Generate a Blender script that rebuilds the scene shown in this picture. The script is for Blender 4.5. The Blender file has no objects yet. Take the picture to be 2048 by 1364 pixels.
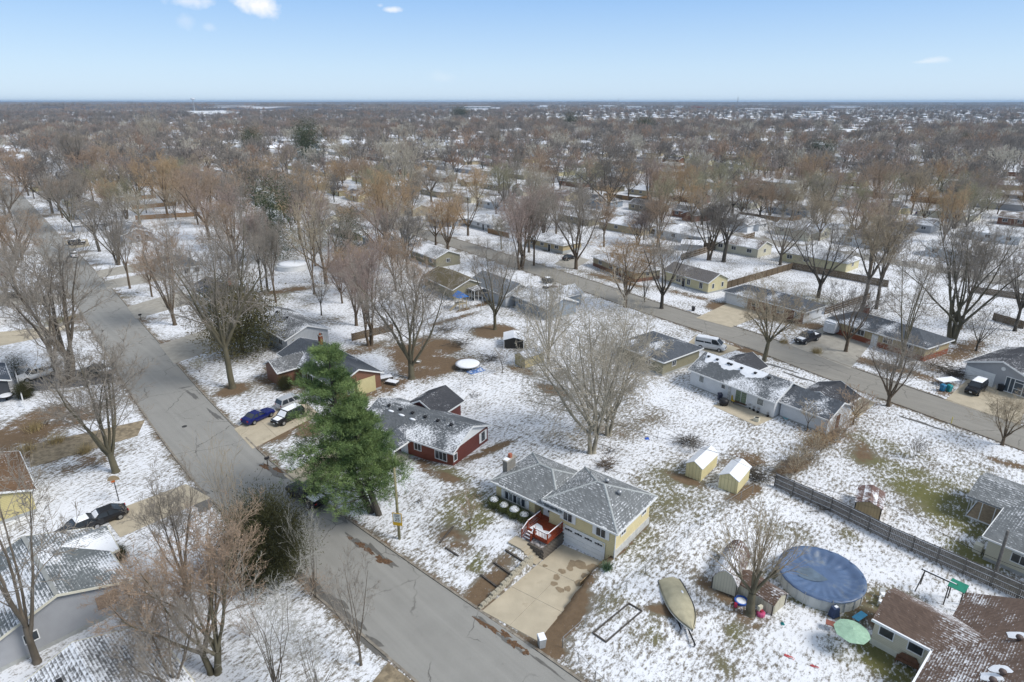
import bpy, math, random
import numpy as np
from mathutils import Vector
random.seed(7)
PI = math.pi
R = math.radians
scene = bpy.context.scene
COL = scene.collection
# ------------------------------------------------------------------ camera
FOC = 1270.0                      # focal length in pixels of a 2048 px wide picture
PITCH = math.atan((682 - 203) / FOC)
CAMH = 42.0
cam_d = bpy.data.cameras.new('camera')
cam_d.sensor_width = 36.0
cam_d.lens = 36.0 * FOC / 2048
cam_d.clip_start = 0.5
cam_d.clip_end = 60000
cam = bpy.data.objects.new('camera', cam_d)
COL.objects.link(cam)
cam.location = (0, 0, CAMH)
cam.rotation_euler = (PI / 2 - PITCH, 0, 0)
scene.camera = cam
# ------------------------------------------------------------------ world and sun
SUN_EL, SUN_AZ = 46.0, 110.0      # degrees; azimuth is a heading clockwise from +Y
world = bpy.data.worlds.new('World')
scene.world = world
world.use_nodes = True
wn = world.node_tree
wn.nodes.clear()
wout = wn.nodes.new('ShaderNodeOutputWorld')
wbg = wn.nodes.new('ShaderNodeBackground')
sky = wn.nodes.new('ShaderNodeTexSky')
sky.sky_type = 'NISHITA'
sky.sun_disc = False
sky.sun_elevation = R(SUN_EL)
sky.sun_rotation = R(SUN_AZ)
sky.altitude = 300
sky.air_density = 1.0
sky.dust_density = 0.6
sky.ozone_density = 1.6
wbg.inputs['Strength'].default_value = 0.135
wtc = wn.nodes.new('ShaderNodeTexCoord')
def wnode(t, **k):
 n = wn.nodes.new(t)
 for a, b in k.items():
  setattr(n, a, b)
 return n
# the thin even winter haze of the sky paling towards the horizon, then a few small fair weather clouds
sepz = wnode('ShaderNodeSeparateXYZ')
wn.links.new(wtc.outputs['Generated'], sepz.inputs[0])
grad = wnode('ShaderNodeValToRGB')
wn.links.new(sepz.outputs['Z'], grad.inputs[0])
el = grad.color_ramp.elements
SKYK = 6.4
for i, (p, c) in enumerate(((0.0, (.60, .77, .95)), (.045, (.52, .71, .93)), (.13, (.31, .53, .88)), (.42, (.46, .56, .70)), (1.0, (.56, .60, .66)))):
 e = el[i] if i < 2 else el.new(p)
 e.position = p
 e.color = (*c, 1)
gm_ = wnode('ShaderNodeVectorMath', operation='SCALE')
gm_.inputs['Scale'].default_value = SKYK
wn.links.new(grad.outputs[0], gm_.inputs[0])
veil = wnode('ShaderNodeMixRGB')
veil.inputs[0].default_value = 0.85
wn.links.new(gm_.outputs[0], veil.inputs[2])
wn.links.new(sky.outputs[0], veil.inputs[1])
last = veil.outputs[0]
def pix_dir(x, y):
 dx, dy = (x - 1024) / FOC, (y - 682) / FOC
 v = Vector((dx, math.cos(PITCH) - math.sin(PITCH) * dy, -math.sin(PITCH) - math.cos(PITCH) * dy))
 return v.normalized()
cn = wnode('ShaderNodeTexNoise')
cn.inputs['Scale'].default_value = 26
cn.inputs['Detail'].default_value = 7
cn.inputs['Roughness'].default_value = 0.62
wn.links.new(wtc.outputs['Generated'], cn.inputs['Vector'])
for (px, py, rx, rz, st) in ((508, 10, .029, .018, .95), (486, 2, .022, .009, .6), (380, 2, .034, .009, .5), (778, 19, .023, .005, .7), (760, 11, .008, .006, .5),
        (1866, 120, .022, .0045, .35), (1840, 124, .016, .003, .3), (885, 155, .03, .01, .12), (370, 40, .012, .01, .2), (418, 54, .010, .006, .2)):
 d = pix_dir(px, py)
 sub = wnode('ShaderNodeVectorMath', operation='SUBTRACT')
 sub.inputs[1].default_value = d
 wn.links.new(wtc.outputs['Generated'], sub.inputs[0])
 mul = wnode('ShaderNodeVectorMath', operation='MULTIPLY')
 mul.inputs[1].default_value = (1 / rx, 1 / rx, 1 / rz)
 wn.links.new(sub.outputs[0], mul.inputs[0])
 ln = wnode('ShaderNodeVectorMath', operation='LENGTH')
 wn.links.new(mul.outputs[0], ln.inputs[0])
 add = wnode('ShaderNodeMath', operation='MULTIPLY_ADD')
 wn.links.new(cn.outputs['Fac'], add.inputs[0])
 add.inputs[1].default_value = 2.6
 sb = wnode('ShaderNodeMath', operation='SUBTRACT')
 sb.inputs[0].default_value = -0.35
 wn.links.new(ln.outputs['Value'], sb.inputs[1])
 wn.links.new(sb.outputs[0], add.inputs[2])
 mr = wnode('ShaderNodeMapRange')
 mr.inputs[1].default_value = 0.0
 mr.inputs[2].default_value = 0.75
 mr.inputs[3].default_value = 0
 mr.inputs[4].default_value = st
 wn.links.new(add.outputs[0], mr.inputs[0])
 mx = wnode('ShaderNodeMixRGB')
 wn.links.new(mr.outputs[0], mx.inputs[0])
 wn.links.new(last, mx.inputs[1])
 mx.inputs[2].default_value = (6.3, 6.3, 6.4, 1)
 last = mx.outputs[0]
wn.links.new(last, wbg.inputs['Color'])
wn.links.new(wbg.outputs[0], wout.inputs['Surface'])
sun_d = bpy.data.lights.new('sun', 'SUN')
sun_d.energy = 2.7
sun_d.angle = R(20)
sun_d.color = (1.0, 0.96, 0.90)
sun = bpy.data.objects.new('sun', sun_d)
COL.objects.link(sun)
_sv = Vector((math.sin(R(SUN_AZ)) * math.cos(R(SUN_EL)), math.cos(R(SUN_AZ)) * math.cos(R(SUN_EL)), math.sin(R(SUN_EL))))
sun.rotation_euler = (-_sv).to_track_quat('-Z', 'Y').to_euler()
vs = scene.view_settings
vs.view_transform = 'Standard'
vs.look = 'None'
vs.exposure = 0.30
vs.gamma = 1.0
vs.use_curve_mapping = False
scene.cycles.max_bounces = 4
scene.cycles.diffuse_bounces = 2
scene.cycles.glossy_bounces = 2
scene.cycles.transmission_bounces = 2
scene.cycles.volume_bounces = 0
scene.cycles.transparent_max_bounces = 6
# ------------------------------------------------------------------ plan of the place
def G0(x, y, z=0.0):
 """the point at height z that stands where the photograph shows pixel (x, y)"""
 dx, dy = (x - 1024) / FOC, (y - 682) / FOC
 t = (CAMH - z) / (math.sin(PITCH) + math.cos(PITCH) * dy)
 return (dx * t, (math.cos(PITCH) - math.sin(PITCH) * dy) * t)
def hd(a):
 """unit vector of a heading in degrees clockwise from +Y"""
 return (math.sin(R(a)), math.cos(R(a)))
OC = G0(960, 1218)
CS, CN = hd(-47), hd(43)
def sst(a):
 a = np.clip(a, 0, 1)
 return a * a * (3 - 2 * a)
DRIVE = [G0(962, 1219), G0(1124, 1088), G0(1210, 1124), G0(1078, 1282)]
NOTCH2 = [G0(1060, 1135), G0(1042, 1100), G0(1126, 1062), G0(1216, 1105), G0(1224, 1122), G0(1190, 1150)]
def in_poly(x, y, poly, grow=0.0):
 cx = sum(p[0] for p in poly) / len(poly)
 cy = sum(p[1] for p in poly) / len(poly)
 inside = np.zeros(np.shape(x), bool)
 n = len(poly)
 pp = []
 for p in poly:
  d = math.hypot(p[0] - cx, p[1] - cy)
  pp.append((p[0] + (p[0] - cx) / d * grow, p[1] + (p[1] - cy) / d * grow))
 j = n - 1
 for i in range(n):
  xi, yi = pp[i]
  xj, yj = pp[j]
  c = ((yi > y) != (yj > y)) & (x < (xj - xi) * (y - yi) / (yj - yi + 1e-12) + xi)
  inside = inside ^ c
  j = i
 return inside
def T(x, y):
 """height of the ground: the lot of the yellow house stands a metre above the street, its drive is cut into it"""
 x = np.asarray(x, float)
 y = np.asarray(y, float)
 u = (x - OC[0]) * CN[0] + (y - OC[1]) * CN[1]
 v = (x - OC[0]) * CS[0] + (y - OC[1]) * CS[1]
 h = 1.1 * sst((u - 1.2) / 9.0) * (1 - sst((u - 24) / 16)) * (1 - sst((v - 13) / 14)) * sst((v + 17) / 8.5)
 notch = in_poly(x, y, DRIVE, 0.15) | in_poly(x, y, NOTCH2, 0.0)
 return np.where(notch, 0.0, h)
def G(x, y, dz=0.0):
 """the ground point at a pixel (dz above the ground), terrain included"""
 z = dz
 for _ in range(5):
  p = G0(x, y, z)
  z = float(T(*p)) + dz
 p = G0(x, y, z)
 return (p[0], p[1], z - dz)
def top_height(x, y, ytop):
 """how tall a thing standing at pixel (x, y) is when its top shows at row ytop"""
 gx, gy, gz = G(x, y)
 k = (ytop - 682) / FOC
 # v/d = k, v = (H-z)cosP - gy sinP, d = gy cosP + (H-z) sinP
 c, s = math.cos(PITCH), math.sin(PITCH)
 hz = gy * (k * c + s) / (c - k * s)
 return CAMH - hz - gz
# ------------------------------------------------------------------ materials
MATS = {}
def new_mat(name):
 m = bpy.data.materials.new(name)
 m.use_nodes = True
 nt = m.node_tree
 b = nt.nodes['Principled BSDF']
 return m, nt, b
def mat(name, col, rough=0.7, metal=0.0, var=0.12, vscale=3.0, bump=0.0, bscale=20.0, spec=0.3, dirt=None, dirtscale=0.8, world_space=False):
 if name in MATS:
  return MATS[name]
 m, nt, b = new_mat(name)
 N, L = nt.nodes, nt.links
 tc = N.new('ShaderNodeTexCoord')
 src = tc.outputs['Object']
 if world_space:
  gm = N.new('ShaderNodeNewGeometry')
  src = gm.outputs['Position']
 nz = N.new('ShaderNodeTexNoise')
 nz.inputs['Scale'].default_value = vscale
 nz.inputs['Detail'].default_value = 5
 L.new(src, nz.inputs['Vector'])
 mr = N.new('ShaderNodeMapRange')
 mr.inputs[1].default_value = 0.3
 mr.inputs[2].default_value = 0.7
 mr.inputs[3].default_value = 1 - var
 mr.inputs[4].default_value = 1 + var
 L.new(nz.outputs['Fac'], mr.inputs[0])
 mul = N.new('ShaderNodeMixRGB')
 mul.blend_type = 'MULTIPLY'
 mul.inputs[0].default_value = 1
 mul.inputs[1].default_value = (*col, 1)
 L.new(mr.outputs[0], mul.inputs[2])
 out = mul.outputs[0]
 if dirt:
  n2 = N.new('ShaderNodeTexNoise')
  n2.inputs['Scale'].default_value = dirtscale
  n2.inputs['Detail'].default_value = 8
  n2.inputs['Roughness'].default_value = 0.65
  L.new(src, n2.inputs['Vector'])
  r2 = N.new('ShaderNodeMapRange')
  r2.inputs[1].default_value = dirt[3]
  r2.inputs[2].default_value = dirt[3] + 0.12
  L.new(n2.outputs['Fac'], r2.inputs[0])
  mx = N.new('ShaderNodeMixRGB')
  mx.inputs[2].default_value = (*dirt[:3], 1)
  L.new(out, mx.inputs[1])
  L.new(r2.outputs[0], mx.inputs[0])
  out = mx.outputs[0]
 L.new(out, b.inputs['Base Color'])
 b.inputs['Roughness'].default_value = rough
 b.inputs['Metallic'].default_value = metal
 b.inputs['Specular IOR Level'].default_value = spec
 if bump:
  n3 = N.new('ShaderNodeTexNoise')
  n3.inputs['Scale'].default_value = bscale
  n3.inputs['Detail'].default_value = 4
  L.new(src, n3.inputs['Vector'])
  bp = N.new('ShaderNodeBump')
  bp.inputs['Strength'].default_value = bump
  bp.inputs['Distance'].default_value = 0.05
  L.new(n3.outputs['Fac'], bp.inputs['Height'])
  L.new(bp.outputs[0], b.inputs['Normal'])
 MATS[name] = m
 return m
def siding_mat(name, col, step=0.16, vertical=False, var=0.05):
 """lap or board siding: narrow relief lines and a little weathering"""
 if name in MATS:
  return MATS[name]
 m = mat(name, col, rough=0.6, var=var, vscale=1.2, dirt=(col[0] * .72, col[1] * .72, col[2] * .68, .66))
 nt = m.node_tree
 N, L = nt.nodes, nt.links
 b = N['Principled BSDF']
 tc = N.new('ShaderNodeTexCoord')
 sep = N.new('ShaderNodeSeparateXYZ')
 L.new(tc.outputs['Object'], sep.inputs[0])
 if vertical:
  ad = N.new('ShaderNodeMath')
  ad.operation = 'ADD'
  L.new(sep.outputs['X'], ad.inputs[0])
  L.new(sep.outputs['Y'], ad.inputs[1])
  o = ad.outputs[0]
 else:
  o = sep.outputs['Z']
 dv = N.new('ShaderNodeMath')
 dv.operation = 'DIVIDE'
 L.new(o, dv.inputs[0])
 dv.inputs[1].default_value = step
 fr = N.new('ShaderNodeMath')
 fr.operation = 'FRACT'
 L.new(dv.outputs[0], fr.inputs[0])
 gt = N.new('ShaderNodeMath')
 gt.operation = 'GREATER_THAN'
 L.new(fr.outputs[0], gt.inputs[0])
 gt.inputs[1].default_value = 0.14
 old = b.inputs['Base Color'].links[0].from_socket
 mr = N.new('ShaderNodeMapRange')
 L.new(gt.outputs[0], mr.inputs[0])
 mr.inputs[3].default_value = 0.72
 mr.inputs[4].default_value = 1
 mu = N.new('ShaderNodeMixRGB')
 mu.blend_type = 'MULTIPLY'
 mu.inputs[0].default_value = 1
 L.new(old, mu.inputs[1])
 L.new(mr.outputs[0], mu.inputs[2])
 L.new(mu.outputs[0], b.inputs['Base Color'])
 bp = N.new('ShaderNodeBump')
 bp.inputs['Strength'].default_value = 0.6
 bp.inputs['Distance'].default_value = 0.02
 L.new(fr.outputs[0], bp.inputs['Height'])
 L.new(bp.outputs[0], b.inputs['Normal'])
 return m
def roof_mat(name, col, snow, patch=0.35, row=0.085, seed=0.0, streak=1.0):
 """asphalt shingles in courses with melting snow caught on them"""
 if name in MATS:
  return MATS[name]
 m, nt, b = new_mat(name)
 N, L = nt.nodes, nt.links
 tc = N.new('ShaderNodeTexCoord')
 sep = N.new('ShaderNodeSeparateXYZ')
 L.new(tc.outputs['Object'], sep.inputs[0])
 def math_n(op, a, bb=None, c=None):
  n = N.new('ShaderNodeMath')
  n.operation = op
  for i, v in enumerate((a, bb, c)):
   if v is None:
    continue
   if isinstance(v, (int, float)):
    n.inputs[i].default_value = v
   else:
    L.new(v, n.inputs[i])
  return n.outputs[0]
 def noise(sc, det, off=0.0, rough=0.55):
  mp = N.new('ShaderNodeMapping')
  mp.inputs['Location'].default_value = (off + seed, off * 1.7, 0)
  L.new(tc.outputs['Object'], mp.inputs[0])
  n = N.new('ShaderNodeTexNoise')
  n.inputs['Scale'].default_value = sc
  n.inputs['Detail'].default_value = det
  n.inputs['Roughness'].default_value = rough
  L.new(mp.outputs[0], n.inputs['Vector'])
  return n.outputs['Fac']
 zr = math_n('DIVIDE', sep.outputs['Z'], row)
 fr = math_n('FRACT', zr)
 rowid = math_n('FLOOR', zr)
 xs = math_n('ADD', math_n('MULTIPLY', math_n('ADD', sep.outputs['X'], sep.outputs['Y']), 4.6), math_n('MULTIPLY', rowid, 0.37))
 wn_ = N.new('ShaderNodeTexWhiteNoise')
 wn_.noise_dimensions = '2D'
 cmb = N.new('ShaderNodeCombineXYZ')
 L.new(math_n('FLOOR', xs), cmb.inputs[0])
 L.new(rowid, cmb.inputs[1])
 L.new(cmb.outputs[0], wn_.inputs['Vector'])
 tab = wn_.outputs['Value']
 base = N.new('ShaderNodeMixRGB')
 base.inputs[1].default_value = (col[0] * .72, col[1] * .72, col[2] * .72, 1)
 base.inputs[2].default_value = (col[0] * 1.25, col[1] * 1.25, col[2] * 1.25, 1)
 L.new(math_n('ADD', math_n('MULTIPLY', tab, 0.55), math_n('MULTIPLY', noise(0.6, 5, 9), 0.5)), base.inputs[0])
 big = noise(0.22, 3, 3.0)
 fine = noise(4.6, 6, 5.0, 0.75)
 # snow lies where the large patch is, breaks up in grains, and clings to the butt of each course
 k = math_n('ADD', math_n('MULTIPLY', math_n('SUBTRACT', big, 0.5), 3.4 * patch + .6), math_n('MULTIPLY', math_n('SUBTRACT', fine, 0.5), 2.6))
 k = math_n('ADD', k, math_n('MULTIPLY', math_n('SUBTRACT', 0.5, fr), 0.62 * streak))
 k = math_n('ADD', k, math_n('MULTIPLY', math_n('SUBTRACT', tab, 0.5), 0.35 * streak))
 mr = N.new('ShaderNodeMapRange')
 L.new(k, mr.inputs[0])
 mr.inputs[1].default_value = 0.62 - snow * 1.25
 mr.inputs[2].default_value = 1.15 - snow * 1.25
 mx = N.new('ShaderNodeMixRGB')
 L.new(mr.outputs[0], mx.inputs[0])
 L.new(base.outputs[0], mx.inputs[1])
 mx.inputs[2].default_value = (.80, .82, .86, 1)
 L.new(mx.outputs[0], b.inputs['Base Color'])
 b.inputs['Roughness'].default_value = 0.85
 b.inputs['Specular IOR Level'].default_value = 0.2
 bp = N.new('ShaderNodeBump')
 bp.inputs['Strength'].default_value = 0.5
 bp.inputs['Distance'].default_value = 0.03
 L.new(math_n('ADD', math_n('SUBTRACT', 1.0, fr), math_n('MULTIPLY', mr.outputs[0], 1.2)), bp.inputs['Height'])
 L.new(bp.outputs[0], b.inputs['Normal'])
 MATS[name] = m
 return m
SNOW = mat('snow', (.82, .84, .88), .8, var=.05, bump=.4, bscale=9)
WHITE = mat('white_paint', (.74, .75, .75), .5, var=.05)
OFFWHITE = mat('cream_paint', (.62, .60, .50), .6, var=.06)
GLASS = mat('window_glass', (.035, .042, .05), .12, var=.3, vscale=.8, spec=.6)
CURTAIN = mat('curtained_glass', (.22, .24, .24), .25, var=.4, vscale=4, spec=.5)
DARK = mat('black_plastic', (.02, .02, .022), .5, var=.2)
RUBBER = mat('rubber', (.018, .018, .018), .85)
RIM = mat('wheel_rim', (.42, .43, .45), .35, metal=.7)
CONC = mat('concrete', (.44, .385, .29), .85, var=.10, vscale=.7, bump=.3, bscale=14, dirt=(.30, .25, .18, .60), dirtscale=.45, world_space=True)
CONC2 = mat('grey_concrete', (.34, .32, .28), .85, var=.14, vscale=.9, bump=.3, bscale=14)
TIMBER = mat('weathered_timber', (.085, .075, .065), .9, var=.3, vscale=6, bump=.4)
FENCEW = mat('grey_fence_wood', (.155, .145, .135), .9, var=.3, vscale=5, bump=.4)
FENCEB = mat('brown_fence_wood', (.155, .115, .075), .9, var=.3, vscale=4, bump=.4)
FENCEO = mat('cedar_fence_wood', (.30, .19, .10), .9, var=.25, vscale=4)
REDWOOD = mat('red_stained_wood', (.23, .045, .018), .6, var=.25, vscale=5)
STONE = mat('retaining_stone', (.36, .33, .26), .9, var=.25, vscale=4, bump=.6, bscale=12)
DARKSTONE = mat('dark_retaining_block', (.115, .10, .085), .9, var=.25, vscale=3, bump=.5, bscale=10)
BRICKRED = mat('red_brick', (.26, .085, .045), .85, var=.25, vscale=7)
METAL = mat('grey_metal', (.38, .39, .40), .4, metal=.6)
SHRUB = mat('clipped_shrub', (.075, .09, .035), .9, var=.4, vscale=9)
MUD = mat('bare_soil', (.10, .062, .038), .95, var=.35, vscale=2, bump=.6)
# ------------------------------------------------------------------ mesh collector
class MB:
 def __init__(s):
  s.v, s.f = [], []
 def add(s, vs, fs):
  n = len(s.v)
  s.v += [tuple(p) for p in vs]
  s.f += [tuple(i + n for i in f) for f in fs]
  return s
 def box(s, c, d, rz=0.0):
  hx, hy, hz = d[0] / 2, d[1] / 2, d[2] / 2
  ca, sa = math.cos(rz), math.sin(rz)
  vs = []
  for z in (-hz, hz):
   for (x, y) in ((-hx, -hy), (hx, -hy), (hx, hy), (-hx, hy)):
    vs.append((c[0] + x * ca - y * sa, c[1] + x * sa + y * ca, c[2] + z))
  return s.add(vs, [(3, 2, 1, 0), (4, 5, 6, 7), (0, 1, 5, 4), (1, 2, 6, 5), (2, 3, 7, 6), (3, 0, 4, 7)])
 def hull8(s, p):
  return s.add(p, [(3, 2, 1, 0), (4, 5, 6, 7), (0, 1, 5, 4), (1, 2, 6, 5), (2, 3, 7, 6), (3, 0, 4, 7)])
 def prism(s, pts, z0, z1):
  n = len(pts)
  vs = [(p[0], p[1], z0) for p in pts] + [(p[0], p[1], z1) for p in pts]
  fs = [tuple(reversed(range(n))), tuple(range(n, 2 * n))] + [(i, (i + 1) % n, n + (i + 1) % n, n + i) for i in range(n)]
  return s.add(vs, fs)
 def tube(s, p0, p1, r0, r1=None, n=8, caps=True):
  r1 = r0 if r1 is None else r1
  a, b = Vector(p0), Vector(p1)
  d = (b - a).normalized()
  u = d.orthogonal().normalized()
  w = d.cross(u)
  vs = []
  for (p, r) in ((a, r0), (b, r1)):
   for i in range(n):
    t = 2 * PI * i / n
    vs.append(p + u * (math.cos(t) * r) + w * (math.sin(t) * r))
  fs = [(i, (i + 1) % n, n + (i + 1) % n, n + i) for i in range(n)]
  if caps:
   fs += [tuple(reversed(range(n))), tuple(range(n, 2 * n))]
  return s.add(vs, fs)
 def lathe(s, prof, n=16, c=(0, 0), sx=1, sy=1, cap=True):
  vs, fs = [], []
  for (r, z) in prof:
   for i in range(n):
    t = 2 * PI * i / n
    vs.append((c[0] + math.cos(t) * r * sx, c[1] + math.sin(t) * r * sy, z))
  for k in range(len(prof) - 1):
   for i in range(n):
    j = (i + 1) % n
    fs.append((k * n + i, k * n + j, (k + 1) * n + j, (k + 1) * n + i))
  if cap:
   fs.append(tuple(reversed(range(n))))
   fs.append(tuple(range((len(prof) - 1) * n, len(prof) * n)))
  return s.add(vs, fs)
 def mesh(s, name):
  me = bpy.data.meshes.new(name)
  me.from_pydata(s.v, [], s.f)
  me.validate()
  me.update()
  return me
def part(name, geo, material, parent=None, label=None, kind=None, smooth=False, loc=None):
 me = geo.mesh(name) if isinstance(geo, MB) else geo
 o = bpy.data.objects.new(name, me)
 COL.objects.link(o)
 if material is not None and not me.materials:
  me.materials.append(material)
 if parent:
  o.parent = parent
 if label:
  o['label'] = label
 if kind:
  o['kind'] = kind
 if loc:
  o.location = loc
 if smooth:
  me.polygons.foreach_set('use_smooth', [True] * len(me.polygons))
 return o
def thing(name, label, cat, loc, rz=0.0, group=None):
 o = bpy.data.objects.new(name, None)
 o.empty_display_size = .3
 COL.objects.link(o)
 o.location = loc
 o.rotation_euler = (0, 0, rz)
 o['label'] = label
 o['category'] = cat
 if group:
  o['group'] = group
 return o
def tag(o, label, cat, group=None):
 o['label'] = label
 o['category'] = cat
 if group:
  o['group'] = group
 return o
def copy_tree(o, parent=None):
 c = o.copy()
 COL.objects.link(c)
 c.parent = parent
 for ch in list(o.children):
  copy_tree(ch, c)
 return c
def relabel(o, label, group=None):
 o['label'] = label
 if group:
  o['group'] = group
def strip(points_l, points_r, z, name, m, sub=1):
 """a road surface between two edge polylines"""
 vs, fs = [], []
 for a, b in zip(points_l, points_r):
  vs += [(a[0], a[1], z), (b[0], b[1], z)]
 for i in range(len(points_l) - 1):
  fs.append((2 * i, 2 * i + 1, 2 * i + 3, 2 * i + 2))
 me = bpy.data.meshes.new(name)
 me.from_pydata(vs, [], fs)
 o = bpy.data.objects.new(name, me)
 COL.objects.link(o)
 me.materials.append(m)
 o['kind'] = 'structure'
 return o
# ------------------------------------------------------------------ streets
R1PX = [(1159, 1362), (1073, 1300), (960, 1218), (851, 1156), (783, 1102), (680, 1027), (564, 951), (513, 902), (479, 864), (427, 813), (362, 741), (325, 693), (284, 649), (239, 594), (191, 543), (130, 481), (92, 440)]
R1 = [G0(*p) for p in R1PX]
def extend(pl, d0, d1):
 a, b = pl[0], pl[1]
 k = d0 / math.dist(a, b)
 s = (a[0] + (a[0] - b[0]) * k, a[1] + (a[1] - b[1]) * k)
 a, b = pl[-1], pl[-2]
 k = d1 / math.dist(a, b)
 e = (a[0] + (a[0] - b[0]) * k, a[1] + (a[1] - b[1]) * k)
 return [s] + pl + [e]
def resample(pl, step):
 out, acc = [pl[0]], 0.0
 for a, b in zip(pl, pl[1:]):
  d = math.dist(a, b)
  t = step - acc
  while t <= d:
   out.append((a[0] + (b[0] - a[0]) * t / d, a[1] + (b[1] - a[1]) * t / d))
   t += step
  acc = d - (t - step)
 return out
def smooth(pl, n=4):
 for _ in range(n):
  pl = [pl[0]] + [((a[0] + b[0] * 2 + c[0]) / 4, (a[1] + b[1] * 2 + c[1]) / 4) for a, b, c in zip(pl, pl[1:], pl[2:])] + [pl[-1]]
 return pl
def offset(pl, d):
 """to the left of the walking direction when d > 0"""
 out = []
 for i, p in enumerate(pl):
  a, b = pl[max(0, i - 1)], pl[min(len(pl) - 1, i + 1)]
  l = math.dist(a, b)
  out.append((p[0] - (b[1] - a[1]) / l * d, p[1] + (b[0] - a[0]) / l * d))
 return out
ROAD1R = smooth(resample(extend(R1, 60, 900), 4.0), 8)
ROAD1W = 8.3
ROAD1L = offset(ROAD1R, ROAD1W)
U2PX = [(2048, 853), (1854, 785), (1768, 758), (1690, 734), (1587, 693), (1533, 669), (1348, 618), (1220, 573), (1114, 540), (1018, 510), (973, 496), (911, 478)]
ROAD2U = smooth(resample(extend([G0(*p) for p in U2PX], 80, 700), 5.0), 8)
ROAD2W = 7.6
ROAD2D = offset(ROAD2U, ROAD2W)
def dist_pl(x, y, pl):
 best = np.full(np.shape(x), 1e9)
 for a, b in zip(pl, pl[1:]):
  dx, dy = b[0] - a[0], b[1] - a[1]
  t = np.clip(((x - a[0]) * dx + (y - a[1]) * dy) / (dx * dx + dy * dy), 0, 1)
  best = np.minimum(best, np.hypot(x - a[0] - t * dx, y - a[1] - t * dy))
 return best
ROAD1C = offset(ROAD1R, ROAD1W / 2)[::4]
ROAD2C = offset(ROAD2U, ROAD2W / 2)[::4]
# further streets of the grid, parallel to the second one
GRIDH = -41.0
GS, GN = hd(GRIDH), hd(GRIDH + 90)
FAR_STREETS = []
c2 = ROAD2C[len(ROAD2C) // 3]
for k, off in enumerate((74, 150, 228, 306, 384)):
 p = (c2[0] + GN[0] * off, c2[1] + GN[1] * off)
 FAR_STREETS.append([(p[0] - GS[0] * 420, p[1] - GS[1] * 420), (p[0] + GS[0] * 700, p[1] + GS[1] * 700)])
CROSS = []
for s0 in (250, 520):
 p = (c2[0] + GS[0] * s0, c2[1] + GS[1] * s0)
 CROSS.append([(p[0] - GN[0] * 60, p[1] - GN[1] * 60), (p[0] + GN[0] * 420, p[1] + GN[1] * 420)])
WEST = []
for off in (-82, -160):
 p = ROAD1C[12]
 p = (p[0] + GN[0] * off, p[1] + GN[1] * off)
 WEST.append([(p[0] - GS[0] * 60, p[1] - GS[1] * 60), (p[0] + GS[0] * 700, p[1] + GS[1] * 700)])
def road_dist(x, y):
 d = np.minimum(dist_pl(x, y, ROAD1C) - ROAD1W / 2, dist_pl(x, y, ROAD2C) - ROAD2W / 2)
 for s in FAR_STREETS + CROSS + WEST:
  d = np.minimum(d, dist_pl(x, y, s) - 3.6)
 return d
# ------------------------------------------------------------------ ground
def axis(lo, hi, step, far, g=1.07):
 a = list(np.arange(lo, hi + step / 2, step))
 s = step
 up, x = [], a[-1]
 while x < far:
  s *= g
  x += s
  up.append(x)
 s, x, dn = step, a[0], []
 while x > -far:
  s *= g
  x -= s
  dn.append(x)
 return np.array(dn[::-1] + a + up)
gx = axis(-64, 64, 0.7, 26000)
extra = np.arange(-8, 16, 0.35)
gx = np.unique(np.concatenate([gx, extra]).round(3))
gy = axis(24, 130, 0.7, 30000)
gy = gy[gy > -400]
gy = np.unique(np.concatenate([gy, np.arange(38, 64, 0.35)]).round(3))
XX, YY = np.meshgrid(gx, gy)
ZZ = T(XX, YY)
# far off the land rises into low wooded ridges on the left of the view
DD = np.hypot(XX, YY)
AZ = np.arctan2(XX, YY)
ridge = 6 * np.sin(AZ * 9 + 1) + 9 * np.sin(AZ * 4.1 + .6) + 5 * np.sin(AZ * 21) + 4 * np.sin(AZ * 47 + 2)
ZZ = ZZ + sst((DD - 7000) / 5000) * (20 - 8 * AZ + ridge * .35) + sst((DD - 3200) / 900) * (1 - sst((DD - 4300) / 900)) * np.clip(8 - 20 * AZ, -4, 18)
def mask(items):
 m = np.zeros(XX.shape)
 for it in items:
  px, py, ra, rb, h, st = it
  c = G(px, py)
  s, n = hd(h), hd(h + 90)
  dx, dy = XX - c[0], YY - c[1]
  near = (abs(dx) < ra * 2 + rb * 2) & (abs(dy) < ra * 2 + rb * 2)
  q = np.hypot((dx * s[0] + dy * s[1]) / ra, (dx * n[0] + dy * n[1]) / rb)
  m = np.where(near, np.maximum(m, st * np.clip(1.6 - q, 0, 1)), m)
 return m
H1 = -47
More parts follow.
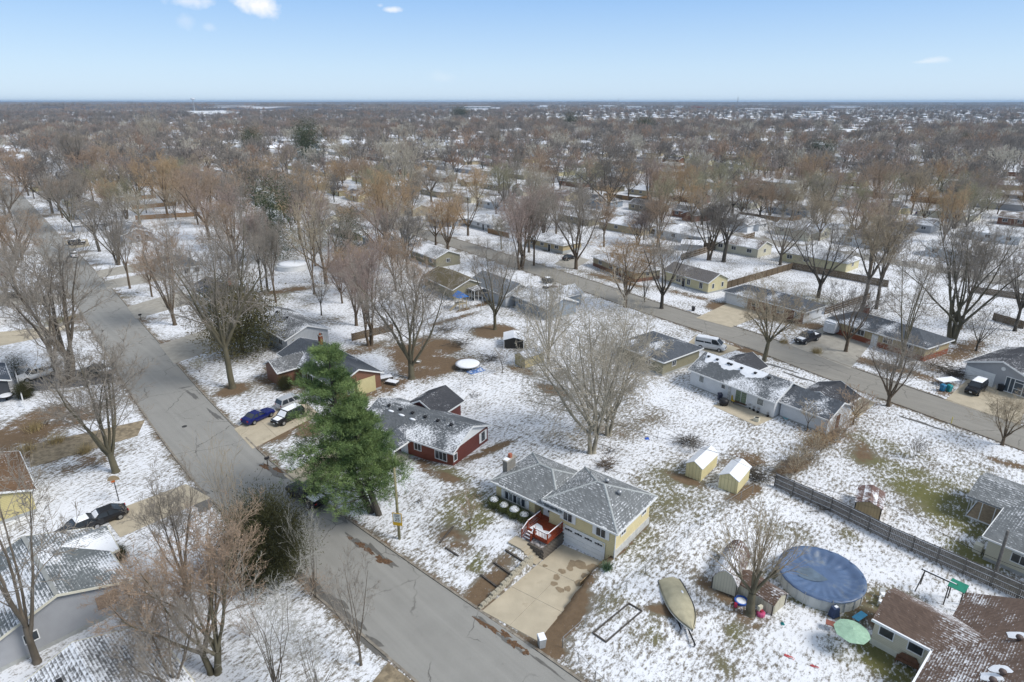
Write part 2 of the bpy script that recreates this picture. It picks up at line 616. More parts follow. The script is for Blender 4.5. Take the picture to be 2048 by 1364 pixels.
soil = mask([  # bare earth, and one painted shadow strip under the boat
 (1125, 1235, 3.2, 1.3, 40, 1.0), (1150, 1190, 2.6, 1.0, 40, .9), (1095, 1290, 1.4, 1.6, 40, .9), (978, 1178, 2.2, 1.3, 40, .95), (960, 1190, 1.2, 1.0, 40, .9),
 (905, 1080, 2.2, 1.2, -47, .55), (1250, 1085, 4.5, .6, 40, .8), (1010, 1120, 1.6, .8, 40, .5),
 (845, 715, 8, 4.0, -47, .9), (880, 690, 5, 2.6, -47, .9), (830, 735, 6, 3, -20, .8), (890, 735, 6, 2.5, 50, .7), (1105, 780, 2.8, 1.2, -47, .95),
 (990, 662, 3.4, 3.4, 0, 1.2), (1042, 740, 2.4, .9, -47, .9), (600, 850, 4.4, 2.1, -47, .75), (500, 870, 2, 1.2, -47, .6), (545, 870, 3.4, 1.8, 45, .9),
 (765, 775, 5, 2.5, 50, .7), (575, 755, 3, 6, 50, .8), (545, 760, 2, 3, 20, .6), (465, 782, 2.5, 1.6, 40, .8), (575, 580, 8, 2.2, 60, .6), (470, 775, 1.6, 1.6, 0, .8),
 (150, 640, 5, 3, -47, .5), (130, 660, 6, 2.2, 45, .4), (150, 835, 3, 3, 0, .7), (210, 810, 2, 4, -47, .4), (30, 870, 5, 5, 0, .8), (110, 900, 3, 5, 0, .7), (90, 830, 3, 2.6, 0, .8),
 (180, 920, 4, 2, 45, .5), (240, 700, 3, 2, 0, .3), (1440, 612, 3.2, 2.2, 50, 1.0), (1500, 630, 5, 1, -40, .7), (1570, 640, 9, 1.6, -41, .8), (1640, 655, 4, 2, -41, .7),
 (1494, 700, 3.6, 1.3, -50, 1.0), (1440, 688, 4, 1, -40, .7), (1780, 735, 9, 1.7, -41, .8), (1700, 715, 5, 1.4, -41, .7), (1822, 810, 3.6, 1.4, -41, 1.0), (1910, 790, 2, 4, 50, .6),
 (1900, 745, 2, 6, 50, .5), (1930, 700, 8, 2, 50, .7), (2020, 800, 4, 3, 0, .8), (1910, 700, 3, 3, 0, .5), (1722, 902, 3, 1.3, 20, .6), (1700, 880, 2, 1.2, 0, .4), (1640, 880, 4, 1.3, 50, .7),
 (1590, 930, 4, 1.2, 55, .7), (2030, 930, 4, .8, -50, .6), (1470, 910, 4, 2, 50, .4), (1230, 860, 4, 3, 50, .3), (1290, 830, 3, 3, 0, .3), (980, 900, 4, .7, 50, .8), (880, 950, 4, .8, -50, .7), (850, 925, 2, .7, -50, .6),
 (1000, 598, 6, 1.4, 45, .7), (960, 610, 8, .8, 45, .7), (900, 640, 7, .8, 45, .6), (1250, 520, 9, 4, -40, .7), (1300, 500, 6, 5, 50, .7), (1340, 470, 8, 4, 50, .6), (1120, 505, 9, 1.3, -41, .7), (1230, 560, 10, 1.5, -41, .7),
 (1205, 575, 4, 1.6, -41, .6), (1110, 600, 6, 3, 50, .6), (1375, 590, 10, 1.2, -41, .6), (1490, 985, 3, 1, 50, .7), (1370, 960, 2.4, 1, -50, .7), (1500, 925, 3, 1.5, 50, .6), (1760, 1225, 3, 4, 10, .55),
 (1344, 1222, .5, 2.2, 0, .7), (1500, 1235, 1.5, 1.5, 0, .5), (1440, 1190, 1, 3, 50, .6), (640, 640, 3, 6, 0, .3), (720, 700, 6, 2, 45, .5), (320, 690, 6, 2.4, 50, .5), (300, 640, 6, 2.4, 50, .4), (410, 665, 5, 2, 50, .4),  # first entry: the boat's shadow, painted into the ground colour as a dark strip
])
grass = mask([
 (1770, 890, 6, 2.2, -45, .6), (1830, 950, 8, 2.4, -50, .75), (1880, 1000, 7, 3, -35, .95), (1740, 905, 4, 2, -30, .4), (1925, 1050, 5, 2, -40, .9), (1940, 1105, 3, 1.6, -40, 1.0), (1955, 1140, 4, 1, -40, .9), (1960, 960, 4, 3, 0, .6),
 (1785, 1335, 3.6, 1.6, -41, 1.1), (1760, 1310, 2.6, 1.2, -41, 1.0), (1700, 1285, 2, 1.2, 0, .7), (1680, 1300, 2, 1, 0, .6), (1790, 1210, 2, 3, 20, .8), (1590, 1165, 3.2, 1.0, -60, .7), (1640, 1215, 3.6, .8, -60, .9), (1640, 1200, 4, .8, -70, .9),
 (930, 1010, 4, 2.4, 50, .75), (960, 1040, 2.4, 1.6, 50, .8), (905, 945, 4, 1, -50, .7), (1300, 1010, 7, 3.2, 45, .62), (1260, 1080, 5, 2.6, 45, .6), (1340, 960, 6, 4, 20, .55), (1370, 1010, 5, 4, 45, .5), (1290, 1120, 4, 2.4, 45, .5),
 (1240, 1200, 3, 1.8, 45, .5), (1290, 1260, 3, 1.5, 45, .45), (1470, 1262, 1.3, .9, 40, .7), (1475, 1280, 1.4, .9, 40, .6), (1310, 1270, 1.3, .8, 0, .7), (1450, 1330, 1.5, .9, 0, .6), (1540, 1060, 3, 2, 0, .5), (1600, 1075, 2.5, 1.5, 0, .5), (1700, 1075, 2, 1, 0, .6),
 (1460, 1100, 4, 3, 0, .4), (1200, 800, 8, 6, 0, .35), (1130, 880, 5, 4, 0, .3), (560, 600, 8, 3, 0, .5), (620, 600, 7, 3, 0, .4), (120, 640, 4, 2, 45, .9), (150, 590, 3, 3, 45, .5), (200, 600, 4, 2, 45, .4),
 (60, 660, 6, 2, 45, .5), (1560, 640, 6, 2, -41, .4), (1450, 520, 3, 2, 0, .3), (1640, 600, 8, 3, -30, .5), (1580, 580, 6, 4, 0, .3), (260, 590, 4, 2, 0, .4), (500, 700, 4, 3, 0, .4), (370, 700, 4, 2, 0, .5),
 (1380, 560, 6, 1, -41, .5), (1000, 640, 8, 3, 30, .35), (1040, 690, 4, 2, 0, .4), (1450, 760, 10, .7, -41, .6), (1200, 1130, 2, 1, 40, .7), (955, 1125, 1.5, 1, 0, .8), (1200, 700, 6, 5, 0, .4),
])
rd = road_dist(XX, YY)
edge = np.clip(1 - rd / 1.1, 0, 1) * (rd > -1) * 0.66
soil = np.maximum(soil, edge)
thin = mask([(1150, 1000, 0.1, 0.1, 0, 0)])
d1 = dist_pl(XX, YY, ROAD1C)
yard = np.clip(1 - abs(XX - 1e9), 0, 1)
def cover_attr(me):
 ca = me.color_attributes.new('cover', 'FLOAT_COLOR', 'POINT')
 buf = np.ones((XX.size, 4), np.float32)
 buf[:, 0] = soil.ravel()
 buf[:, 1] = grass.ravel()
 buf[:, 2] = np.clip((DD.ravel() - 220) / 600, 0, 1)
 ca.data.foreach_set('color', buf.ravel())
def ground_material():
 m, nt, b = new_mat('snowy_ground')
 N, L = nt.nodes, nt.links
 gm = N.new('ShaderNodeNewGeometry')
 P = gm.outputs['Position']
 at = N.new('ShaderNodeAttribute')
 at.attribute_name = 'cover'
 sp = N.new('ShaderNodeSeparateColor')
 L.new(at.outputs['Color'], sp.inputs[0])
 def f(op, *a):
  n = N.new('ShaderNodeMath')
  n.operation = op
  for i, v in enumerate(a):
   if isinstance(v, (int, float)):
    n.inputs[i].default_value = v
   else:
    L.new(v, n.inputs[i])
  return n.outputs[0]
 def noise(sc, det=4, rough=.55, stretch=None):
  n = N.new('ShaderNodeTexNoise')
  n.inputs['Scale'].default_value = sc
  n.inputs['Detail'].default_value = det
  n.inputs['Roughness'].default_value = rough
  if stretch:
   mp = N.new('ShaderNodeCombineXYZ')
   for i_, (h_, k_) in enumerate(((stretch[0], stretch[1]), (stretch[0] + 90, 1))):
    dt_ = N.new('ShaderNodeVectorMath')
    dt_.operation = 'DOT_PRODUCT'
    dt_.inputs[1].default_value = (hd(h_)[0] * k_, hd(h_)[1] * k_, 0)
    L.new(P, dt_.inputs[0])
    L.new(dt_.outputs['Value'], mp.inputs[i_])
   L.new(mp.outputs[0], n.inputs['Vector'])
  else:
   L.new(P, n.inputs['Vector'])
  return n.outputs['Fac']
 def mix(fac, a, bb):
  n = N.new('ShaderNodeMixRGB')
  if isinstance(fac, (int, float)):
   n.inputs[0].default_value = fac
  else:
   L.new(fac, n.inputs[0])
  for i, v in ((1, a), (2, bb)):
   if isinstance(v, tuple):
    n.inputs[i].default_value = (*v, 1)
   else:
    L.new(v, n.inputs[i])
  return n.outputs[0]
 def ramp(v, lo, hi, a=0, c=1):
  n = N.new('ShaderNodeMapRange')
  n.inputs[1].default_value = lo
  n.inputs[2].default_value = hi
  n.inputs[3].default_value = a
  n.inputs[4].default_value = c
  L.new(v, n.inputs[0])
  return n.outputs[0]
 tuft = noise(3.1, 5, .68, (38, .5))
 tuft2 = noise(6.2, 3, .6)
 patch = noise(.16, 4, .6)
 lot = noise(.035, 3, .5)
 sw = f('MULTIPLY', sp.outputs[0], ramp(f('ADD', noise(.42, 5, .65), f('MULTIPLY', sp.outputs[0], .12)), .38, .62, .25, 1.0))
 gw = f('MULTIPLY', sp.outputs[1], ramp(noise(.5, 5, .65), .36, .62, .3, 1.0))
 # snow depth: large drifts, lots of different age, broken by grass tufts
 t = f('ADD', f('MULTIPLY', tuft, .72), f('MULTIPLY', tuft2, .28))
 bare = f('ADD', f('MULTIPLY', f('SUBTRACT', patch, .5), .27), f('MULTIPLY', f('SUBTRACT', lot, .5), .2))
 bare = f('ADD', bare, f('ADD', f('MULTIPLY', sw, .29), f('MULTIPLY', gw, .20)))
 k = f('ADD', t, bare)
 b1 = ramp(k, .475, .60)
 grassc = mix(noise(1.3, 4), (.125, .113, .088), (.225, .20, .16))
 greenc = mix(noise(2.6, 4), (.095, .105, .035), (.17, .155, .07))
 base = mix(ramp(f('ADD', sp.outputs[1], f('MULTIPLY', noise(.5, 4), .4)), .5, 1.15), grassc, greenc)
 soilc = mix(noise(1.8, 6, .7), (.09, .06, .038), (.21, .15, .095))
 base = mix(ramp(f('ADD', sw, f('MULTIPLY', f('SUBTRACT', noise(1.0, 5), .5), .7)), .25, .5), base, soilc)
 snowc = mix(noise(.6, 4), (.66, .685, .73), (.83, .84, .87))
 near = mix(b1, snowc, base)
 # far off: woodland floor seen through bare crowns, with open white lots between
 fw = noise(.012, 6, .62, (41, 1.8))
 farc = mix(ramp(fw, .46, .58, 1, 0), (.15, .13, .12), (.62, .64, .69))
 far2 = mix(ramp(noise(.0022, 7, .65, (0, .4)), .53, .60), (.10, .095, .10), (.52, .54, .58))
 d = N.new('ShaderNodeVectorMath')
 d.operation = 'LENGTH'
 L.new(P, d.inputs[0])
 farc = mix(ramp(d.outputs['Value'], 1200, 2600), farc, far2)
 L.new(mix(ramp(d.outputs['Value'], 420, 900), near, farc), b.inputs['Base Color'])
 b.inputs['Roughness'].default_value = .9
 b.inputs['Specular IOR Level'].default_value = .15
 bp = N.new('ShaderNodeBump')
 bp.inputs['Strength'].default_value = .55
 bp.inputs['Distance'].default_value = .12
 L.new(k, bp.inputs['Height'])
 L.new(bp.outputs[0], b.inputs['Normal'])
 return m
me = bpy.data.meshes.new('ground')
nx, ny = len(gx), len(gy)
co = np.stack([XX.ravel(), YY.ravel(), ZZ.ravel()], 1).astype(np.float32)
me.vertices.add(nx * ny)
me.vertices.foreach_set('co', co.ravel())
ii = (np.arange(ny - 1)[:, None] * nx + np.arange(nx - 1)[None, :]).ravel()
q = np.stack([ii, ii + 1, ii + nx + 1, ii + nx], 1).astype(np.int32)
me.loops.add(q.size)
me.loops.foreach_set('vertex_index', q.ravel())
me.polygons.add(len(q))
me.polygons.foreach_set('loop_start', np.arange(0, q.size, 4, dtype=np.int32))
me.update(calc_edges=True)
me.polygons.foreach_set('use_smooth', [True] * len(q))
cover_attr(me)
ground = bpy.data.objects.new('ground', me)
COL.objects.link(ground)
me.materials.append(ground_material())
ground['kind'] = 'structure'
def asphalt(name, seed=0, base=(.285, .28, .262)):
 m, nt, b = new_mat(name)
 N, L = nt.nodes, nt.links
 gm = N.new('ShaderNodeNewGeometry')
 mp = N.new('ShaderNodeMapping')
 mp.inputs['Location'].default_value = (seed * 31, seed * 17, 0)
 L.new(gm.outputs['Position'], mp.inputs[0])
 def noise(sc, det=5, rough=.6):
  n = N.new('ShaderNodeTexNoise')
  n.inputs['Scale'].default_value = sc
  n.inputs['Detail'].default_value = det
  n.inputs['Roughness'].default_value = rough
  L.new(mp.outputs[0], n.inputs['Vector'])
  return n.outputs['Fac']
 def mixc(f, a, bb):
  n = N.new('ShaderNodeMixRGB')
  L.new(f, n.inputs[0])
  for i, v in ((1, a), (2, bb)):
   if isinstance(v, tuple):
    n.inputs[i].default_value = (*v, 1)
   else:
    L.new(v, n.inputs[i])
  return n.outputs[0]
 def ramp(v, lo, hi, a=0, c=1):
  n = N.new('ShaderNodeMapRange')
  n.inputs[1].default_value = lo
  n.inputs[2].default_value = hi
  n.inputs[3].default_value = a
  n.inputs[4].default_value = c
  L.new(v, n.inputs[0])
  return n.outputs[0]
 c = mixc(noise(.35), tuple(v * .80 for v in base), tuple(v * 1.16 for v in base))
 st_ = N.new('ShaderNodeCombineXYZ')
 for i_, (h_, k_) in enumerate(((46, 1.0), (-44, .03))):
  dt_ = N.new('ShaderNodeVectorMath')
  dt_.operation = 'DOT_PRODUCT'
  dt_.inputs[1].default_value = (hd(h_)[0] * k_, hd(h_)[1] * k_, 0)
  L.new(gm.outputs['Position'], dt_.inputs[0])
  L.new(dt_.outputs['Value'], st_.inputs[i_])
 ns_ = N.new('ShaderNodeTexNoise')
 ns_.inputs['Scale'].default_value = 1.4
 ns_.inputs['Detail'].default_value = 4
 L.new(st_.outputs[0], ns_.inputs['Vector'])
 c = mixc(ramp(ns_.outputs['Fac'], .42, .68, 0, .55), c, tuple(v * 1.2 for v in base))
 c = mixc(ramp(noise(14, 3), .3, .7, 0, .35), c, tuple(v * .62 for v in base))
 # wander of the crack network
 wv = N.new('ShaderNodeTexNoise')
 wv.inputs['Scale'].default_value = .8
 wv.inputs['Detail'].default_value = 3
 L.new(mp.outputs[0], wv.inputs['Vector'])
 av = N.new('ShaderNodeMixRGB')
 av.blend_type = 'ADD'
 av.inputs[0].default_value = 1.2
 L.new(mp.outputs[0], av.inputs[1])
 L.new(wv.outputs['Color'], av.inputs[2])
 vo = N.new('ShaderNodeTexVoronoi')
 vo.feature = 'DISTANCE_TO_EDGE'
 vo.inputs['Scale'].default_value = .17
 L.new(av.outputs[0], vo.inputs['Vector'])
 ck = ramp(vo.outputs['Distance'], .0, .011, .75, 0)
 gate = ramp(noise(.11, 3), .46, .56)
 mu = N.new('ShaderNodeMath')
 mu.operation = 'MULTIPLY'
 L.new(ck, mu.inputs[0])
 L.new(gate, mu.inputs[1])
 c = mixc(mu.outputs[0], c, (.06, .055, .05))
 c = mixc(ramp(noise(.55, 6, .7), .63, .70, 0, .55), c, tuple(v * .5 for v in base))
 L.new(c, b.inputs['Base Color'])
 b.inputs['Roughness'].default_value = .8
 b.inputs['Specular IOR Level'].default_value = .25
 bp = N.new('ShaderNodeBump')
 bp.inputs['Strength'].default_value = .35
 bp.inputs['Distance'].default_value = .03
 L.new(noise(22, 3), bp.inputs['Height'])
 L.new(bp.outputs[0], b.inputs['Normal'])
 return m
ASPH = asphalt('worn_asphalt')
ASPH2 = asphalt('worn_asphalt_warm', 3, (.275, .262, .235))
strip(ROAD1L, ROAD1R, .010, 'street', ASPH)
strip(ROAD2D, ROAD2U, .010, 'street_beyond', ASPH2)
for i, s in enumerate(FAR_STREETS + CROSS + WEST):
 l = resample(s, 20)
 strip(offset(l, 3.6), offset(l, -3.6), .010 + .004 * (i % 3), 'far_street', ASPH2)
def kerb(pl, side, skips, name='kerb'):
 """a low concrete kerb along the edge of a street, dropped where drives cross it"""
 mb = MB()
 pl = resample(pl, .8)
 for a, b in zip(pl, pl[1:]):
  c = ((a[0] + b[0]) / 2, (a[1] + b[1]) / 2)
  if math.hypot(*c) > 230 or c[1] < 20:
   continue
  h = .10
  for (p, r) in skips:
   if math.dist(c, p) < r:
    h = .03
  ang = math.atan2(b[1] - a[1], b[0] - a[0])
  nxx, nyy = -math.sin(ang) * side, math.cos(ang) * side
  mb.box((c[0] + nxx * .12, c[1] + nyy * .12, h / 2 - .01), (math.dist(a, b) * .985, .22, h + .02), ang)
 o = part(name, mb, mat('kerb_concrete', (.24, .215, .18), .9, var=.35, vscale=2, dirt=(.12, .085, .06, .56), dirtscale=1.2, world_space=True))
 o['kind'] = 'structure'
# ------------------------------------------------------------------ drives and pads
def slab(name, px, m, z=.012, h=.02, kind='structure'):
 pts = [G0(*p) for p in px]
 a = sum(pts[i][0] * pts[(i + 1) % len(pts)][1] - pts[(i + 1) % len(pts)][0] * pts[i][1] for i in range(len(pts)))
 if a < 0:
  pts = pts[::-1]
 o = part(name, MB().prism(pts, -.2, z + h), m)
 o['kind'] = kind
 return pts, o
def lerp(a, b, t):
 return (a[0] + (b[0] - a[0]) * t, a[1] + (b[1] - a[1]) * t)
def paneled(name, q, nu, nv, m, z=.03, gap=.02, lift=None):
 """a poured concrete surface of nu x nv separate panels; q = four ground corners"""
 root = bpy.data.objects.new(name, None)
 COL.objects.link(root)
 root['kind'] = 'structure'
 for i in range(nu):
  for j in range(nv):
   cs = []
   for (u, v) in ((i, j), (i + 1, j), (i + 1, j + 1), (i, j + 1)):
    cs.append(lerp(lerp(q[0], q[1], u / nu), lerp(q[3], q[2], u / nu), v / nv))
   c = (sum(p[0] for p in cs) / 4, sum(p[1] for p in cs) / 4)
   cs2 = []
   for p in cs:
    d = math.dist(p, c)
    cs2.append(lerp(c, p, (d - gap) / d))
   o = part('slab', MB().prism(cs2, -.15, z + random.uniform(-.004, .006)), m, root)
 return root
paneled('driveway', [G0(964, 1222), G0(1124, 1089), G0(1208, 1125), G0(1076, 1283)], 3, 2, CONC)
DRIVES = [  # pixel corners of the other drives: two at the street, two at the house
 ('neighbour_driveway', [(568, 952), (622, 986), (740, 905), (690, 880)], CONC, 3, 2),
 ('parking_driveway', [(468, 858), (505, 898), (640, 828), (600, 796)], CONC, 3, 2),
 ('far_bank_driveway', [(1392, 636), (1462, 655), (1555, 620), (1490, 590)], CONC, 2, 2),
 ('truck_driveway', [(1578, 690), (1700, 738), (1740, 690), (1650, 652)], CONC2, 3, 2),
 ('right_driveway', [(1890, 800), (2040, 850), (2060, 790), (1950, 745)], CONC, 3, 2),
 ('ranch_driveway', [(1690, 778), (1752, 806), (1716, 836), (1662, 800)], CONC, 2, 2),
 ('hip_house_driveway', [(1395, 668), (1480, 697), (1440, 712), (1372, 690)], CONC, 2, 2),
 ('west_driveway', [(421, 996), (372, 968), (205, 1030), (240, 1075)], CONC, 4, 2),
 ('middle_west_driveway', [(290, 840), (275, 872), (60, 935), (60, 890)], mat('tan_gravel', (.27, .22, .15), .95, var=.3, vscale=2, bump=.5, dirt=(.16, .13, .09, .5)), 3, 1),
 ('pickup_driveway', [(222, 735), (232, 765), (50, 785), (60, 745)], mat('dark_asphalt', (.085, .088, .095), .85, var=.2), 1, 1),
 ('tan_west_driveway', [(140, 650), (100, 672), (-40, 700), (-40, 668)], CONC, 2, 1),
 ('north_west_driveway', [(118, 590), (126, 608), (0, 612), (0, 594)], CONC2, 2, 1),
 ('third_driveway', [(318, 690), (348, 728), (480, 680), (440, 650)], CONC2, 2, 1),
 ('fourth_driveway', [(254, 614), (272, 638), (400, 602), (360, 582)], CONC2, 2, 1),
 ('fifth_driveway', [(205, 562), (214, 578), (330, 560), (306, 545)], CONC2, 1, 1),
 ('sixth_driveway', [(190, 542), (200, 556), (305, 538), (290, 524)], CONC2, 1, 1),
 ('seventh_driveway', [(128, 482), (143, 498), (180, 492), (175, 478)], CONC, 1, 1),
 ('middle_bank_driveway', [(1108, 528), (1145, 540), (1180, 520), (1140, 508)], CONC2, 1, 1),
 ('near_bank_driveway', [(1112, 572), (1152, 584), (1128, 600), (1092, 588)], CONC2, 1, 1),
 ('corner_driveway', [(776, 1325), (836, 1372), (800, 1420), (740, 1370)], mat('tan_gravel', (.3, .25, .18)), 1, 1),
]
skip1 = [(lerp(G0(960, 1218), G0(1073, 1290), .5), 3.2)]
skip2 = []
for nm, q, m_, a, b in DRIVES:
 paneled(nm, [G0(*p) for p in q], b, a, m_)
 c = lerp(G0(*q[0]), G0(*q[1]), .5)
 (skip1 if q[0][0] < 900 else skip2).append((c, math.dist(G0(*q[0]), G0(*q[1])) / 2 + .3))
kerb(ROAD1R, -1, skip1)
kerb(ROAD1L, 1, skip1)
kerb(ROAD2U, -1, skip2)
kerb(ROAD2D, 1, skip2)
slab('patio', [(1425, 812), (1513, 852), (1550, 835), (1462, 796)], CONC, .02)
slab('front_walk', [(855, 950), (905, 930), (800, 880), (770, 893)], CONC2, .02)
def blob(name, items, m, z=.018, kind='structure', seed=1, label=None, cat=None):
 """thin ragged patches lying on a surface"""
 rr = random.Random(seed)
 mb = MB()
 for k, (px, py, ra, rb, h) in enumerate(items):
  c = G0(px, py)
  s, n = hd(h), hd(h + 90)
  nn = 22
  ph = [rr.uniform(0, 6.28) for _ in range(5)]
  top, bot = [], []
  for i in range(nn):
   t = 2 * PI * i / nn
   w = 1 + (.22 * math.sin(3 * t + ph[0]) + .18 * math.sin(5 * t + ph[1]) + .13 * math.sin(9 * t + ph[2]) + rr.uniform(-.14, .14)) * (.4 if name == 'damp_patch' else 1)
   x = c[0] + s[0] * ra * w * math.cos(t) + n[0] * rb * w * math.sin(t)
   y = c[1] + s[1] * ra * w * math.cos(t) + n[1] * rb * w * math.sin(t)
   top.append((x, y, z + .0004 * k))
  mb.add(top, [tuple(range(nn))])
 o = part(name, mb, m)
 o['kind'] = kind
 return o
LEAF = mat('wet_leaf_litter', (.12, .07, .04), .9, var=.5, vscale=7, bump=.7, world_space=True)
blob('leaf_litter', [(700, 1076, .35, .18, -47), (722, 1090, .6, .3, -47), (738, 1102, .8, .25, -47), (763, 1120, .9, .35, -50), (775, 1123, .5, .3, -50),
      (962, 1245, .8, .18, -47), (985, 1258, .7, .22, -47), (1010, 1268, .5, .28, -47), (1025, 1287, .5, .3, -47), (1040, 1293, .5, .15, -47), (1052, 1305, .25, .3, -47),
      (530, 933, .8, .4, -47), (556, 940, .9, .3, -47)], LEAF, .018, 'stuff', 3)
DAMP = mat('damp_concrete', (.25, .195, .13), .6, var=.15, vscale=2, world_space=True)
blob('damp_patch', [(1160, 1130, .75, .55, -47), (1185, 1138, .7, .6, 0), (1145, 1128, .5, .4, 0), (1172, 1154, .45, .5, 40), (1158, 1166, .5, .35, 40), (1135, 1178, .35, .3, 0), (1120, 1180, .45, .28, -47), (1108, 1168, .3, .35, 0),
     (1113, 1155, .4, .3, 0), (1124, 1143, .4, .3, -47), (1140, 1136, .5, .3, 0), (1090, 1132, .18, .25, 20)], DAMP, .044, 'structure', 5)
WET = mat('wet_asphalt', (.13, .125, .115), .45, var=.15, world_space=True)
blob('wet_patch', [(710, 1082, 1.5, .35, -47), (745, 1098, 1.5, .3, -47), (775, 1122, 1.4, .32, -47), (545, 940, 1.2, .5, -47), (560, 950, 1.3, .5, -47), (395, 985, 1.3, .8, -47), (405, 1010, 1.5, .8, -47), (620, 1170, 3.2, .5, -47),
     (668, 1205, 2.2, .5, -47), (1090, 1330, 1.7, .12, -47), (970, 1247, 1.3, .25, -47), (1020, 1285, 1.5, .25, -47), (430, 830, 2.4, .3, -47), (385, 790, 2.2, .3, -47), (370, 775, .9, .25, 60), (680, 1035, 1.2, .3, -47),
     (1560, 735, 3, .3, -41), (1600, 755, 3, .35, -41), (1660, 795, 2, .3, -41), (1500, 697, 2.2, .3, -41), (1840, 845, 3, .3, -41), (700, 1240, 2.2, .45, -47), (745, 1290, 1.6, .5, -47)], WET, .014, 'structure', 8)
mh = thing('manhole_cover', 'round iron manhole cover in the middle of the near street', 'manhole cover', (*G0(369, 853), .012))
part('lid', MB().lathe([(.34, 0), (.34, .015), (.3, .02)], 18), mat('cast_iron', (.06, .058, .055), .6, metal=.4, bump=.5, bscale=30), mh)
# ------------------------------------------------------------------ bare trees
def branch_mesh(name, segs, sides):
 """segs: array n x 8 (p0, p1, r0, r1)"""
 s = np.asarray(segs, float)
 p0, p1, r0, r1 = s[:, 0:3], s[:, 3:6], s[:, 6], s[:, 7]
 d = p1 - p0
 ln = np.linalg.norm(d, axis=1, keepdims=True)
 d = d / np.maximum(ln, 1e-6)
 ref = np.where(abs(d[:, 2:3]) > .9, np.array([[1., 0, 0]]), np.array([[0, 0, 1.]]))
 u = np.cross(d, ref)
 u /= np.linalg.norm(u, axis=1, keepdims=True)
 w = np.cross(d, u)
 n = len(s)
 V = np.zeros((n, 2 * sides, 3))
 for i in range(sides):
  t = 2 * PI * i / sides
  o = u * math.cos(t) + w * math.sin(t)
  V[:, i] = p0 + o * r0[:, None]
  V[:, sides + i] = p1 + d * (r1[:, None] * .3) + o * r1[:, None]
 F = np.zeros((n, sides, 4), np.int32)
 base = (np.arange(n) * 2 * sides)[:, None]
 for i in range(sides):
  j = (i + 1) % sides
  F[:, i] = base + np.array([[i, j, sides + j, sides + i]])
 return V.reshape(-1, 3), F.reshape(-1, 4)
def np_mesh(name, V, F, smooth_=False):
 me = bpy.data.meshes.new(name)
 k = F.shape[1]
 me.vertices.add(len(V))
 me.vertices.foreach_set('co', np.asarray(V, np.float32).ravel())
 me.loops.add(F.size)
 me.loops.foreach_set('vertex_index', F.astype(np.int32).ravel())
 me.polygons.add(len(F))
 me.polygons.foreach_set('loop_start', np.arange(0, F.size, k, dtype=np.int32))
 if smooth_:
  me.polygons.foreach_set('use_smooth', [True] * len(F))
 me.update(calc_edges=True)
 return me
def unit(v):
 return v / max(1e-9, math.sqrt(v[0] ** 2 + v[1] ** 2 + v[2] ** 2))
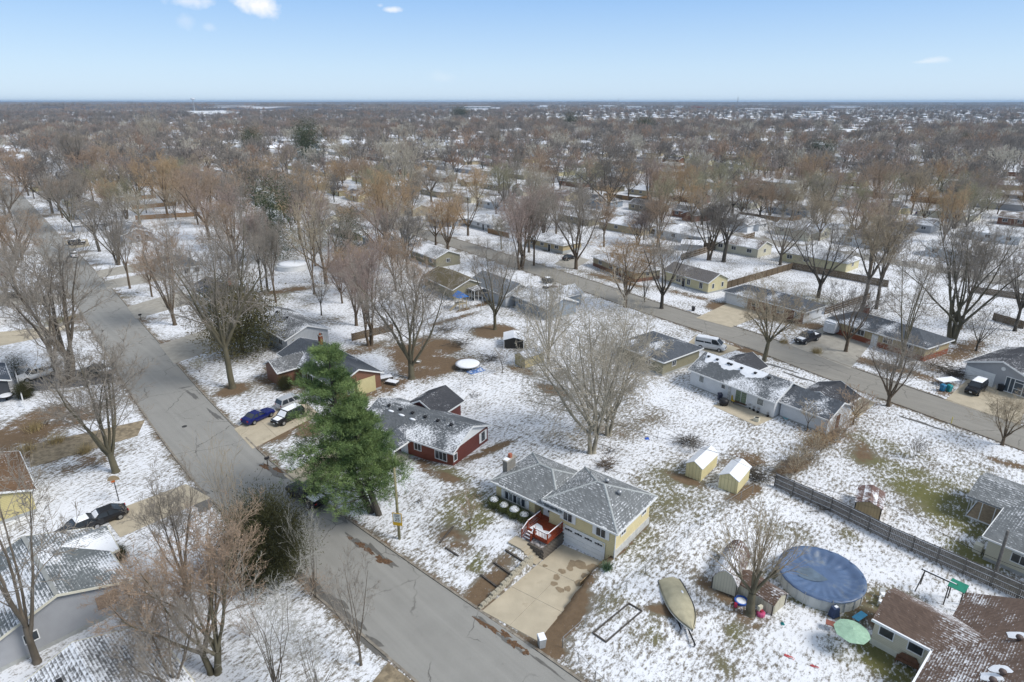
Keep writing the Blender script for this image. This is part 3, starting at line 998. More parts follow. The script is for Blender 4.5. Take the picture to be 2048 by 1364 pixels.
def grow(seed, H=1.0, trunk=.25, spread=.42, mains=5, kids=(7, 6, 5), tw=4, up=.35, r0=.035, twig=.0011, droop=0.0, stubs=False, lean=.05, multi=1, ang0=(18, 42)):
 """a bare deciduous tree of height about H; returns segment lists for trunk and crown"""
 rg = random.Random(seed)
 big, fine = [], []
 def path(p, d, L, ra, rb, n, wob, upp, store, lvl):
  pts = [p]
  for i in range(n):
   d = unit(np.array(d) + np.array([rg.gauss(0, wob), rg.gauss(0, wob), rg.gauss(0, wob) + upp]))
   q = pts[-1] + d * (L / n)
   fa, fb = i / n, (i + 1) / n
   store.append((*pts[-1], *q, ra + (rb - ra) * fa, ra + (rb - ra) * fb))
   pts.append(q)
  return pts, d
 def along(pts, t):
  k = t * (len(pts) - 1)
  i = min(int(k), len(pts) - 2)
  f = k - i
  d = unit(pts[i + 1] - pts[i])
  return pts[i] + (pts[i + 1] - pts[i]) * f, d
 def side(d, ang, az):
  ref = np.array([0, 0, 1.]) if abs(d[2]) < .95 else np.array([1., 0, 0])
  u = unit(np.cross(d, ref))
  w = np.cross(d, u)
  return unit(d * math.cos(ang) + (u * math.cos(az) + w * math.sin(az)) * math.sin(ang))
 def spawn(pts, L, ra, lvl, d_end):
  if lvl > len(kids):
   for i in range(tw):
    p, d = along(pts, rg.uniform(.15, 1))
    dd = side(d, R(rg.uniform(20, 55)), rg.uniform(0, 6.28))
    dd = unit(dd + np.array([0, 0, up * .3 - droop]))
    l = H * rg.uniform(.02, .045)
    fine.append((*p, *(p + dd * l), twig * 1.1, twig * .6))
   return
  nk = kids[lvl - 1]
  for i in range(nk):
   t = .22 + .78 * (i + rg.uniform(.2, .8)) / nk
   p, d = along(pts, min(t, .99))
   dd = side(d, R(rg.uniform(24, 56)), i * 2.4 + rg.uniform(-.6, .6))
   dd = unit(dd + np.array([0, 0, up * .35 - droop * .6]))
   l = L * rg.uniform(.34, .56) * (1.15 - .5 * t)
   rb = max(ra * .42 * (1.1 - .5 * t), twig * (1.5 if lvl < len(kids) else 1.15))
   n = {1: 4, 2: 3}.get(lvl, 2)
   ps, de = path(p, dd, l, rb, max(rb * .4, twig), n, .13, up * .12 - droop * .25, fine, lvl)
   spawn(ps, l, rb, lvl + 1, de)
 for mt in range(multi):
  az = rg.uniform(0, 6.28)
  ln = lean + (.16 if multi > 1 else 0)
  d0 = unit(np.array([math.cos(az) * ln, math.sin(az) * ln, 1]))
  th = H * trunk * rg.uniform(.85, 1.1)
  rr = r0 * H / (1 if multi == 1 else 1.35)
  base = np.array([math.cos(az) * rr * (0 if multi == 1 else 1.1), math.sin(az) * rr * (0 if multi == 1 else 1.1), -.02 * H])
  big.append((*base, *(base + np.array([0, 0, .035 * H])), rr * 1.5, rr * 1.05))
  base = base + np.array([0, 0, .035 * H])
  tp, dt = path(base, d0, th, rr * 1.05, rr * .8, 4, .025, .02, big, 0)
  nm = mains if multi == 1 else max(3, mains - 1)
  for i in range(nm):
   aa = az + i * 2 * PI / nm + rg.uniform(-.4, .4)
   cen = (i == 0)
   an = R(rg.uniform(*ang0)) * (.25 if cen else 1)
   dd = unit(np.array([math.cos(aa) * math.sin(an), math.sin(aa) * math.sin(an), math.cos(an)]))
   st = tp[-1] if i < 2 or rg.random() < .5 else along(tp, rg.uniform(.62, .98))[0]
   top = H * (1 - .2 * abs(math.sin(an)))
   l = (top - st[2]) / max(.45, math.cos(an)) * rg.uniform(.8, 1.0)
   l = min(l, H * .85)
   l *= (1 if cen else min(1, spread * 2.1))
   rm = rr * rg.uniform(.42, .6)
   if stubs:
    ps, de = path(st, dd, l * .4, rm * .85, rm * .5, 4, .05, up * .06, big, 0)
    for q in range(9):
     p, d = along(ps, rg.uniform(.45, 1))
     d2 = side(d, R(rg.uniform(10, 50)), rg.uniform(0, 6.28))
     d2 = unit(d2 + np.array([0, 0, .5]))
     l2 = H * rg.uniform(.28, .52)
     p2, _ = path(p, d2, l2, twig * 5, twig * 1.5, 4, .08, .05, fine, 1)
     for z in range(11):
      p3, d3 = along(p2, rg.uniform(.2, 1))
      dd3 = side(d3, R(rg.uniform(15, 45)), rg.uniform(0, 6.28))
      fine.append((*p3, *(p3 + dd3 * H * rg.uniform(.06, .14)), twig * 1.8, twig))
    continue
   # a limb: thick lower half belongs to the trunk part
   ps, de = path(st, dd, l, rm, rm * .16, 9, .07, up * .09, big, 0)
   spawn(ps, l, rm * .8, 1, de)
   spawn_mid = 0
 return big, fine
def norm_tree(big, fine):
 """scale to height 1"""
 a = np.array(fine)
 h = np.percentile(a[:, 5], 99.5)
 A = np.array(big)
 A /= h
 a /= h
 return A, a
PROTO = {}
PROTO_R = {}
def make_proto(key, sides_big=7, **k):
 big, fine = grow(**k)
 A, a = norm_tree(big, fine)
 V, F = branch_mesh('trunk', A, sides_big)
 mt = np_mesh('tree_trunk_' + key, V, F, True)
 V, F = branch_mesh('crown', a, 3)
 mc = np_mesh('tree_crown_' + key, V, F)
 mt.materials.append(None)
 mc.materials.append(None)
 PROTO[key] = (mt, mc)
 PROTO_R[key] = float(np.percentile(np.hypot(a[:, 3], a[:, 4]), 95))
TWG = .00075
make_proto('broad', seed=11, trunk=.2, spread=.48, mains=6, kids=(8, 6, 5), tw=4, r0=.027, twig=TWG, ang0=(20, 50))
make_proto('oak', seed=5, trunk=.24, spread=.5, mains=8, kids=(8, 7, 5), tw=4, r0=.034, twig=TWG, ang0=(28, 66), up=.2)
make_proto('vase', seed=23, trunk=.14, spread=.48, mains=7, kids=(8, 6, 5), tw=4, r0=.022, twig=TWG, ang0=(12, 34), up=.3)
make_proto('tall', seed=31, trunk=.34, spread=.4, mains=6, kids=(7, 6, 5), tw=4, r0=.02, twig=TWG, ang0=(12, 36), up=.4)
make_proto('round', seed=43, trunk=.22, spread=.44, mains=7, kids=(8, 7, 5), tw=5, r0=.022, twig=TWG, ang0=(18, 52), up=.3)
make_proto('multi', seed=53, trunk=.16, spread=.46, mains=5, kids=(7, 6, 5), tw=3, r0=.03, twig=TWG, ang0=(14, 44), multi=3)
make_proto('whip', seed=61, trunk=.1, spread=.5, mains=6, kids=(6, 4), tw=4, r0=.010, twig=.0007, ang0=(10, 32), up=.35, multi=2)
make_proto('sapling', seed=71, trunk=.22, spread=.36, mains=5, kids=(6, 4), tw=4, r0=.012, twig=.002, ang0=(14, 34), up=.4)
make_proto('whippy', seed=83, trunk=.12, spread=.5, mains=7, kids=(9, 6, 4), tw=2, r0=.030, twig=.0010, ang0=(24, 72), up=.10, droop=.05, multi=2)
make_proto('bush', seed=91, trunk=.05, spread=.5, mains=8, kids=(6, 5), tw=5, r0=.012, twig=.003, ang0=(12, 62), up=.2)
make_proto('pollard', seed=97, trunk=.16, mains=5, stubs=True, r0=.036, twig=.0009, ang0=(10, 40))
make_proto('open', seed=101, trunk=.2, spread=.46, mains=5, kids=(6, 5, 4), tw=3, r0=.022, twig=.0011, ang0=(22, 50), up=.2)
BARK = {
 'grey': mat('bark_grey', (.125, .105, .082), .95, var=.3, vscale=14, bump=.8, bscale=18),
 'brown': mat('bark_brown', (.12, .09, .062), .95, var=.3, vscale=14, bump=.8, bscale=18),
 'dark': mat('bark_dark', (.075, .066, .054), .95, var=.3, vscale=14, bump=.8, bscale=18),
 'pale': mat('bark_pale', (.27, .245, .19), .9, var=.3, vscale=9, bump=.5),
 'olive': mat('bark_olive', (.125, .112, .075), .95, var=.3, vscale=10, bump=.8, bscale=18),
}
TWIGC = {'grey': (0.286, 0.254, 0.215), 'dark': (0.195, 0.176, 0.156), 'rust': (.36, .27, .195), 'tan': (0.39, 0.325, 0.234), 'pale': (.43, .385, .31), 'olive': (0.312, 0.293, 0.195), 'pink': (0.338, 0.267, 0.234), 'ochre': (0.429, 0.305, 0.182), 'silver': (0.416, 0.403, 0.364)}
TWIG = {k: mat('twigs_' + k, c, .9, var=.25, vscale=.9) for k, c in TWIGC.items()}
TREES = []     # (x, y, height, label stub)
def tree(label, key, loc, H, rot=0.0, col='grey', bark='grey', group=None, wide=1.0, name='bare_tree', cat='tree', leaves=None, treesize=True):
 mt, mc = PROTO[key]
 r = thing(name, label, cat, loc, rot, group)
 r.scale = (H * wide, H * wide, H)
 for nm, me, m in (('trunk', mt, BARK[bark]), ('crown', mc, TWIG[col])):
  o = bpy.data.objects.new(nm, me)
  COL.objects.link(o)
  o.parent = r
  o.material_slots[0].link = 'OBJECT'
  o.material_slots[0].material = m
 if treesize:
  TREES.append((loc[0], loc[1], H))
 return r
def ptree(label, key, px, py, ytop, col='grey', bark='grey', width=None, rot=None, **k):
 """a tree whose foot shows at pixel (px, py) and whose top at row ytop; width of the crown in pixels"""
 g = G(px, py)
 H = top_height(px, py, ytop)
 wide = 1.0
 if width:
  depth = g[1] * math.cos(PITCH) + (CAMH - H * .6) * math.sin(PITCH)
  wide = (width / FOC * depth) / (2 * PROTO_R[key] * H)
  wide = min(max(wide, .45), 2.2)
 return tree(label, key, g, H, random.uniform(0, 6.28) if rot is None else rot, col, bark, wide=wide, **k)
# ------------------------------------------------------------------ evergreens
def needle_mesh(name, tufts, per, ln, wd, seed):
 """tufts: list of (point, outward direction, size)"""
 rg = np.random.default_rng(seed)
 P = np.array([t[0] for t in tufts])
 D = np.array([t[1] for t in tufts])
 S = np.array([t[2] for t in tufts])
 n = len(P)
 d = D[:, None, :] * .75 + rg.normal(0, .62, (n, per, 3))
 d[:, :, 2] += .28
 d /= np.linalg.norm(d, axis=2, keepdims=True)
 o = P[:, None, :] + rg.normal(0, .16, (n, per, 3)) * S[:, None, None]
 l = ln * S[:, None, None] * rg.uniform(.6, 1.2, (n, per, 1))
 s = np.cross(d, rg.normal(0, 1, (n, per, 3)))
 s /= np.linalg.norm(s, axis=2, keepdims=True)
 w = wd * S[:, None, None]
 a = o - s * w
 b = o + s * w
 c = o + d * l
 V = np.stack([a, b, c], 2).reshape(-1, 3)
 F = np.arange(len(V)).reshape(-1, 3)
 return np_mesh(name, V, F)
def leaf_mat(name, c1, c2, scale=.9):
 m, nt, b = new_mat(name)
 N, L = nt.nodes, nt.links
 tc = N.new('ShaderNodeTexCoord')
 nz = N.new('ShaderNodeTexNoise')
 nz.inputs['Scale'].default_value = scale
 nz.inputs['Detail'].default_value = 4
 L.new(tc.outputs['Object'], nz.inputs['Vector'])
 mr = N.new('ShaderNodeMapRange')
 mr.inputs[1].default_value = .36
 mr.inputs[2].default_value = .64
 L.new(nz.outputs['Fac'], mr.inputs[0])
 mx = N.new('ShaderNodeMixRGB')
 mx.inputs[1].default_value = (*c1, 1)
 mx.inputs[2].default_value = (*c2, 1)
 L.new(mr.outputs[0], mx.inputs[0])
 L.new(mx.outputs[0], b.inputs['Base Color'])
 b.inputs['Roughness'].default_value = .75
 b.inputs['Specular IOR Level'].default_value = .2
 return m
PINEG = leaf_mat('pine_needles', (.05, .095, .032), (.22, .30, .11), .5)
SPRUCEG = leaf_mat('spruce_needles', (.03, .045, .02), (.075, .10, .045), .5)
YEWG = leaf_mat('yew_needles', (.022, .024, .010), (.075, .075, .03), .8)
MAGG = leaf_mat('evergreen_leaves', (.045, .05, .02), (.16, .135, .06), .6)
def pine_tree(label, loc, H, Rc):
 """two stemmed pine with layered plumes of long needles"""
 rg = random.Random(4)
 t = thing('pine_tree', label, 'tree', loc)
 segs, tufts = [], []
 stems = [((-.5, .25), (-.25, .0), H), ((.4, -.2), (-.19, -.02), H * .7)]
 for (b, ln, hh) in stems:
  p = np.array([b[0], b[1], -.2])
  n = 10
  for i in range(n):
   f = i / n
   q = np.array([b[0] + ln[0] * hh * .6 * (1 - (1 - (i + 1) / n) ** 2.6), b[1] + ln[1] * hh * (i + 1) / n, hh * (i + 1) / n])
   segs.append((*p, *q, .34 * (1 - f) ** .7 + .03, .34 * (1 - (i + 1) / n) ** .7 + .03))
   if f > .07:
    nb = 6
    for k in range(nb):
     az = k * 2 * PI / nb + i * 1.1 + rg.uniform(-.3, .3)
     g = (f - .07) / .93
     L = Rc * (0.75 + 1.5 * g) if g < .18 else Rc * (1.04 - .90 * (g - .18) / .82)
     L *= rg.uniform(.8, 1.1) * (1.12 if math.cos(az) < 0 else .84)
     if f < .13 and rg.random() < .4:
      continue
     d = np.array([math.cos(az), math.sin(az), rg.uniform(.0, .28)])
     st = p + (q - p) * rg.random()
     prev = st
     m = 6
     for j in range(m):
      d = d + np.array([0, 0, .05])
      nx_ = prev + unit(d) * L / m
      segs.append((*prev, *nx_, .07 * (1 - j / m) + .015, .07 * (1 - (j + 1) / m) + .012))
      if j >= 1:
       for s_ in range(11 + j):
        o = np.array([rg.gauss(0, .42), rg.gauss(0, .42), rg.gauss(.12, .16)]) * (.55 + .14 * j) * L / 3.6
        sd = rg.choice((-1, 1)) * rg.uniform(.1, .9)
        perp = np.array([-d[1], d[0], 0]) * sd * L * .24
        tufts.append((nx_ + o + perp, unit(d + perp * .5), rg.uniform(.7, 1.15)))
      prev = nx_
   p = q
  for s_ in range(30):
   tufts.append((p + np.array([rg.gauss(0, .4), rg.gauss(0, .4), rg.gauss(-.3, .6)]), np.array([0, 0, 1.]), .9))
 V, F = branch_mesh('trunk', segs, 7)
 part('trunk', np_mesh('pine_trunk', V, F, True), BARK['dark'], t)
 part('foliage', needle_mesh('pine_foliage', tufts, 24, .36, .024, 3), PINEG, t)
 return t
def conifer_mesh(key, seed, n=36, taper=1.0, width=.2):
 rg = random.Random(seed)
 segs = [(0, 0, -.01, 0, 0, .98, .014, .002)]
 tufts = []
 for i in range(n):
  f = (i + .5) / n
  z = .08 + .9 * f
  L = width * (1 - f) ** taper + .012
  for k in range(13):
   az = k * .4833 + i * .37 + rg.uniform(-.2, .2)
   l = L * rg.uniform(.7, 1.1)
   e = np.array([math.cos(az) * l, math.sin(az) * l, z - l * .28])
   for q in range(4):
    s = .3 + .7 * (q + 1) / 4
    tufts.append((np.array([e[0] * s, e[1] * s, z - l * .28 * s]) + np.array([rg.gauss(0, .006), rg.gauss(0, .006), rg.gauss(0, .006)]), unit(np.array([math.cos(az), math.sin(az), -.35])), rg.uniform(.8, 1.2)))
 V, F = branch_mesh('t', segs, 6)
 mt = np_mesh('conifer_trunk_' + key, V, F)
 mc = needle_mesh('conifer_foliage_' + key, tufts, 7, .026, .0042, seed)
 mt.materials.append(None)
 mc.materials.append(None)
 PROTO[key] = (mt, mc)
 PROTO_R[key] = width
def ball_mesh(key, seed, shape=(.5, .5, .5), n=900, per=7, ln=.07, wd=.014, cz=.5):
 rg = random.Random(seed)
 tufts = []
 for i in range(n):
  z = rg.uniform(-1, 1)
  a = rg.uniform(0, 6.28)
  r = math.sqrt(1 - z * z)
  lump = 1 + .14 * math.sin(a * 3 + z * 4 + seed) + .1 * math.sin(a * 7 - z * 6) + .07 * math.sin(z * 13 + a)
  k = rg.uniform(.55, 1.0) ** .5 * lump
  d = np.array([math.cos(a) * r, math.sin(a) * r, z])
  tufts.append((d * k * np.array(shape) + np.array([0, 0, cz]), d, rg.uniform(.7, 1.2)))
 segs = [(0, 0, -.02, 0, 0, cz, .03, .02)]
 for i in range(8):
  a = i * .8
  segs.append((0, 0, .12, math.cos(a) * shape[0] * .6, math.sin(a) * shape[1] * .6, cz + .1, .018, .008))
 V, F = branch_mesh('t', segs, 6)
 mt = np_mesh('evergreen_stem_' + key, V, F)
 mc = needle_mesh('evergreen_foliage_' + key, tufts, per, ln, wd, seed)
 mt.materials.append(None)
 mc.materials.append(None)
 PROTO[key] = (mt, mc)
 PROTO_R[key] = shape[0]
conifer_mesh('spruce', 3, 38, .85, .17)
conifer_mesh('narrow', 8, 34, .7, .13)
ball_mesh('yew', 5, (.50, .46, .54), 7000, 7, .042, .0055)
ball_mesh('magnolia', 6, (.44, .44, .5), 3200, 6, .036, .0085, .52)
def evergreen(label, key, px, py, ytop, m, wide=1.0, name='conifer_tree', group=None, loc=None, H=None, cat='tree'):
 g = loc or G(px, py)
 H = H or top_height(px, py, ytop)
 if key in ('yew', 'magnolia'):
  # a mound shows its widest silhouette, not its very top: size it by the whole outline
  H = (py - ytop) / FOC * (g[1] * math.cos(PITCH) + CAMH * math.sin(PITCH)) * .82
 r = thing(name, label, cat, g, random.uniform(0, 6.28), group)
 r.scale = (H * wide, H * wide, H)
 mt, mc = PROTO[key]
 for nm, me, mm in (('trunk', mt, BARK['dark']), ('foliage', mc, m)):
  o = bpy.data.objects.new(nm, me)
  COL.objects.link(o)
  o.parent = r
  o.material_slots[0].link = 'OBJECT'
  o.material_slots[0].material = mm
 TREES.append((g[0], g[1], H))
 return r
# ------------------------------------------------------------------ houses
HOUSES = []      # (x, y, radius)
def win(parent, side, x, z, w, h, hw, hl, kind='window', glass=None, frame_m=None, panes=2, shutters=None, offs=0.0):
 """an opening on a wall of a house; side f b l r, x along the wall from its middle, z the middle height"""
 glass = glass or GLASS
 frame_m = frame_m or WHITE
 t = .05
 if side == 'f':
  org, ux, n = (0, -hw - offs), (1, 0), (0, -1)
 elif side == 'b':
  org, ux, n = (0, hw + offs), (-1, 0), (0, 1)
 elif side == 'r':
  org, ux, n = (hl + offs, 0), (0, 1), (1, 0)
 else:
  org, ux, n = (-hl - offs, 0), (0, -1), (-1, 0)
 ang = math.atan2(ux[1], ux[0])
 def at_(dx, d):
  return (org[0] + ux[0] * dx + n[0] * d, org[1] + ux[1] * dx + n[1] * d)
 fr = MB()
 b = .075
 for (dx, dz, ww, hh) in ((0, h / 2 + b / 2, w + 2 * b, b), (0, -h / 2 - b / 2, w + 2 * b, b), (-w / 2 - b / 2, 0, b, h), (w / 2 + b / 2, 0, b, h)):
  c = at_(x + dx, .03)
  fr.box((c[0], c[1], z + dz), (ww, .07, hh), ang)
 for i in range(1, panes):
  c = at_(x - w / 2 + w * i / panes, .028)
  fr.box((c[0], c[1], z), (.05, .05, h), ang)
 f = part(kind, fr, frame_m, parent)
 c = at_(x, .012)
 part('pane', MB().box((c[0], c[1], z), (w, .02, h), ang), glass, f)
 if shutters:
  for sgn in (-1, 1):
   c = at_(x + sgn * (w / 2 + .075 + .19), .03)
   part('shutter', MB().box((c[0], c[1], z), (.34, .05, h + .1), ang), shutters, parent)
 return f
def door(parent, side, x, w, h, hw, hl, m, z0=0.0, name='door', panels=0, offs=0.0):
 if side == 'f':
  org, ux, n = (0, -hw - offs), (1, 0), (0, -1)
 elif side == 'r':
  org, ux, n = (hl + offs, 0), (0, 1), (1, 0)
 elif side == 'b':
  org, ux, n = (0, hw + offs), (-1, 0), (0, 1)
 else:
  org, ux, n = (-hl - offs, 0), (0, -1), (-1, 0)
 ang = math.atan2(ux[1], ux[0])
 c = (org[0] + ux[0] * x + n[0] * .02, org[1] + ux[1] * x + n[1] * .02)
 mb = MB()
 b = .09
 mb.box((c[0] - ux[0] * (w / 2 + b / 2), c[1] - ux[1] * (w / 2 + b / 2), z0 + h / 2), (b, .08, h), ang)
 mb.box((c[0] + ux[0] * (w / 2 + b / 2), c[1] + ux[1] * (w / 2 + b / 2), z0 + h / 2), (b, .08, h), ang)
 mb.box((c[0], c[1], z0 + h + b / 2), (w + 2 * b, .08, b), ang)
 d = part(name, mb, WHITE, parent)
 if panels:
  for i in range(panels):
   hh = h / panels
   part('panel', MB().box((c[0], c[1], z0 + hh * (i + .5)), (w - .02, .04, hh - .03), ang), m, d)
 else:
  part('leaf', MB().box((c[0], c[1], z0 + h / 2), (w - .02, .04, h - .02), ang), m, d)
  part('handle', MB().box((c[0] + ux[0] * w * .38 + n[0] * .04, c[1] + ux[1] * w * .38 + n[1] * .04, z0 + 1.0), (.06, .05, .06), ang), METAL, d)
 return d
def gable_roof(L, W, e, rise, th=.16, axis='x'):
 """roof outline L x W, eaves at height e, ridge along x"""
 hl, hw = L / 2, W / 2
 mb = MB()
 for s in (-1, 1):
  p = [(-hl, s * hw, e - th), (hl, s * hw, e - th), (hl, 0, e + rise - th), (-hl, 0, e + rise - th), (-hl, s * hw, e), (hl, s * hw, e), (hl, 0, e + rise), (-hl, 0, e + rise)]
  if s > 0:
   p = [p[1], p[0], p[3], p[2], p[5], p[4], p[7], p[6]]
  mb.hull8(p)
 return mb
def hip_roof(L, W, e, rise, th=.16, run=None):
 hl, hw = L / 2, W / 2
 run = W / 2 if run is None else run
 run = min(run, hl - .05)
 mb = MB()
 A = [(-hl, -hw, e), (hl, -hw, e), (hl, hw, e), (-hl, hw, e)]
 Bm = [(x, y, z - th) for x, y, z in A]
 r0, r1 = (-hl + run, 0, e + rise), (hl - run, 0, e + rise)
 mb.add(A + [r0, r1] + Bm, [(0, 1, 5, 4), (2, 3, 4, 5), (1, 2, 5), (3, 0, 4), (0, 6, 7, 1), (1, 7, 8, 2), (2, 8, 9, 3), (3, 9, 6, 0), (9, 8, 7, 6)])
 return mb
def wall_box(L, W, z0, e, rise, gable, mb=None, cx=0, cy=0):
 hl, hw = L / 2, W / 2
 mb = mb or MB()
 A = [(-hl, -hw), (hl, -hw), (hl, hw), (-hl, hw)]
 lo = [(x, y, z0) for x, y in A]
 hi = [(x, y, e) for x, y in A]
 if gable:
  vs = lo + hi + [(-hl, 0, e + rise), (hl, 0, e + rise)]
  fs = [(0, 1, 5, 4), (2, 3, 7, 6), (1, 2, 6, 9, 5), (3, 0, 4, 8, 7), (3, 2, 1, 0), (4, 5, 9, 8), (6, 7, 8, 9)]
 else:
  vs = lo + hi
  fs = [(0, 1, 5, 4), (2, 3, 7, 6), (1, 2, 6, 5), (3, 0, 4, 7), (3, 2, 1, 0), (4, 5, 6, 7)]
 return mb.add(vs, fs)
def fascia(parent, L, W, e, rise, kind, m, th=.18):
 mb = MB()
 hl, hw = L / 2 + .012, W / 2 + .012
 for s in (-1, 1):
  mb.box((0, s * (hw + .04), e - th / 2 - .02), (2 * hl, .09, th))
 if kind == 'hip':
  for s in (-1, 1):
   mb.box((s * (hl + .04), 0, e - th / 2 - .02), (.09, 2 * hw, th))
 else:
  for sx in (-1, 1):
   for sy in (-1, 1):
    x0, x1 = sx * hl, sx * (hl + .06)
    p = [(x0, sy * hw, e - th - .02), (x1, sy * hw, e - th - .02), (x1, 0, e + rise - th - .02), (x0, 0, e + rise - th - .02),
      (x0, sy * hw, e + .02), (x1, sy * hw, e + .02), (x1, 0, e + rise + .02), (x0, 0, e + rise + .02)]
    mb.hull8(p)
 return part('fascia', mb, m, parent)
def wing(root, L, W, e, rise, kind, wm, rm, z0=-.3, ov=.45, rk=.3, fm=None, cx=0, cy=0, rot=0, cut=0, gable_m=None, foot=None, foot_h=.35, fasc=None):
 """walls and roof of one wing, its own axes turned by rot inside the house"""
 def place(o):
  o.location = (cx, cy, 0)
  o.rotation_euler = (0, 0, rot)
  return o
 iL = L - 2 * (rk if kind == 'gable' else ov)
 iW = W - 2 * ov
 rise_in = rise * (iW / W)
 e_in = e + rise * (1 - iW / W) - .17
 w = place(part('wall', wall_box(iL, iW, z0, e_in if kind == 'gable' else e - .1, rise_in, kind == 'gable'), wm, root))
 if foot:
  place(part('foundation', MB().box((0, 0, (z0 + foot_h) / 2), (iL + .04, iW + .04, foot_h - z0)), foot, root))
 if gable_m and kind == 'gable':
  for s in (-1, 1):
   x = s * (iL / 2 + .012)
   place(part('gable', MB().add([(x, -iW / 2, e_in), (x, iW / 2, e_in), (x, 0, e_in + rise_in)], [(0, 1, 2)]), gable_m, root))
 r = place(part('roof', gable_roof(L, W, e, rise) if kind == 'gable' else hip_roof(L, W, e, rise), rm, root))
 f = fascia(root, L, W, e, rise, kind, fasc or WHITE)
 f.parent = r
 return iL / 2, iW / 2
def frame_from(A, B, e, flip=1):
 a, b = G0(*A, e), G0(*B, e)
 L = math.dist(a, b)
 ang = math.atan2(b[1] - a[1], b[0] - a[0])
 return a, b, L, ang
def hroot(label, A, B, W, e, cat='house', name='house', side=1, group=None, L=None, zadd=0.0, anchor='A'):
 """A, B: pixels of the two ends of one eave at height e; the house extends W away from the camera (side=1) or towards it (side=-1)"""
 a, b, Lm, ang = frame_from(A, B, e)
 ux, uy = math.cos(ang), math.sin(ang)
 if L:
  if anchor == 'A':
   b = (a[0] + ux * L, a[1] + uy * L)
  else:
   a = (b[0] - ux * L, b[1] - uy * L)
 else:
  L = Lm
 nx_, ny_ = -uy * side, ux * side
 c = ((a[0] + b[0]) / 2 + nx_ * W / 2, (a[1] + b[1]) / 2 + ny_ * W / 2)
 r = thing(name, label, cat, (c[0], c[1], zadd), ang, group)
 HOUSES.append((c[0], c[1], math.hypot(L, W) / 2))
 return r, L
def roof_vents(root, xs, y, z, rm=None, snow=True):
 for x in xs:
  part('roof_vent', MB().box((x, y, z), (.34, .3, .22)).box((x, y, z + .13), (.42, .4, .04)), DARK, root)
def chimney(root, x, y, z0, z1, sx=.7, sy=.5, m=None, pot=True, capm=None):
 m = m or BRICKRED
 c = part('chimney', MB().box((x, y, (z0 + z1) / 2), (sx, sy, z1 - z0)), m, root)
 part('chimney_cap', MB().box((x, y, z1 + .05), (sx + .12, sy + .12, .1)), capm or CONC2, c)
 if pot:
  part('flue', MB().box((x, y, z1 + .28), (.26, .26, .36)), BRICKRED, c)
# shared wall paints and roofs
YELLOW = siding_mat('pale_yellow_siding', (.70, .60, .35), .2)
REDS = siding_mat('barn_red_siding', (.14, .042, .034), .17)
REDF = siding_mat('rust_red_siding', (.20, .062, .038), .17)
WHITES = siding_mat('white_siding', (.66, .68, .70), .18)
GREYS = siding_mat('light_grey_siding', (.42, .44, .46), .3, True)
GREYL = siding_mat('grey_lap_siding', (.36, .37, .39), .14)
BLUES = siding_mat('blue_grey_siding', (.27, .32, .38), .16)
CREAM = siding_mat('cream_siding', (.60, .57, .45), .16)
CREAMV = siding_mat('cream_board_siding', (.60, .54, .33), .3, True)
TANS = siding_mat('tan_siding', (.40, .34, .23), .25)
TANV = siding_mat('tan_board_siding', (.42, .34, .20), .5, True)
OLIVES = siding_mat('olive_tan_siding', (.27, .25, .17), .25)
DARKS = siding_mat('charcoal_siding', (.06, .065, .075), .2)
BRICK = siding_mat('brown_brick_wall', (.20, .10, .065), .12)
FOUND = mat('block_foundation', (.36, .37, .36), .9, var=.12, vscale=3, bump=.3)
RG = roof_mat('grey_shingles_light_snow', (.155, .165, .17), .235, .3)
RG2 = roof_mat('grey_shingles_half_snow', (.12, .13, .14), .34, .75, seed=5)
RG3 = roof_mat('slate_shingles_light_snow', (.085, .095, .11), .24, .8, seed=11, streak=.6)
RG4 = roof_mat('grey_shingles_much_snow', (.12, .125, .13), .52, .6, seed=17)
RW = roof_mat('snow_covered_shingles', (.14, .14, .14), .78, .5, seed=23)
RW2 = roof_mat('snowy_brown_shingles', (.13, .10, .08), .58, .7, seed=29)
RB = roof_mat('brown_shingles', (.135, .095, .075), .20, .95, seed=37)
RBN = roof_mat('bare_brown_shingles', (.16, .10, .06), .08, .5, seed=41)
RD = roof_mat('dark_shingles', (.06, .062, .07), .22, .7, seed=43)
RDW = roof_mat('dark_shingles_snowy', (.08, .08, .085), .42, .8, seed=47)
RHERO = roof_mat('hero_grey_shingles', (.175, .185, .19), .265, .22, row=.10, seed=2, streak=1.5)
RSHED = mat('snowy_metal_roof', (.74, .76, .80), .6, var=.08)
# ------------------------------------------------------------------ the pale yellow split level house
A0, B0 = G0(1084, 998, 4.4), G0(1235, 1068, 4.4)
hr, _ = hroot('pale yellow split level house with grey hip roofs and a garage under the bedrooms', (1084, 998), (1235, 1068), 7.9, 4.4)
HX, HY, HA = hr.location.x, hr.location.y, hr.rotation_euler.z
hr['group'] = 'houses with yellow walls'
del hr['group']
def hw_(x, y):
 """hero house coordinates to world"""
 return (HX + x * math.cos(HA) - y * math.sin(HA), HY + x * math.sin(HA) + y * math.cos(HA))
def hl_(p):
 dx, dy = p[0] - HX, p[1] - HY
 return (dx * math.cos(HA) + dy * math.sin(HA), -dx * math.sin(HA) + dy * math.cos(HA))
L_, W_ = 8.75, 7.9
# right wing: garage below, bedrooms above
iL, iW = L_ / 2 - .5, W_ / 2 - .5
mb = MB()
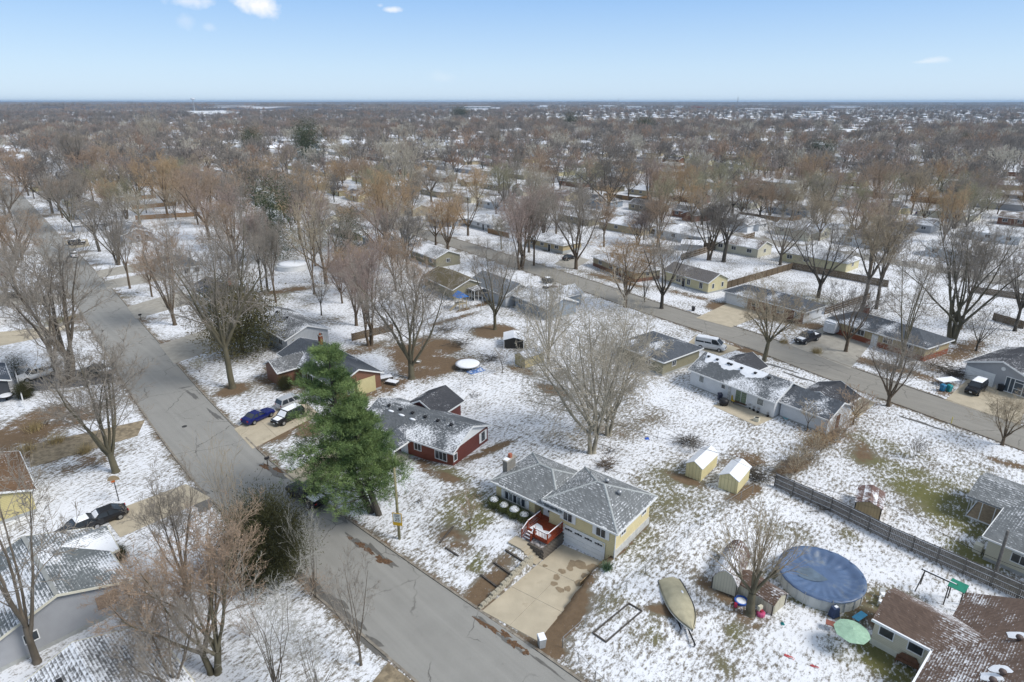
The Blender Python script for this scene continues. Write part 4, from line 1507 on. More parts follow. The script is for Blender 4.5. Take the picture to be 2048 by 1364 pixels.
# front wall with an opening for the garage door; the door fills it
gx0, gx1, gh = -2.0, 2.75, 2.12
mb.box((0, .06, 2.15), (2 * iL, 2 * iW - .12, 4.3))
part('wall', mb, YELLOW, hr)
g = door(hr, 'f', (gx0 + gx1) / 2, gx1 - gx0, gh, iW - .06, iL, WHITE, 0, 'garage_door', 4)
ang = 0
for k in range(4):
 for q in range(3):
  cx = gx0 + .62 + k * 1.17 + (q - 1) * .3
  part('pane', MB().prism([(cx - .13, 0), (cx + .13, 0), (cx + .13, .06), (cx - .13, .06)], 1.70, 1.70 + .16 + (.05 if q == 1 else 0)), DARK, g, loc=(0, -iW - .005, 0))
# arched corners of the opening
for sx in (-1, 1):
 cx = (gx0 + gx1) / 2 + sx * (gx1 - gx0) / 2
 pts = [(cx, 0), (cx - sx * .42, 0)] + [(cx - sx * .42 * (1 - math.sin(t)), -.42 * (1 - math.cos(t))) for t in (.4, .8, 1.2)] + [(cx, -.42)]
 mbb = MB()
 n = len(pts)
 vs = [(x, -iW - .02, gh + z) for x, z in pts] + [(x, -iW + .05, gh + z) for x, z in pts]
 mbb.add(vs, [tuple(range(n)), tuple(range(2 * n - 1, n - 1, -1))] + [(i, (i + 1) % n, n + (i + 1) % n, n + i) for i in range(n)])
 part('corner_bracket', mbb, YELLOW, g)
part('foundation', MB().box((iL + .02, 0, .95), (.14, 2 * iW + .06, 1.9)), mat('whitewashed_block', (.50, .50, .48), .9, var=.16, vscale=2, dirt=(.33, .31, .27, .6)), hr)
win(hr, 'f', -1.55, 3.25, 1.0, .95, iW - .06, iL, panes=2, shutters=WHITE)
win(hr, 'f', 2.3, 3.25, 1.0, .95, iW - .06, iL, panes=2, shutters=WHITE)
win(hr, 'r', -1.9, 3.3, .8, .7, iW, iL, panes=2)
win(hr, 'r', 2.2, 3.3, .8, .7, iW, iL, panes=2)
rf = part('roof', hip_roof(L_, W_, 4.4, 1.75, run=W_ / 2), RHERO, hr)
fascia(hr, L_, W_, 4.4, 1.75, 'hip', WHITE).parent = rf
HIPCAP = mat('pale_ridge_shingles', (.36, .38, .38), .85, var=.25, vscale=6)
def ridge_caps(root, L, W, e, rise, m, run=None):
 run = W / 2 if run is None else run
 mb = MB()
 r0, r1 = (-L / 2 + run, 0, e + rise + .015), (L / 2 - run, 0, e + rise + .015)
 for a, b in (((-L / 2, -W / 2, e + .01), r0), ((-L / 2, W / 2, e + .01), r0), ((L / 2, -W / 2, e + .01), r1), ((L / 2, W / 2, e + .01), r1), (r0, r1)):
  d = (Vector(b) - Vector(a))
  if d.length < .2:
   continue
  u = d.normalized()
  s = u.cross(Vector((0, 0, 1))).normalized() * .13
  a_, b_ = Vector(a), Vector(b)
  up = Vector((0, 0, .035))
  mb.hull8([a_ - s - up, a_ + s - up, b_ + s - up, b_ - s - up, a_ - s * .4 + up, a_ + s * .4 + up, b_ + s * .4 + up, b_ - s * .4 + up])
 return part('ridge_cap', mb, m, root)
ridge_caps(rf, L_, W_, 4.4, 1.75, HIPCAP)
for (x, y) in ((.2, .9), (2.0, .3)):
 z = 4.4 + 1.75 * min(1, (W_ / 2 - abs(y)) / (W_ / 2), (L_ / 2 - abs(x)) / (W_ / 2))
 v = part('roof_vent', MB().lathe([(.16, z - .1), (.16, z + .22), (.26, z + .26), (.24, z + .42), (.08, z + .52)], 12, (x, y)), METAL, hr, smooth=True)
part('vent_pipe', MB().tube((-1.6, .6, 5.1), (-1.6, .6, 6.5), .06).tube((-1.6, .6, 6.5), (-1.6, .6, 6.6), .11), METAL, hr)
# left wing, its floor half a storey higher than the drive
LX0, LX1, LW2 = -11.5, -2.2, 3.8
cx, Lw = (LX0 + LX1) / 2, LX1 - LX0
wl = MB()
wl.box(((-11.0 - 5.75) / 2, 0, 2.2), (-5.75 + 11.0, 2 * LW2 - .9, 2.6))
wl.box(((-5.75 - 3.88) / 2, .55, 2.2), (-3.88 - -5.75 - .01, 2 * LW2 - 2.0, 2.598))
part('wall', wl, YELLOW, hr)
part('foundation', MB().box(((-11.0 - 5.72) / 2, 0, .98), (5.34, 2 * LW2 - .8, 1.5)), FOUND, hr)
o = part('roof', hip_roof(Lw, 2 * LW2, 3.6, 1.75), RHERO, hr, loc=(cx, 0, 0))
f = fascia(hr, Lw, 2 * LW2, 3.6, 1.75, 'hip', WHITE)
f.parent = o
ridge_caps(o, Lw, 2 * LW2, 3.6, 1.75, HIPCAP)
w5 = MB()
b = .07
wx0, wx1, wz, whh = -9.75, -6.95, 2.35, .95
for i in range(6):
 w5.box((wx0 + (wx1 - wx0) * i / 5, -LW2 + .40, wz), (.07, .09, whh + .14))
w5.box(((wx0 + wx1) / 2, -LW2 + .40, wz + whh / 2 + .035), (wx1 - wx0, .085, .07))
w5.box(((wx0 + wx1) / 2, -LW2 + .40, wz - whh / 2 - .035), (wx1 - wx0, .085, .07))
fo = part('window', w5, WHITE, hr)
for i in range(5):
 ww = (wx1 - wx0) / 5
 part('pane', MB().box((wx0 + ww * (i + .5), -LW2 + .435, wz), (ww - .07, .03, whh)), CURTAIN if i % 2 else GLASS, fo)
for x in (-10.05, -6.65):
 part('shutter', MB().box((x, -LW2 + .41, wz), (.36, .06, 1.08)), WHITE, hr)
# entry in the recess between the wings
dr = MB()
dr.box((-4.95, -2.78, 2.68), (.09, .1, 2.06)).box((-3.97, -2.78, 2.68), (.09, .1, 2.06)).box((-4.46, -2.78, 3.35), (.9, .09, .3))
d_ = part('front_door', dr, WHITE, hr)
part('leaf', MB().box((-4.46, -2.77, 2.42), (.88, .06, 1.55)), WHITE, d_)
part('pane', MB().box((-4.46, -2.81, 2.75), (.5, .03, .5)), GLASS, d_)
part('porch_lamp', MB().lathe([(.05, 2.9), (.09, 2.95), (.09, 3.12), (.04, 3.2)], 8, (-3.75, -3.6)), DARK, hr)
ch = part('chimney', MB().box((-11.2, -.9, 2.9), (.62, 1.5, 4.3)), mat('grey_brick_chimney', (.23, .22, .20), .9, var=.2, vscale=6, bump=.5), hr)
part('chimney_cap', MB().box((-11.2, -.9, 5.11), (.78, 1.7, .12)), CONC2, ch)
part('flue', MB().box((-11.2, -.75, 5.4), (.34, .34, .46)), mat('terracotta', (.36, .12, .07), .8), ch)
part('chimney_snow', MB().box((-11.2, -1.35, 5.19), (.6, .6, .06)), SNOW, ch)
part('downspout', MB().tube((4.42 - .45, -iW - .05, .2), (4.42 - .45, -iW - .05, 4.2), .05, n=6), WHITE, hr)
# deck with railing
dk = thing('deck', 'red stained wooden deck with balustrade and snow at the yellow house door', 'deck', (HX, HY, 0), HA)
FZ = 1.62
fl = MB()
n = 20
for i in range(n):
 x0 = -4.85 + 2.8 * i / n
 y0 = -5.65 if x0 < -3.75 else -6.15
 fl.box((x0 + .07, (y0 - 3.5) / 2, FZ - .02), (.13, -3.5 - y0, .04))
part('deck_floor', fl, REDWOOD, dk)
e_ = MB()
e_.box((-4.79, -3.1, FZ - .03), (1.78, .9, .04))
part('deck_floor', MB().box((-4.8, -3.13, FZ - .02), (1.8, .72, .04)), REDWOOD, dk)
part('deck_frame', MB().box((-4.28, -5.67, FZ - .14), (1.14, .05, .2)).box((-2.9, -6.17, FZ - .14), (1.7, .05, .2)).box((-4.87, -4.6, FZ - .14), (.05, 2.2, .2)).box((-2.03, -4.8, FZ - .14), (.05, 2.7, .2)), REDWOOD, dk)
part('snow_patch', MB().prism([(-4.75, -5.5), (-3.75, -5.55), (-3.7, -6.05), (-2.2, -6.05), (-2.3, -5.1), (-2.9, -4.75), (-3.4, -4.95), (-3.9, -4.5), (-4.6, -4.4)], FZ + .002, FZ + .04), SNOW, dk)
for i in range(3):
 part('step', MB().box((-4.3, -5.82 - .28 * i, FZ - .16 * (i + 1)), (1.0, .27, .05)), REDWOOD, dk)
 part('step_snow', MB().box((-4.35, -5.84 - .28 * i, FZ - .16 * (i + 1) + .04), (.7, .16, .03)), SNOW, dk)
def rail(pts, zs=None):
 for i, (a, b) in enumerate(zip(pts, pts[1:])):
  L = math.dist(a[:2], b[:2])
  k = max(2, int(L / .17))
  tp = Vector((a[0], a[1], a[2] + .9))
  tq = Vector((b[0], b[1], b[2] + .9))
  an = math.atan2(b[1] - a[1], b[0] - a[0])
  for (dz, nm, w_) in ((0, 'top_rail', .06), (-.74, 'bottom_rail', .035)):
   u = Vector((math.cos(an + PI / 2), math.sin(an + PI / 2), 0)) * w_
   z_ = Vector((0, 0, dz))
   h_ = Vector((0, 0, .03))
   part(nm, MB().hull8([tp - u + z_ - h_, tq - u + z_ - h_, tq + u + z_ - h_, tp + u + z_ - h_, tp - u + z_ + h_, tq - u + z_ + h_, tq + u + z_ + h_, tp + u + z_ + h_]), REDWOOD, dk)
   if dz == 0:
    h2 = Vector((0, 0, .055))
    part('rail_snow', MB().hull8([tp - u * .8 + h_, tq - u * .8 + h_, tq + u * .8 + h_, tp + u * .8 + h_, tp - u * .5 + h2, tq - u * .5 + h2, tq + u * .5 + h2, tp + u * .5 + h2]), SNOW, dk)
  for q in range(1, k):
   t = q / k
   x, y, z = (a[j] + (b[j] - a[j]) * t for j in range(3))
   o = bpy.data.objects.new('baluster', BAL)
   COL.objects.link(o)
   o.parent = dk
   o.location = (x, y, z + .52)
 for a in pts:
  part('post', MB().box((a[0], a[1], a[2] + .45), (.1, .1, 1.0)), REDWOOD, dk)
BAL = MB().box((0, 0, 0), (.035, .035, .74)).mesh('baluster')
BAL.materials.append(REDWOOD)
rail([(-4.85, -3.5, FZ), (-4.85, -5.65, FZ), (-4.85, -6.6, FZ - .48)])
rail([(-3.72, -6.6, FZ - .48), (-3.72, -5.9, FZ), (-3.68, -6.15, FZ), (-2.05, -6.15, FZ), (-2.05, -3.6, FZ)])
# landing and concrete steps down to the drive
st = thing('concrete_steps', 'tan concrete landing and steps going down from the red deck to the driveway', 'steps', (HX, HY, 0), HA)
part('landing', MB().box((-4.65, -7.35, .8), (1.7, 1.3, .5)), CONC, st)
for i in range(5):
 part('step', MB().box((-3.62 + .36 * i, -7.55, .42 - .1 * i + .1), (.37, .95, .9 - .2 * i)), CONC, st)
pl = thing('planter_wall', 'dark block retaining wall holding the snowy planting bed under the deck', 'retaining wall', (HX, HY, 0), HA)
def course_wall(root, pa, pb, zb, hfun, th, bl, bh, m, name='stone', seed=1):
 """a dry wall of separate blocks from pa to pb"""
 rr = random.Random(seed)
 L = math.dist(pa, pb)
 ux, uy = (pb[0] - pa[0]) / L, (pb[1] - pa[1]) / L
 an = math.atan2(uy, ux)
 meshes = []
 for q in range(4):
  w_, h_, t_ = bl * rr.uniform(.93, .97), bh * .93, th * rr.uniform(.93, 1.04)
  mb = MB()
  b = .02
  mb.hull8([(-w_ / 2, -t_ / 2, 0), (w_ / 2, -t_ / 2, 0), (w_ / 2, t_ / 2, 0), (-w_ / 2, t_ / 2, 0), (-w_ / 2 + b, -t_ / 2 + b, h_), (w_ / 2 - b, -t_ / 2 + b, h_), (w_ / 2 - b, t_ / 2 - b, h_), (-w_ / 2 + b, t_ / 2 - b, h_)])
  me = mb.mesh(name)
  me.materials.append(m)
  meshes.append(me)
 core = MB()
 k = 0
 z = zb
 while True:
  off = (k % 2) * bl / 2
  any_ = False
  x = bl / 2 - off
  while x < L + bl / 4:
   if z + bh <= zb + hfun(x / L) + bh * .5:
    any_ = True
    o = bpy.data.objects.new(name, rr.choice(meshes))
    COL.objects.link(o)
    o.parent = root
    o.location = (pa[0] + ux * min(max(x, .1), L), pa[1] + uy * min(max(x, .1), L), z)
    o.rotation_euler = (0, 0, an + rr.uniform(-.02, .02))
   x += bl
  z += bh
  k += 1
  if not any_:
   break
course_wall(pl, (-2.05, -6.9), (-2.05, -3.6), -.02, lambda t: 1.28, .3, .42, .2, DARKSTONE, seed=2)
course_wall(pl, (-3.7, -6.9), (-2.2, -6.9), -.02, lambda t: 1.28, .3, .42, .2, DARKSTONE, seed=3)
part('soil', MB().prism([(-3.7, -6.75), (-2.2, -6.75), (-2.2, -5.6), (-3.7, -5.6)], .2, 1.16), mat('snowy_soil', (.35, .33, .32), .95, var=.9, vscale=5, bump=.8), pl)
rw = thing('retaining_wall', 'pale stone block retaining wall stepping up along the left side of the driveway', 'retaining wall', (0, 0, 0))
P0_, P1_ = G0(958, 1219), hw_(-2.45, -8.2)
course_wall(rw, P0_, P1_, -.02, lambda t: .28 + .92 * min(1, t * 1.08), .34, .56, .19, STONE, seed=4)
rw2 = thing('edging_timbers', 'old wooden edging board along the right side of the driveway', 'edging', (0, 0, 0))
a_, b_ = G0(1212, 1122), G0(1160, 1172)
part('board', MB().box(((a_[0] + b_[0]) / 2, (a_[1] + b_[1]) / 2, .25), (math.dist(a_, b_), .12, .35), math.atan2(b_[1] - a_[1], b_[0] - a_[0])), mat('tan_board', (.33, .24, .14), .9, var=.3), rw2)
def gbox(name, a, b, w, h, m, lift=0.0, parent=None):
 """a beam lying on the ground between two ground pixels"""
 p, q = G(*a), G(*b)
 p, q = Vector(p), Vector(q)
 d = (q - p)
 u = Vector((-d.y, d.x, 0)).normalized() * w / 2
 z0, z1 = Vector((0, 0, -.08 + lift)), Vector((0, 0, h + lift))
 return part(name, MB().hull8([p - u + z0, q - u + z0, q + u + z0, p + u + z0, p - u + z1, q - u + z1, q + u + z1, p + u + z1]), m, parent)
for k, (a, b) in enumerate((((1011, 1101), (1051, 1127)), ((988, 1126), (1023, 1151)), ((962, 1151), (995, 1176)))):
 tag(gbox('landscape_timber', a, b, .16, .16, TIMBER), ('dark timber edging highest bed by the stone retaining wall', 'dark timber edging between the middle beds by the retaining wall', 'dark timber edging lowest bed nearest the street')[k], 'timber', 'timbers edging the front beds')
fbed = thing('bed_border', 'open corner border of dark timbers round a flower bed in the snowy front yard', 'garden border', (0, 0, 0))
gbox('timber', (880, 1086), (907, 1054), .14, .14, TIMBER, parent=fbed)
gbox('timber', (891, 1096), (917, 1113), .14, .14, TIMBER, parent=fbed)
gbed = thing('garden_bed', 'rectangular garden bed framed with dark boards in the snow left of the boat', 'garden bed', (0, 0, 0))
q4 = [(1258, 1208), (1284, 1223), (1212, 1285), (1186, 1267)]
for i in range(4):
 gbox('board', q4[i], q4[(i + 1) % 4], .1, .14, TIMBER, parent=gbed)
# clipped round shrubs with snow caps
for i, (x, y, r) in enumerate(((-10.45, -4.35, .66), (-9.0, -4.4, .64), (-7.6, -4.4, .70), (-6.35, -4.3, .62))):
 w_ = hw_(x, y)
 s = thing('round_shrub', ('clipped round shrub with snow cap at the left corner of the yellow house', 'second clipped snow capped shrub from the left corner of the yellow house', 'largest clipped snow capped shrub below the long front window', 'clipped shrub heavily capped with snow nearest the red deck')[i], 'shrub', (*w_, float(T(*w_)) - .1), 0, 'clipped shrubs under the front window')
 rr = random.Random(i)
 tu = []
 for q in range(1500):
  z = rr.uniform(-.75, 1)
  a = rr.uniform(0, 6.28)
  k = math.sqrt(1 - z * z)
  d = np.array([math.cos(a) * k, math.sin(a) * k, z])
  tu.append((d * r * rr.uniform(.9, 1.0) * np.array([1, 1, .95]) + np.array([0, 0, r * .8]), d, 1))
 part('stem', MB().tube((0, 0, 0), (0, 0, r * .6), .06), BARK['brown'], s)
 part('inner_leaves', MB().lathe([(r * .3, .05), (r * .8, r * .3), (r * .95, r * .8), (r * .75, r * 1.35), (r * .3, r * 1.68)], 14), SHRUB, s, smooth=True)
 part('leaves', needle_mesh('shrub_leaves', tu, 3, .09, .022, i), leaf_mat('shrub_green', (.05, .065, .02), (.12, .13, .05), 3) if i == 0 else bpy.data.materials['shrub_green'], s)
 lv = [(0.02, r * 1.86), (r * .42, r * 1.79), (r * .70, r * 1.56), (r * .80, r * 1.42), (r * .77, r * 1.34)][::-1]
 me = MB().lathe(lv, 16, cap=False).mesh('snow_cap')
 for v in me.vertices:
  a = math.atan2(v.co.y, v.co.x)
  if v.co.z < r * 1.3:
   v.co.z += .07 * math.sin(a * 5 + i) + .05 * math.sin(a * 9)
 part('snow_cap', me, SNOW, s, smooth=True)
# ------------------------------------------------------------------ the other houses near by
# barn red ranch with a gabled porch
r, L = hroot('barn red ranch house with white gables and a small gabled front porch', (780, 865), (906, 907), 8.4, 2.75, L=15.5, anchor='B')
hlx, hwy = wing(r, L, 8.4, 2.75, 1.75, 'gable', REDS, RG2, gable_m=WHITE, foot=FOUND)
part('front_cladding', MB().box((0, -hwy - .03, 1.4), (2 * hlx, .05, 2.3)), REDF, r)
win(r, 'f', 5.6, 1.6, 1.7, 1.1, hwy + .05, hlx, panes=3)
win(r, 'f', 2.0, 1.75, 1.0, .9, hwy + .05, hlx)
win(r, 'f', -5.6, 1.6, 1.4, 1.0, hwy + .05, hlx)
win(r, 'r', 2.6, 1.75, .8, 1.3, hwy, hlx, panes=1, shutters=WHITE)
win(r, 'r', -3.4, 1.75, .6, .9, hwy, hlx, panes=1)
door(r, 'f', -.2, .95, 2.05, hwy + .05, hlx, WHITE, .25)
roof_vents(r, [-5.2, -3.2, -1.2, .9, 2.9, 5.0], -.75, 4.25)
part('vent_pipe', MB().tube((3.9, -.35, 4.2), (3.9, -.35, 4.85), .06), METAL, r)
for x, y in ((-4.4, -1.3), (-2.5, -1.4), (-.6, -1.5)):
 z = 2.75 + 1.75 * (1 - abs(y) / 4.2)
 part('snow_patch', MB().lathe([(.4, z - .1), (.42, z + .02), (.2, z + .07)], 12, (x, y), 1.2, .5), SNOW, r, smooth=True)
# porch gable towards the street
pw = MB()
px0, pr = -1.0, 5.2
wing(r, 4.4, 4.0, 2.5, 1.05, 'gable', WHITE, RG3, z0=2.25, ov=.3, rk=.15, cx=px0, cy=-4.9, rot=PI / 2)
for x in (px0 - 1.6, px0 + 1.55):
 part('porch_post', MB().box((x, -6.75, 1.25), (.26, .26, 2.4)), WHITE, r)
part('porch_floor', MB().box((px0, -5.45, .16), (3.8, 2.9, .34)), CONC2, r)
# rear wing with a steep dark gable
wing(r, 5.8, 6.4, 2.75, 1.65, 'gable', REDS, RD, cx=-2.6, cy=5.3, rot=PI / 2)
# brown brick house behind the pine
r, L = hroot('brown brick house with a brick gabled porch half hidden behind the pine', (554, 707), (697, 794), 8.5, 2.7, L=19)
hlx, hwy = wing(r, L, 8.5, 2.7, 1.8, 'gable', BRICK, RG3, foot=FOUND)
wing(r, 5.6, 5.2, 2.55, 1.35, 'gable', BRICK, RG4, ov=.4, cx=-4.6, cy=-4.9, rot=PI / 2)
win(r, 'f', 1.0, 1.5, 1.6, 1.2, hwy, hlx)
win(r, 'f', 5.0, 1.5, 1.3, 1.1, hwy, hlx)
win(r, 'r', -1.5, 1.5, 1.0, 1.3, hwy, hlx)
part('entry_wall', MB().box((hlx + .04, 1.2, 1.3), (.06, 3.2, 2.5)), siding_mat('yellow_cream_siding', (.55, .49, .27), .2), r)
door(r, 'f', -1.2, .95, 2.05, hwy, hlx, WHITE)
chimney(r, -6, 2, 3, 5.2)
# light grey gable house up the street
r, L = hroot('light grey board sided house with a sharp gable behind the brick house', (487, 633), (570, 681), 8.8, 2.8, L=17, anchor='B')
hlx, hwy = wing(r, L, 8.8, 2.8, 1.75, 'gable', GREYS, RG4, foot=FOUND)
win(r, 'r', 2.4, 1.75, .8, 1.2, hwy, hlx, panes=1)
win(r, 'r', -2.1, 1.4, .8, .8, hwy, hlx, panes=2)
win(r, 'f', 5.5, 1.6, 1.4, 1.0, hwy, hlx)
win(r, 'f', 0, 1.6, 1.4, 1.0, hwy, hlx)
door(r, 'f', -3, .95, 2.05, hwy, hlx, WHITE)
part('satellite_dish', MB().lathe([(.05, 0), (.28, .06), (.38, .18)], 12), METAL, r, loc=(5.6, 3.9, 3.4))
roof_vents(r, [-3, 1.5], -.5, 4.5)
# houses further up on the same side
for (lab, A, B, W, wm, rm, Lh, kind) in (
  ('dark slate roofed house with tall chimney beyond the leafy evergreen', (375, 574), (448, 618), 9, TANS, RD, 17, 'gable'),
  ('grey roofed bungalow with snowy front slope under the oaks by the street', (214, 454), (262, 486), 9.5, GREYL, RG4, 20, 'gable'),
  ('long low house with a very dark gable end far up the street', (108, 344), (150, 362), 11, DARKS, RDW, 26, 'gable'),
  ('small white house seventh up the near street behind grey maples', (300, 520), (345, 545), 8.5, WHITES, RG2, 15, 'hip')):
 r, L = hroot(lab, A, B, W, 2.7, L=Lh)
 hlx, hwy = wing(r, L, W, 2.7, 1.7, kind, wm, rm, foot=FOUND)
 for x in (-5, -1.5, 4):
  win(r, 'f', x, 1.55, 1.3, 1.0, hwy if kind == 'gable' else hwy, hlx)
 win(r, 'r', 0, 1.6, 1.0, 1.0, hwy, hlx)
 win(r, 'r', 2.6, 1.6, 1.0, 1.0, hwy, hlx)
 door(r, 'f', 1.6, .95, 2.05, hwy, hlx, WHITE)
 if 'chimney' in lab:
  chimney(r, 3, 1, 3.4, 5.6, .6, .6)
# white ranch house on the right with its garage wing
r, L = hroot('long white ranch house with snow along the ridge and a concrete patio behind', (1376, 738), (1551, 805), 8.0, 2.75)
hlx, hwy = wing(r, L, 8.0, 2.75, 2.0, 'gable', WHITES, RG2, foot=FOUND, foot_h=.2)
win(r, 'f', -5.1, 1.75, .8, 1.0, hwy, hlx, panes=1, glass=CURTAIN)
win(r, 'f', -1.2, 1.9, .6, .6, hwy, hlx, panes=1)
win(r, 'f', 5.0, 1.75, .95, .95, hwy, hlx, panes=1, glass=CURTAIN)
f = win(r, 'f', 1.9, 1.25, 1.8, 2.0, hwy, hlx, kind='sliding_door', glass=mat('green_curtain_glass', (.16, .20, .14), .3, var=.5, vscale=5), panes=2)
part('pilaster', MB().box((-.1, -hwy - .03, 1.3), (.45, .07, 2.6)), mat('pale_stone_veneer', (.46, .46, .45), .9, var=.35, vscale=4), r)
roof_vents(r, [-6.2, -4.6, -2.6, -2.1, -.3, 2.0, 4.2], -.75, 4.45)
# melting drift along the ridge
dm = MB()
pts = []
rr = random.Random(3)
N_ = 34
lo = []
for i in range(N_ + 1):
 x = -6.9 + 10.6 * i / N_
 w_ = 1.5 + .35 * math.sin(i * .55) + rr.uniform(-.18, .18)
 w_ *= min(1, i / 3 + .25, (N_ - i) / 2 + .2)
 lo.append((x, -w_))
for i in range(N_):
 def zz(y):
  return 2.75 + 2.0 * (1 - abs(y) / 4.0)
 (xa, ya), (xb, yb) = lo[i], lo[i + 1]
 dm.add([(xa, -.04, zz(-.04) + .05), (xb, -.04, zz(-.04) + .05), (xb, yb * .7, zz(yb * .7) + .06), (xa, ya * .7, zz(ya * .7) + .06), (xb, yb, zz(yb) + .005), (xa, ya, zz(ya) + .005)], [(0, 3, 2, 1), (3, 5, 4, 2)])
part('ridge_snow', dm, SNOW, r)
wing(r, 7.4, 7.0, 2.45, 1.55, 'gable', WHITES, RG3, cx=hlx + 3.6, cy=.9, foot=FOUND, foot_h=.2)
wing(r, 6.0, 6.4, 2.45, 1.3, 'gable', WHITES, RD, cx=hlx + 3.2, cy=5.2, rot=PI / 2)
wing(r, 5.4, 6.0, 2.6, 1.5, 'gable', WHITES, RD, cx=-3.6, cy=4.6, rot=PI / 2)
part('shed_door', MB().box((hlx + 7.03, .6, 1.1), (.06, .9, 2.0)), mat('brown_door', (.16, .08, .055), .6), r)
# hip roofed house next to it, behind the pale tree
r, L = hroot('olive tan hip roofed house beside the white van behind the pale tree', (1238, 691), (1328, 725), 10.5, 2.7, L=11, anchor='B')
hlx, hwy = wing(r, L, 10.5, 2.7, 1.7, 'hip', OLIVES, RG3, foot=FOUND)
win(r, 'f', 2.0, 1.6, 1.0, .9, hwy, hlx)
win(r, 'r', -2.0, 1.6, .9, .8, hwy, hlx)
# across the far street
r, L = hroot('red brick and tan hip roofed house with a brick chimney across the street', (1668, 640), (1855, 697), 8.6, 2.7, L=19, anchor='B')
hlx, hwy = wing(r, L, 8.6, 2.7, 1.6, 'hip', TANV, RG3, foot=BRICKRED, foot_h=1.0)
win(r, 'f', -3.2, 1.75, 2.6, 1.0, hwy + .03, hlx, panes=4)
win(r, 'f', 2.6, 1.75, 1.6, .9, hwy + .03, hlx)
win(r, 'f', 6.2, 1.75, 1.6, .9, hwy + .03, hlx)
win(r, 'r', 0, 1.8, .7, .7, hwy, hlx)
door(r, 'f', .2, .95, 2.05, hwy + .03, hlx, WHITE)
chimney(r, -5.5, 1.6, 3.2, 5.0, .8, .8)
r, L = hroot('brick fronted house with white garage and white gable end across the street', (1445, 581), (1611, 625), 7.8, 2.7)
hlx, hwy = wing(r, L, 7.8, 2.7, 1.6, 'hip', WHITES, RG3, foot=FOUND)
part('brick_front', MB().box((2.9, -hwy - .03, 1.25), (2 * hlx - 5.9, .07, 2.4)), BRICK, r)
door(r, 'f', -hlx + 2.9, 4.6, 2.1, hwy, hlx, WHITE, 0, 'garage_door', 4)
win(r, 'f', -1.6, 1.6, 1.6, 1.1, hwy + .07, hlx)
win(r, 'f', 4.2, 1.6, 1.5, 1.1, hwy + .07, hlx, glass=CURTAIN)
win(r, 'f', 8.0, 1.6, 1.2, 1.2, hwy + .07, hlx, glass=CURTAIN, panes=2)
door(r, 'f', 1.6, .95, 2.05, hwy + .07, hlx, DARK)
win(r, 'r', -1.8, 1.9, .35, .8, hwy, hlx, panes=1)
win(r, 'r', 1.7, 1.9, .5, .9, hwy, hlx, panes=1)
r, L = hroot('pale yellow board sided house with a plain grey gable roof', (1325, 540), (1417, 566), 7.6, 2.75)
hlx, hwy = wing(r, L, 7.6, 2.75, 1.7, 'gable', CREAMV, roof_mat('bare_grey_shingles', (.14, .13, .125), .14, .6, seed=51), foot=FOUND)
for x, w_ in ((4.8, .9), (1.0, .9), (-2.2, 1.4)):
 win(r, 'f', x, 1.5, w_, 1.3, hwy, hlx, panes=2)
win(r, 'r', -1.7, 1.6, .6, 1.1, hwy, hlx, panes=1)
win(r, 'r', 1.6, 1.6, .6, 1.1, hwy, hlx, panes=1)
door(r, 'f', -.6, .95, 2.05, hwy, hlx, DARK)
for (lab, A, B, W, wm, rm, Lh, foot) in (
  ('long house with snow covered roof and brick base across the far street', (1170, 507), (1270, 545), 8.5, TANS, RW, 20, BRICK),
  ('tan panelled hip house with a bare patch on its snowy roof', (1056, 476), (1126, 491), 9, TANV, RW, 16, FOUND),
  ('white walled bungalow with brown board fence in front beyond the street', (935, 438), (985, 450), 8.5, WHITES, RW, 16, FOUND)):
 r, L = hroot(lab, A, B, W, 2.7, L=Lh, anchor='B')
 hlx, hwy = wing(r, L, W, 2.7, 1.6, 'hip', wm, rm, foot=foot, foot_h=.9)
 for x in (-6, -1, 5):
  win(r, 'f', x, 1.7, 1.4, .9, hwy + .03, hlx)
 win(r, 'r', 0, 1.7, .8, .8, hwy, hlx)
 door(r, 'f', 2, .95, 2.05, hwy + .03, hlx, DARK)
r, L = hroot('olive brown roofed house among trees left of the screened porch house', (845, 552), (905, 580), 9, 2.7, L=15, anchor='B')
wing(r, L, 9, 2.7, 1.8, 'gable', OLIVES, roof_mat('olive_shingles', (.12, .10, .06), .12, .5, seed=61), foot=FOUND)
r, L = hroot('blue grey roofed house with a dark screened porch at its back', (935, 562), (1010, 592), 8.5, 2.8, L=15, anchor='A')
hlx, hwy = wing(r, L, 8.5, 2.8, 2.0, 'gable', GREYS, roof_mat('blue_grey_shingles', (.15, .165, .18), .2, .5, seed=63), foot=FOUND)
pr = MB()
for x in np.linspace(-6.4, -.6, 6):
 pr.box((x, -hwy - 3.0, 1.15), (.1, .1, 2.3))
for y in (-hwy - 1.0, -hwy - 2.0):
 pr.box((-6.4, y, 1.15), (.1, .1, 2.3)).box((-.6, y, 1.15), (.1, .1, 2.3))
pr.box((-3.5, -hwy - 3.0, .9), (5.8, .06, .06))
part('porch_frame', pr, WHITE, r)
part('porch_roof', MB().hull8([(-6.6, -hwy - 3.2, 2.3), (-.4, -hwy - 3.2, 2.3), (-.4, -hwy, 2.7), (-6.6, -hwy, 2.7), (-6.6, -hwy - 3.2, 2.42), (-.4, -hwy - 3.2, 2.42), (-.4, -hwy, 2.85), (-6.6, -hwy, 2.85)]), RW, r)
part('screen', MB().box((-3.5, -hwy - 2.9, 1.1), (5.6, .03, 2.1)), mat('dark_screen', (.03, .035, .03), .6), r)
r, L = hroot('blue grey cottage with a thick white snow roof near the playset', (1025, 590), (1095, 618), 8.5, 2.7, L=12)
hlx, hwy = wing(r, L, 8.5, 2.7, 1.5, 'gable', BLUES, RW, foot=FOUND)
win(r, 'f', -3.6, 1.7, 1.3, 1.0, hwy, hlx, panes=2)
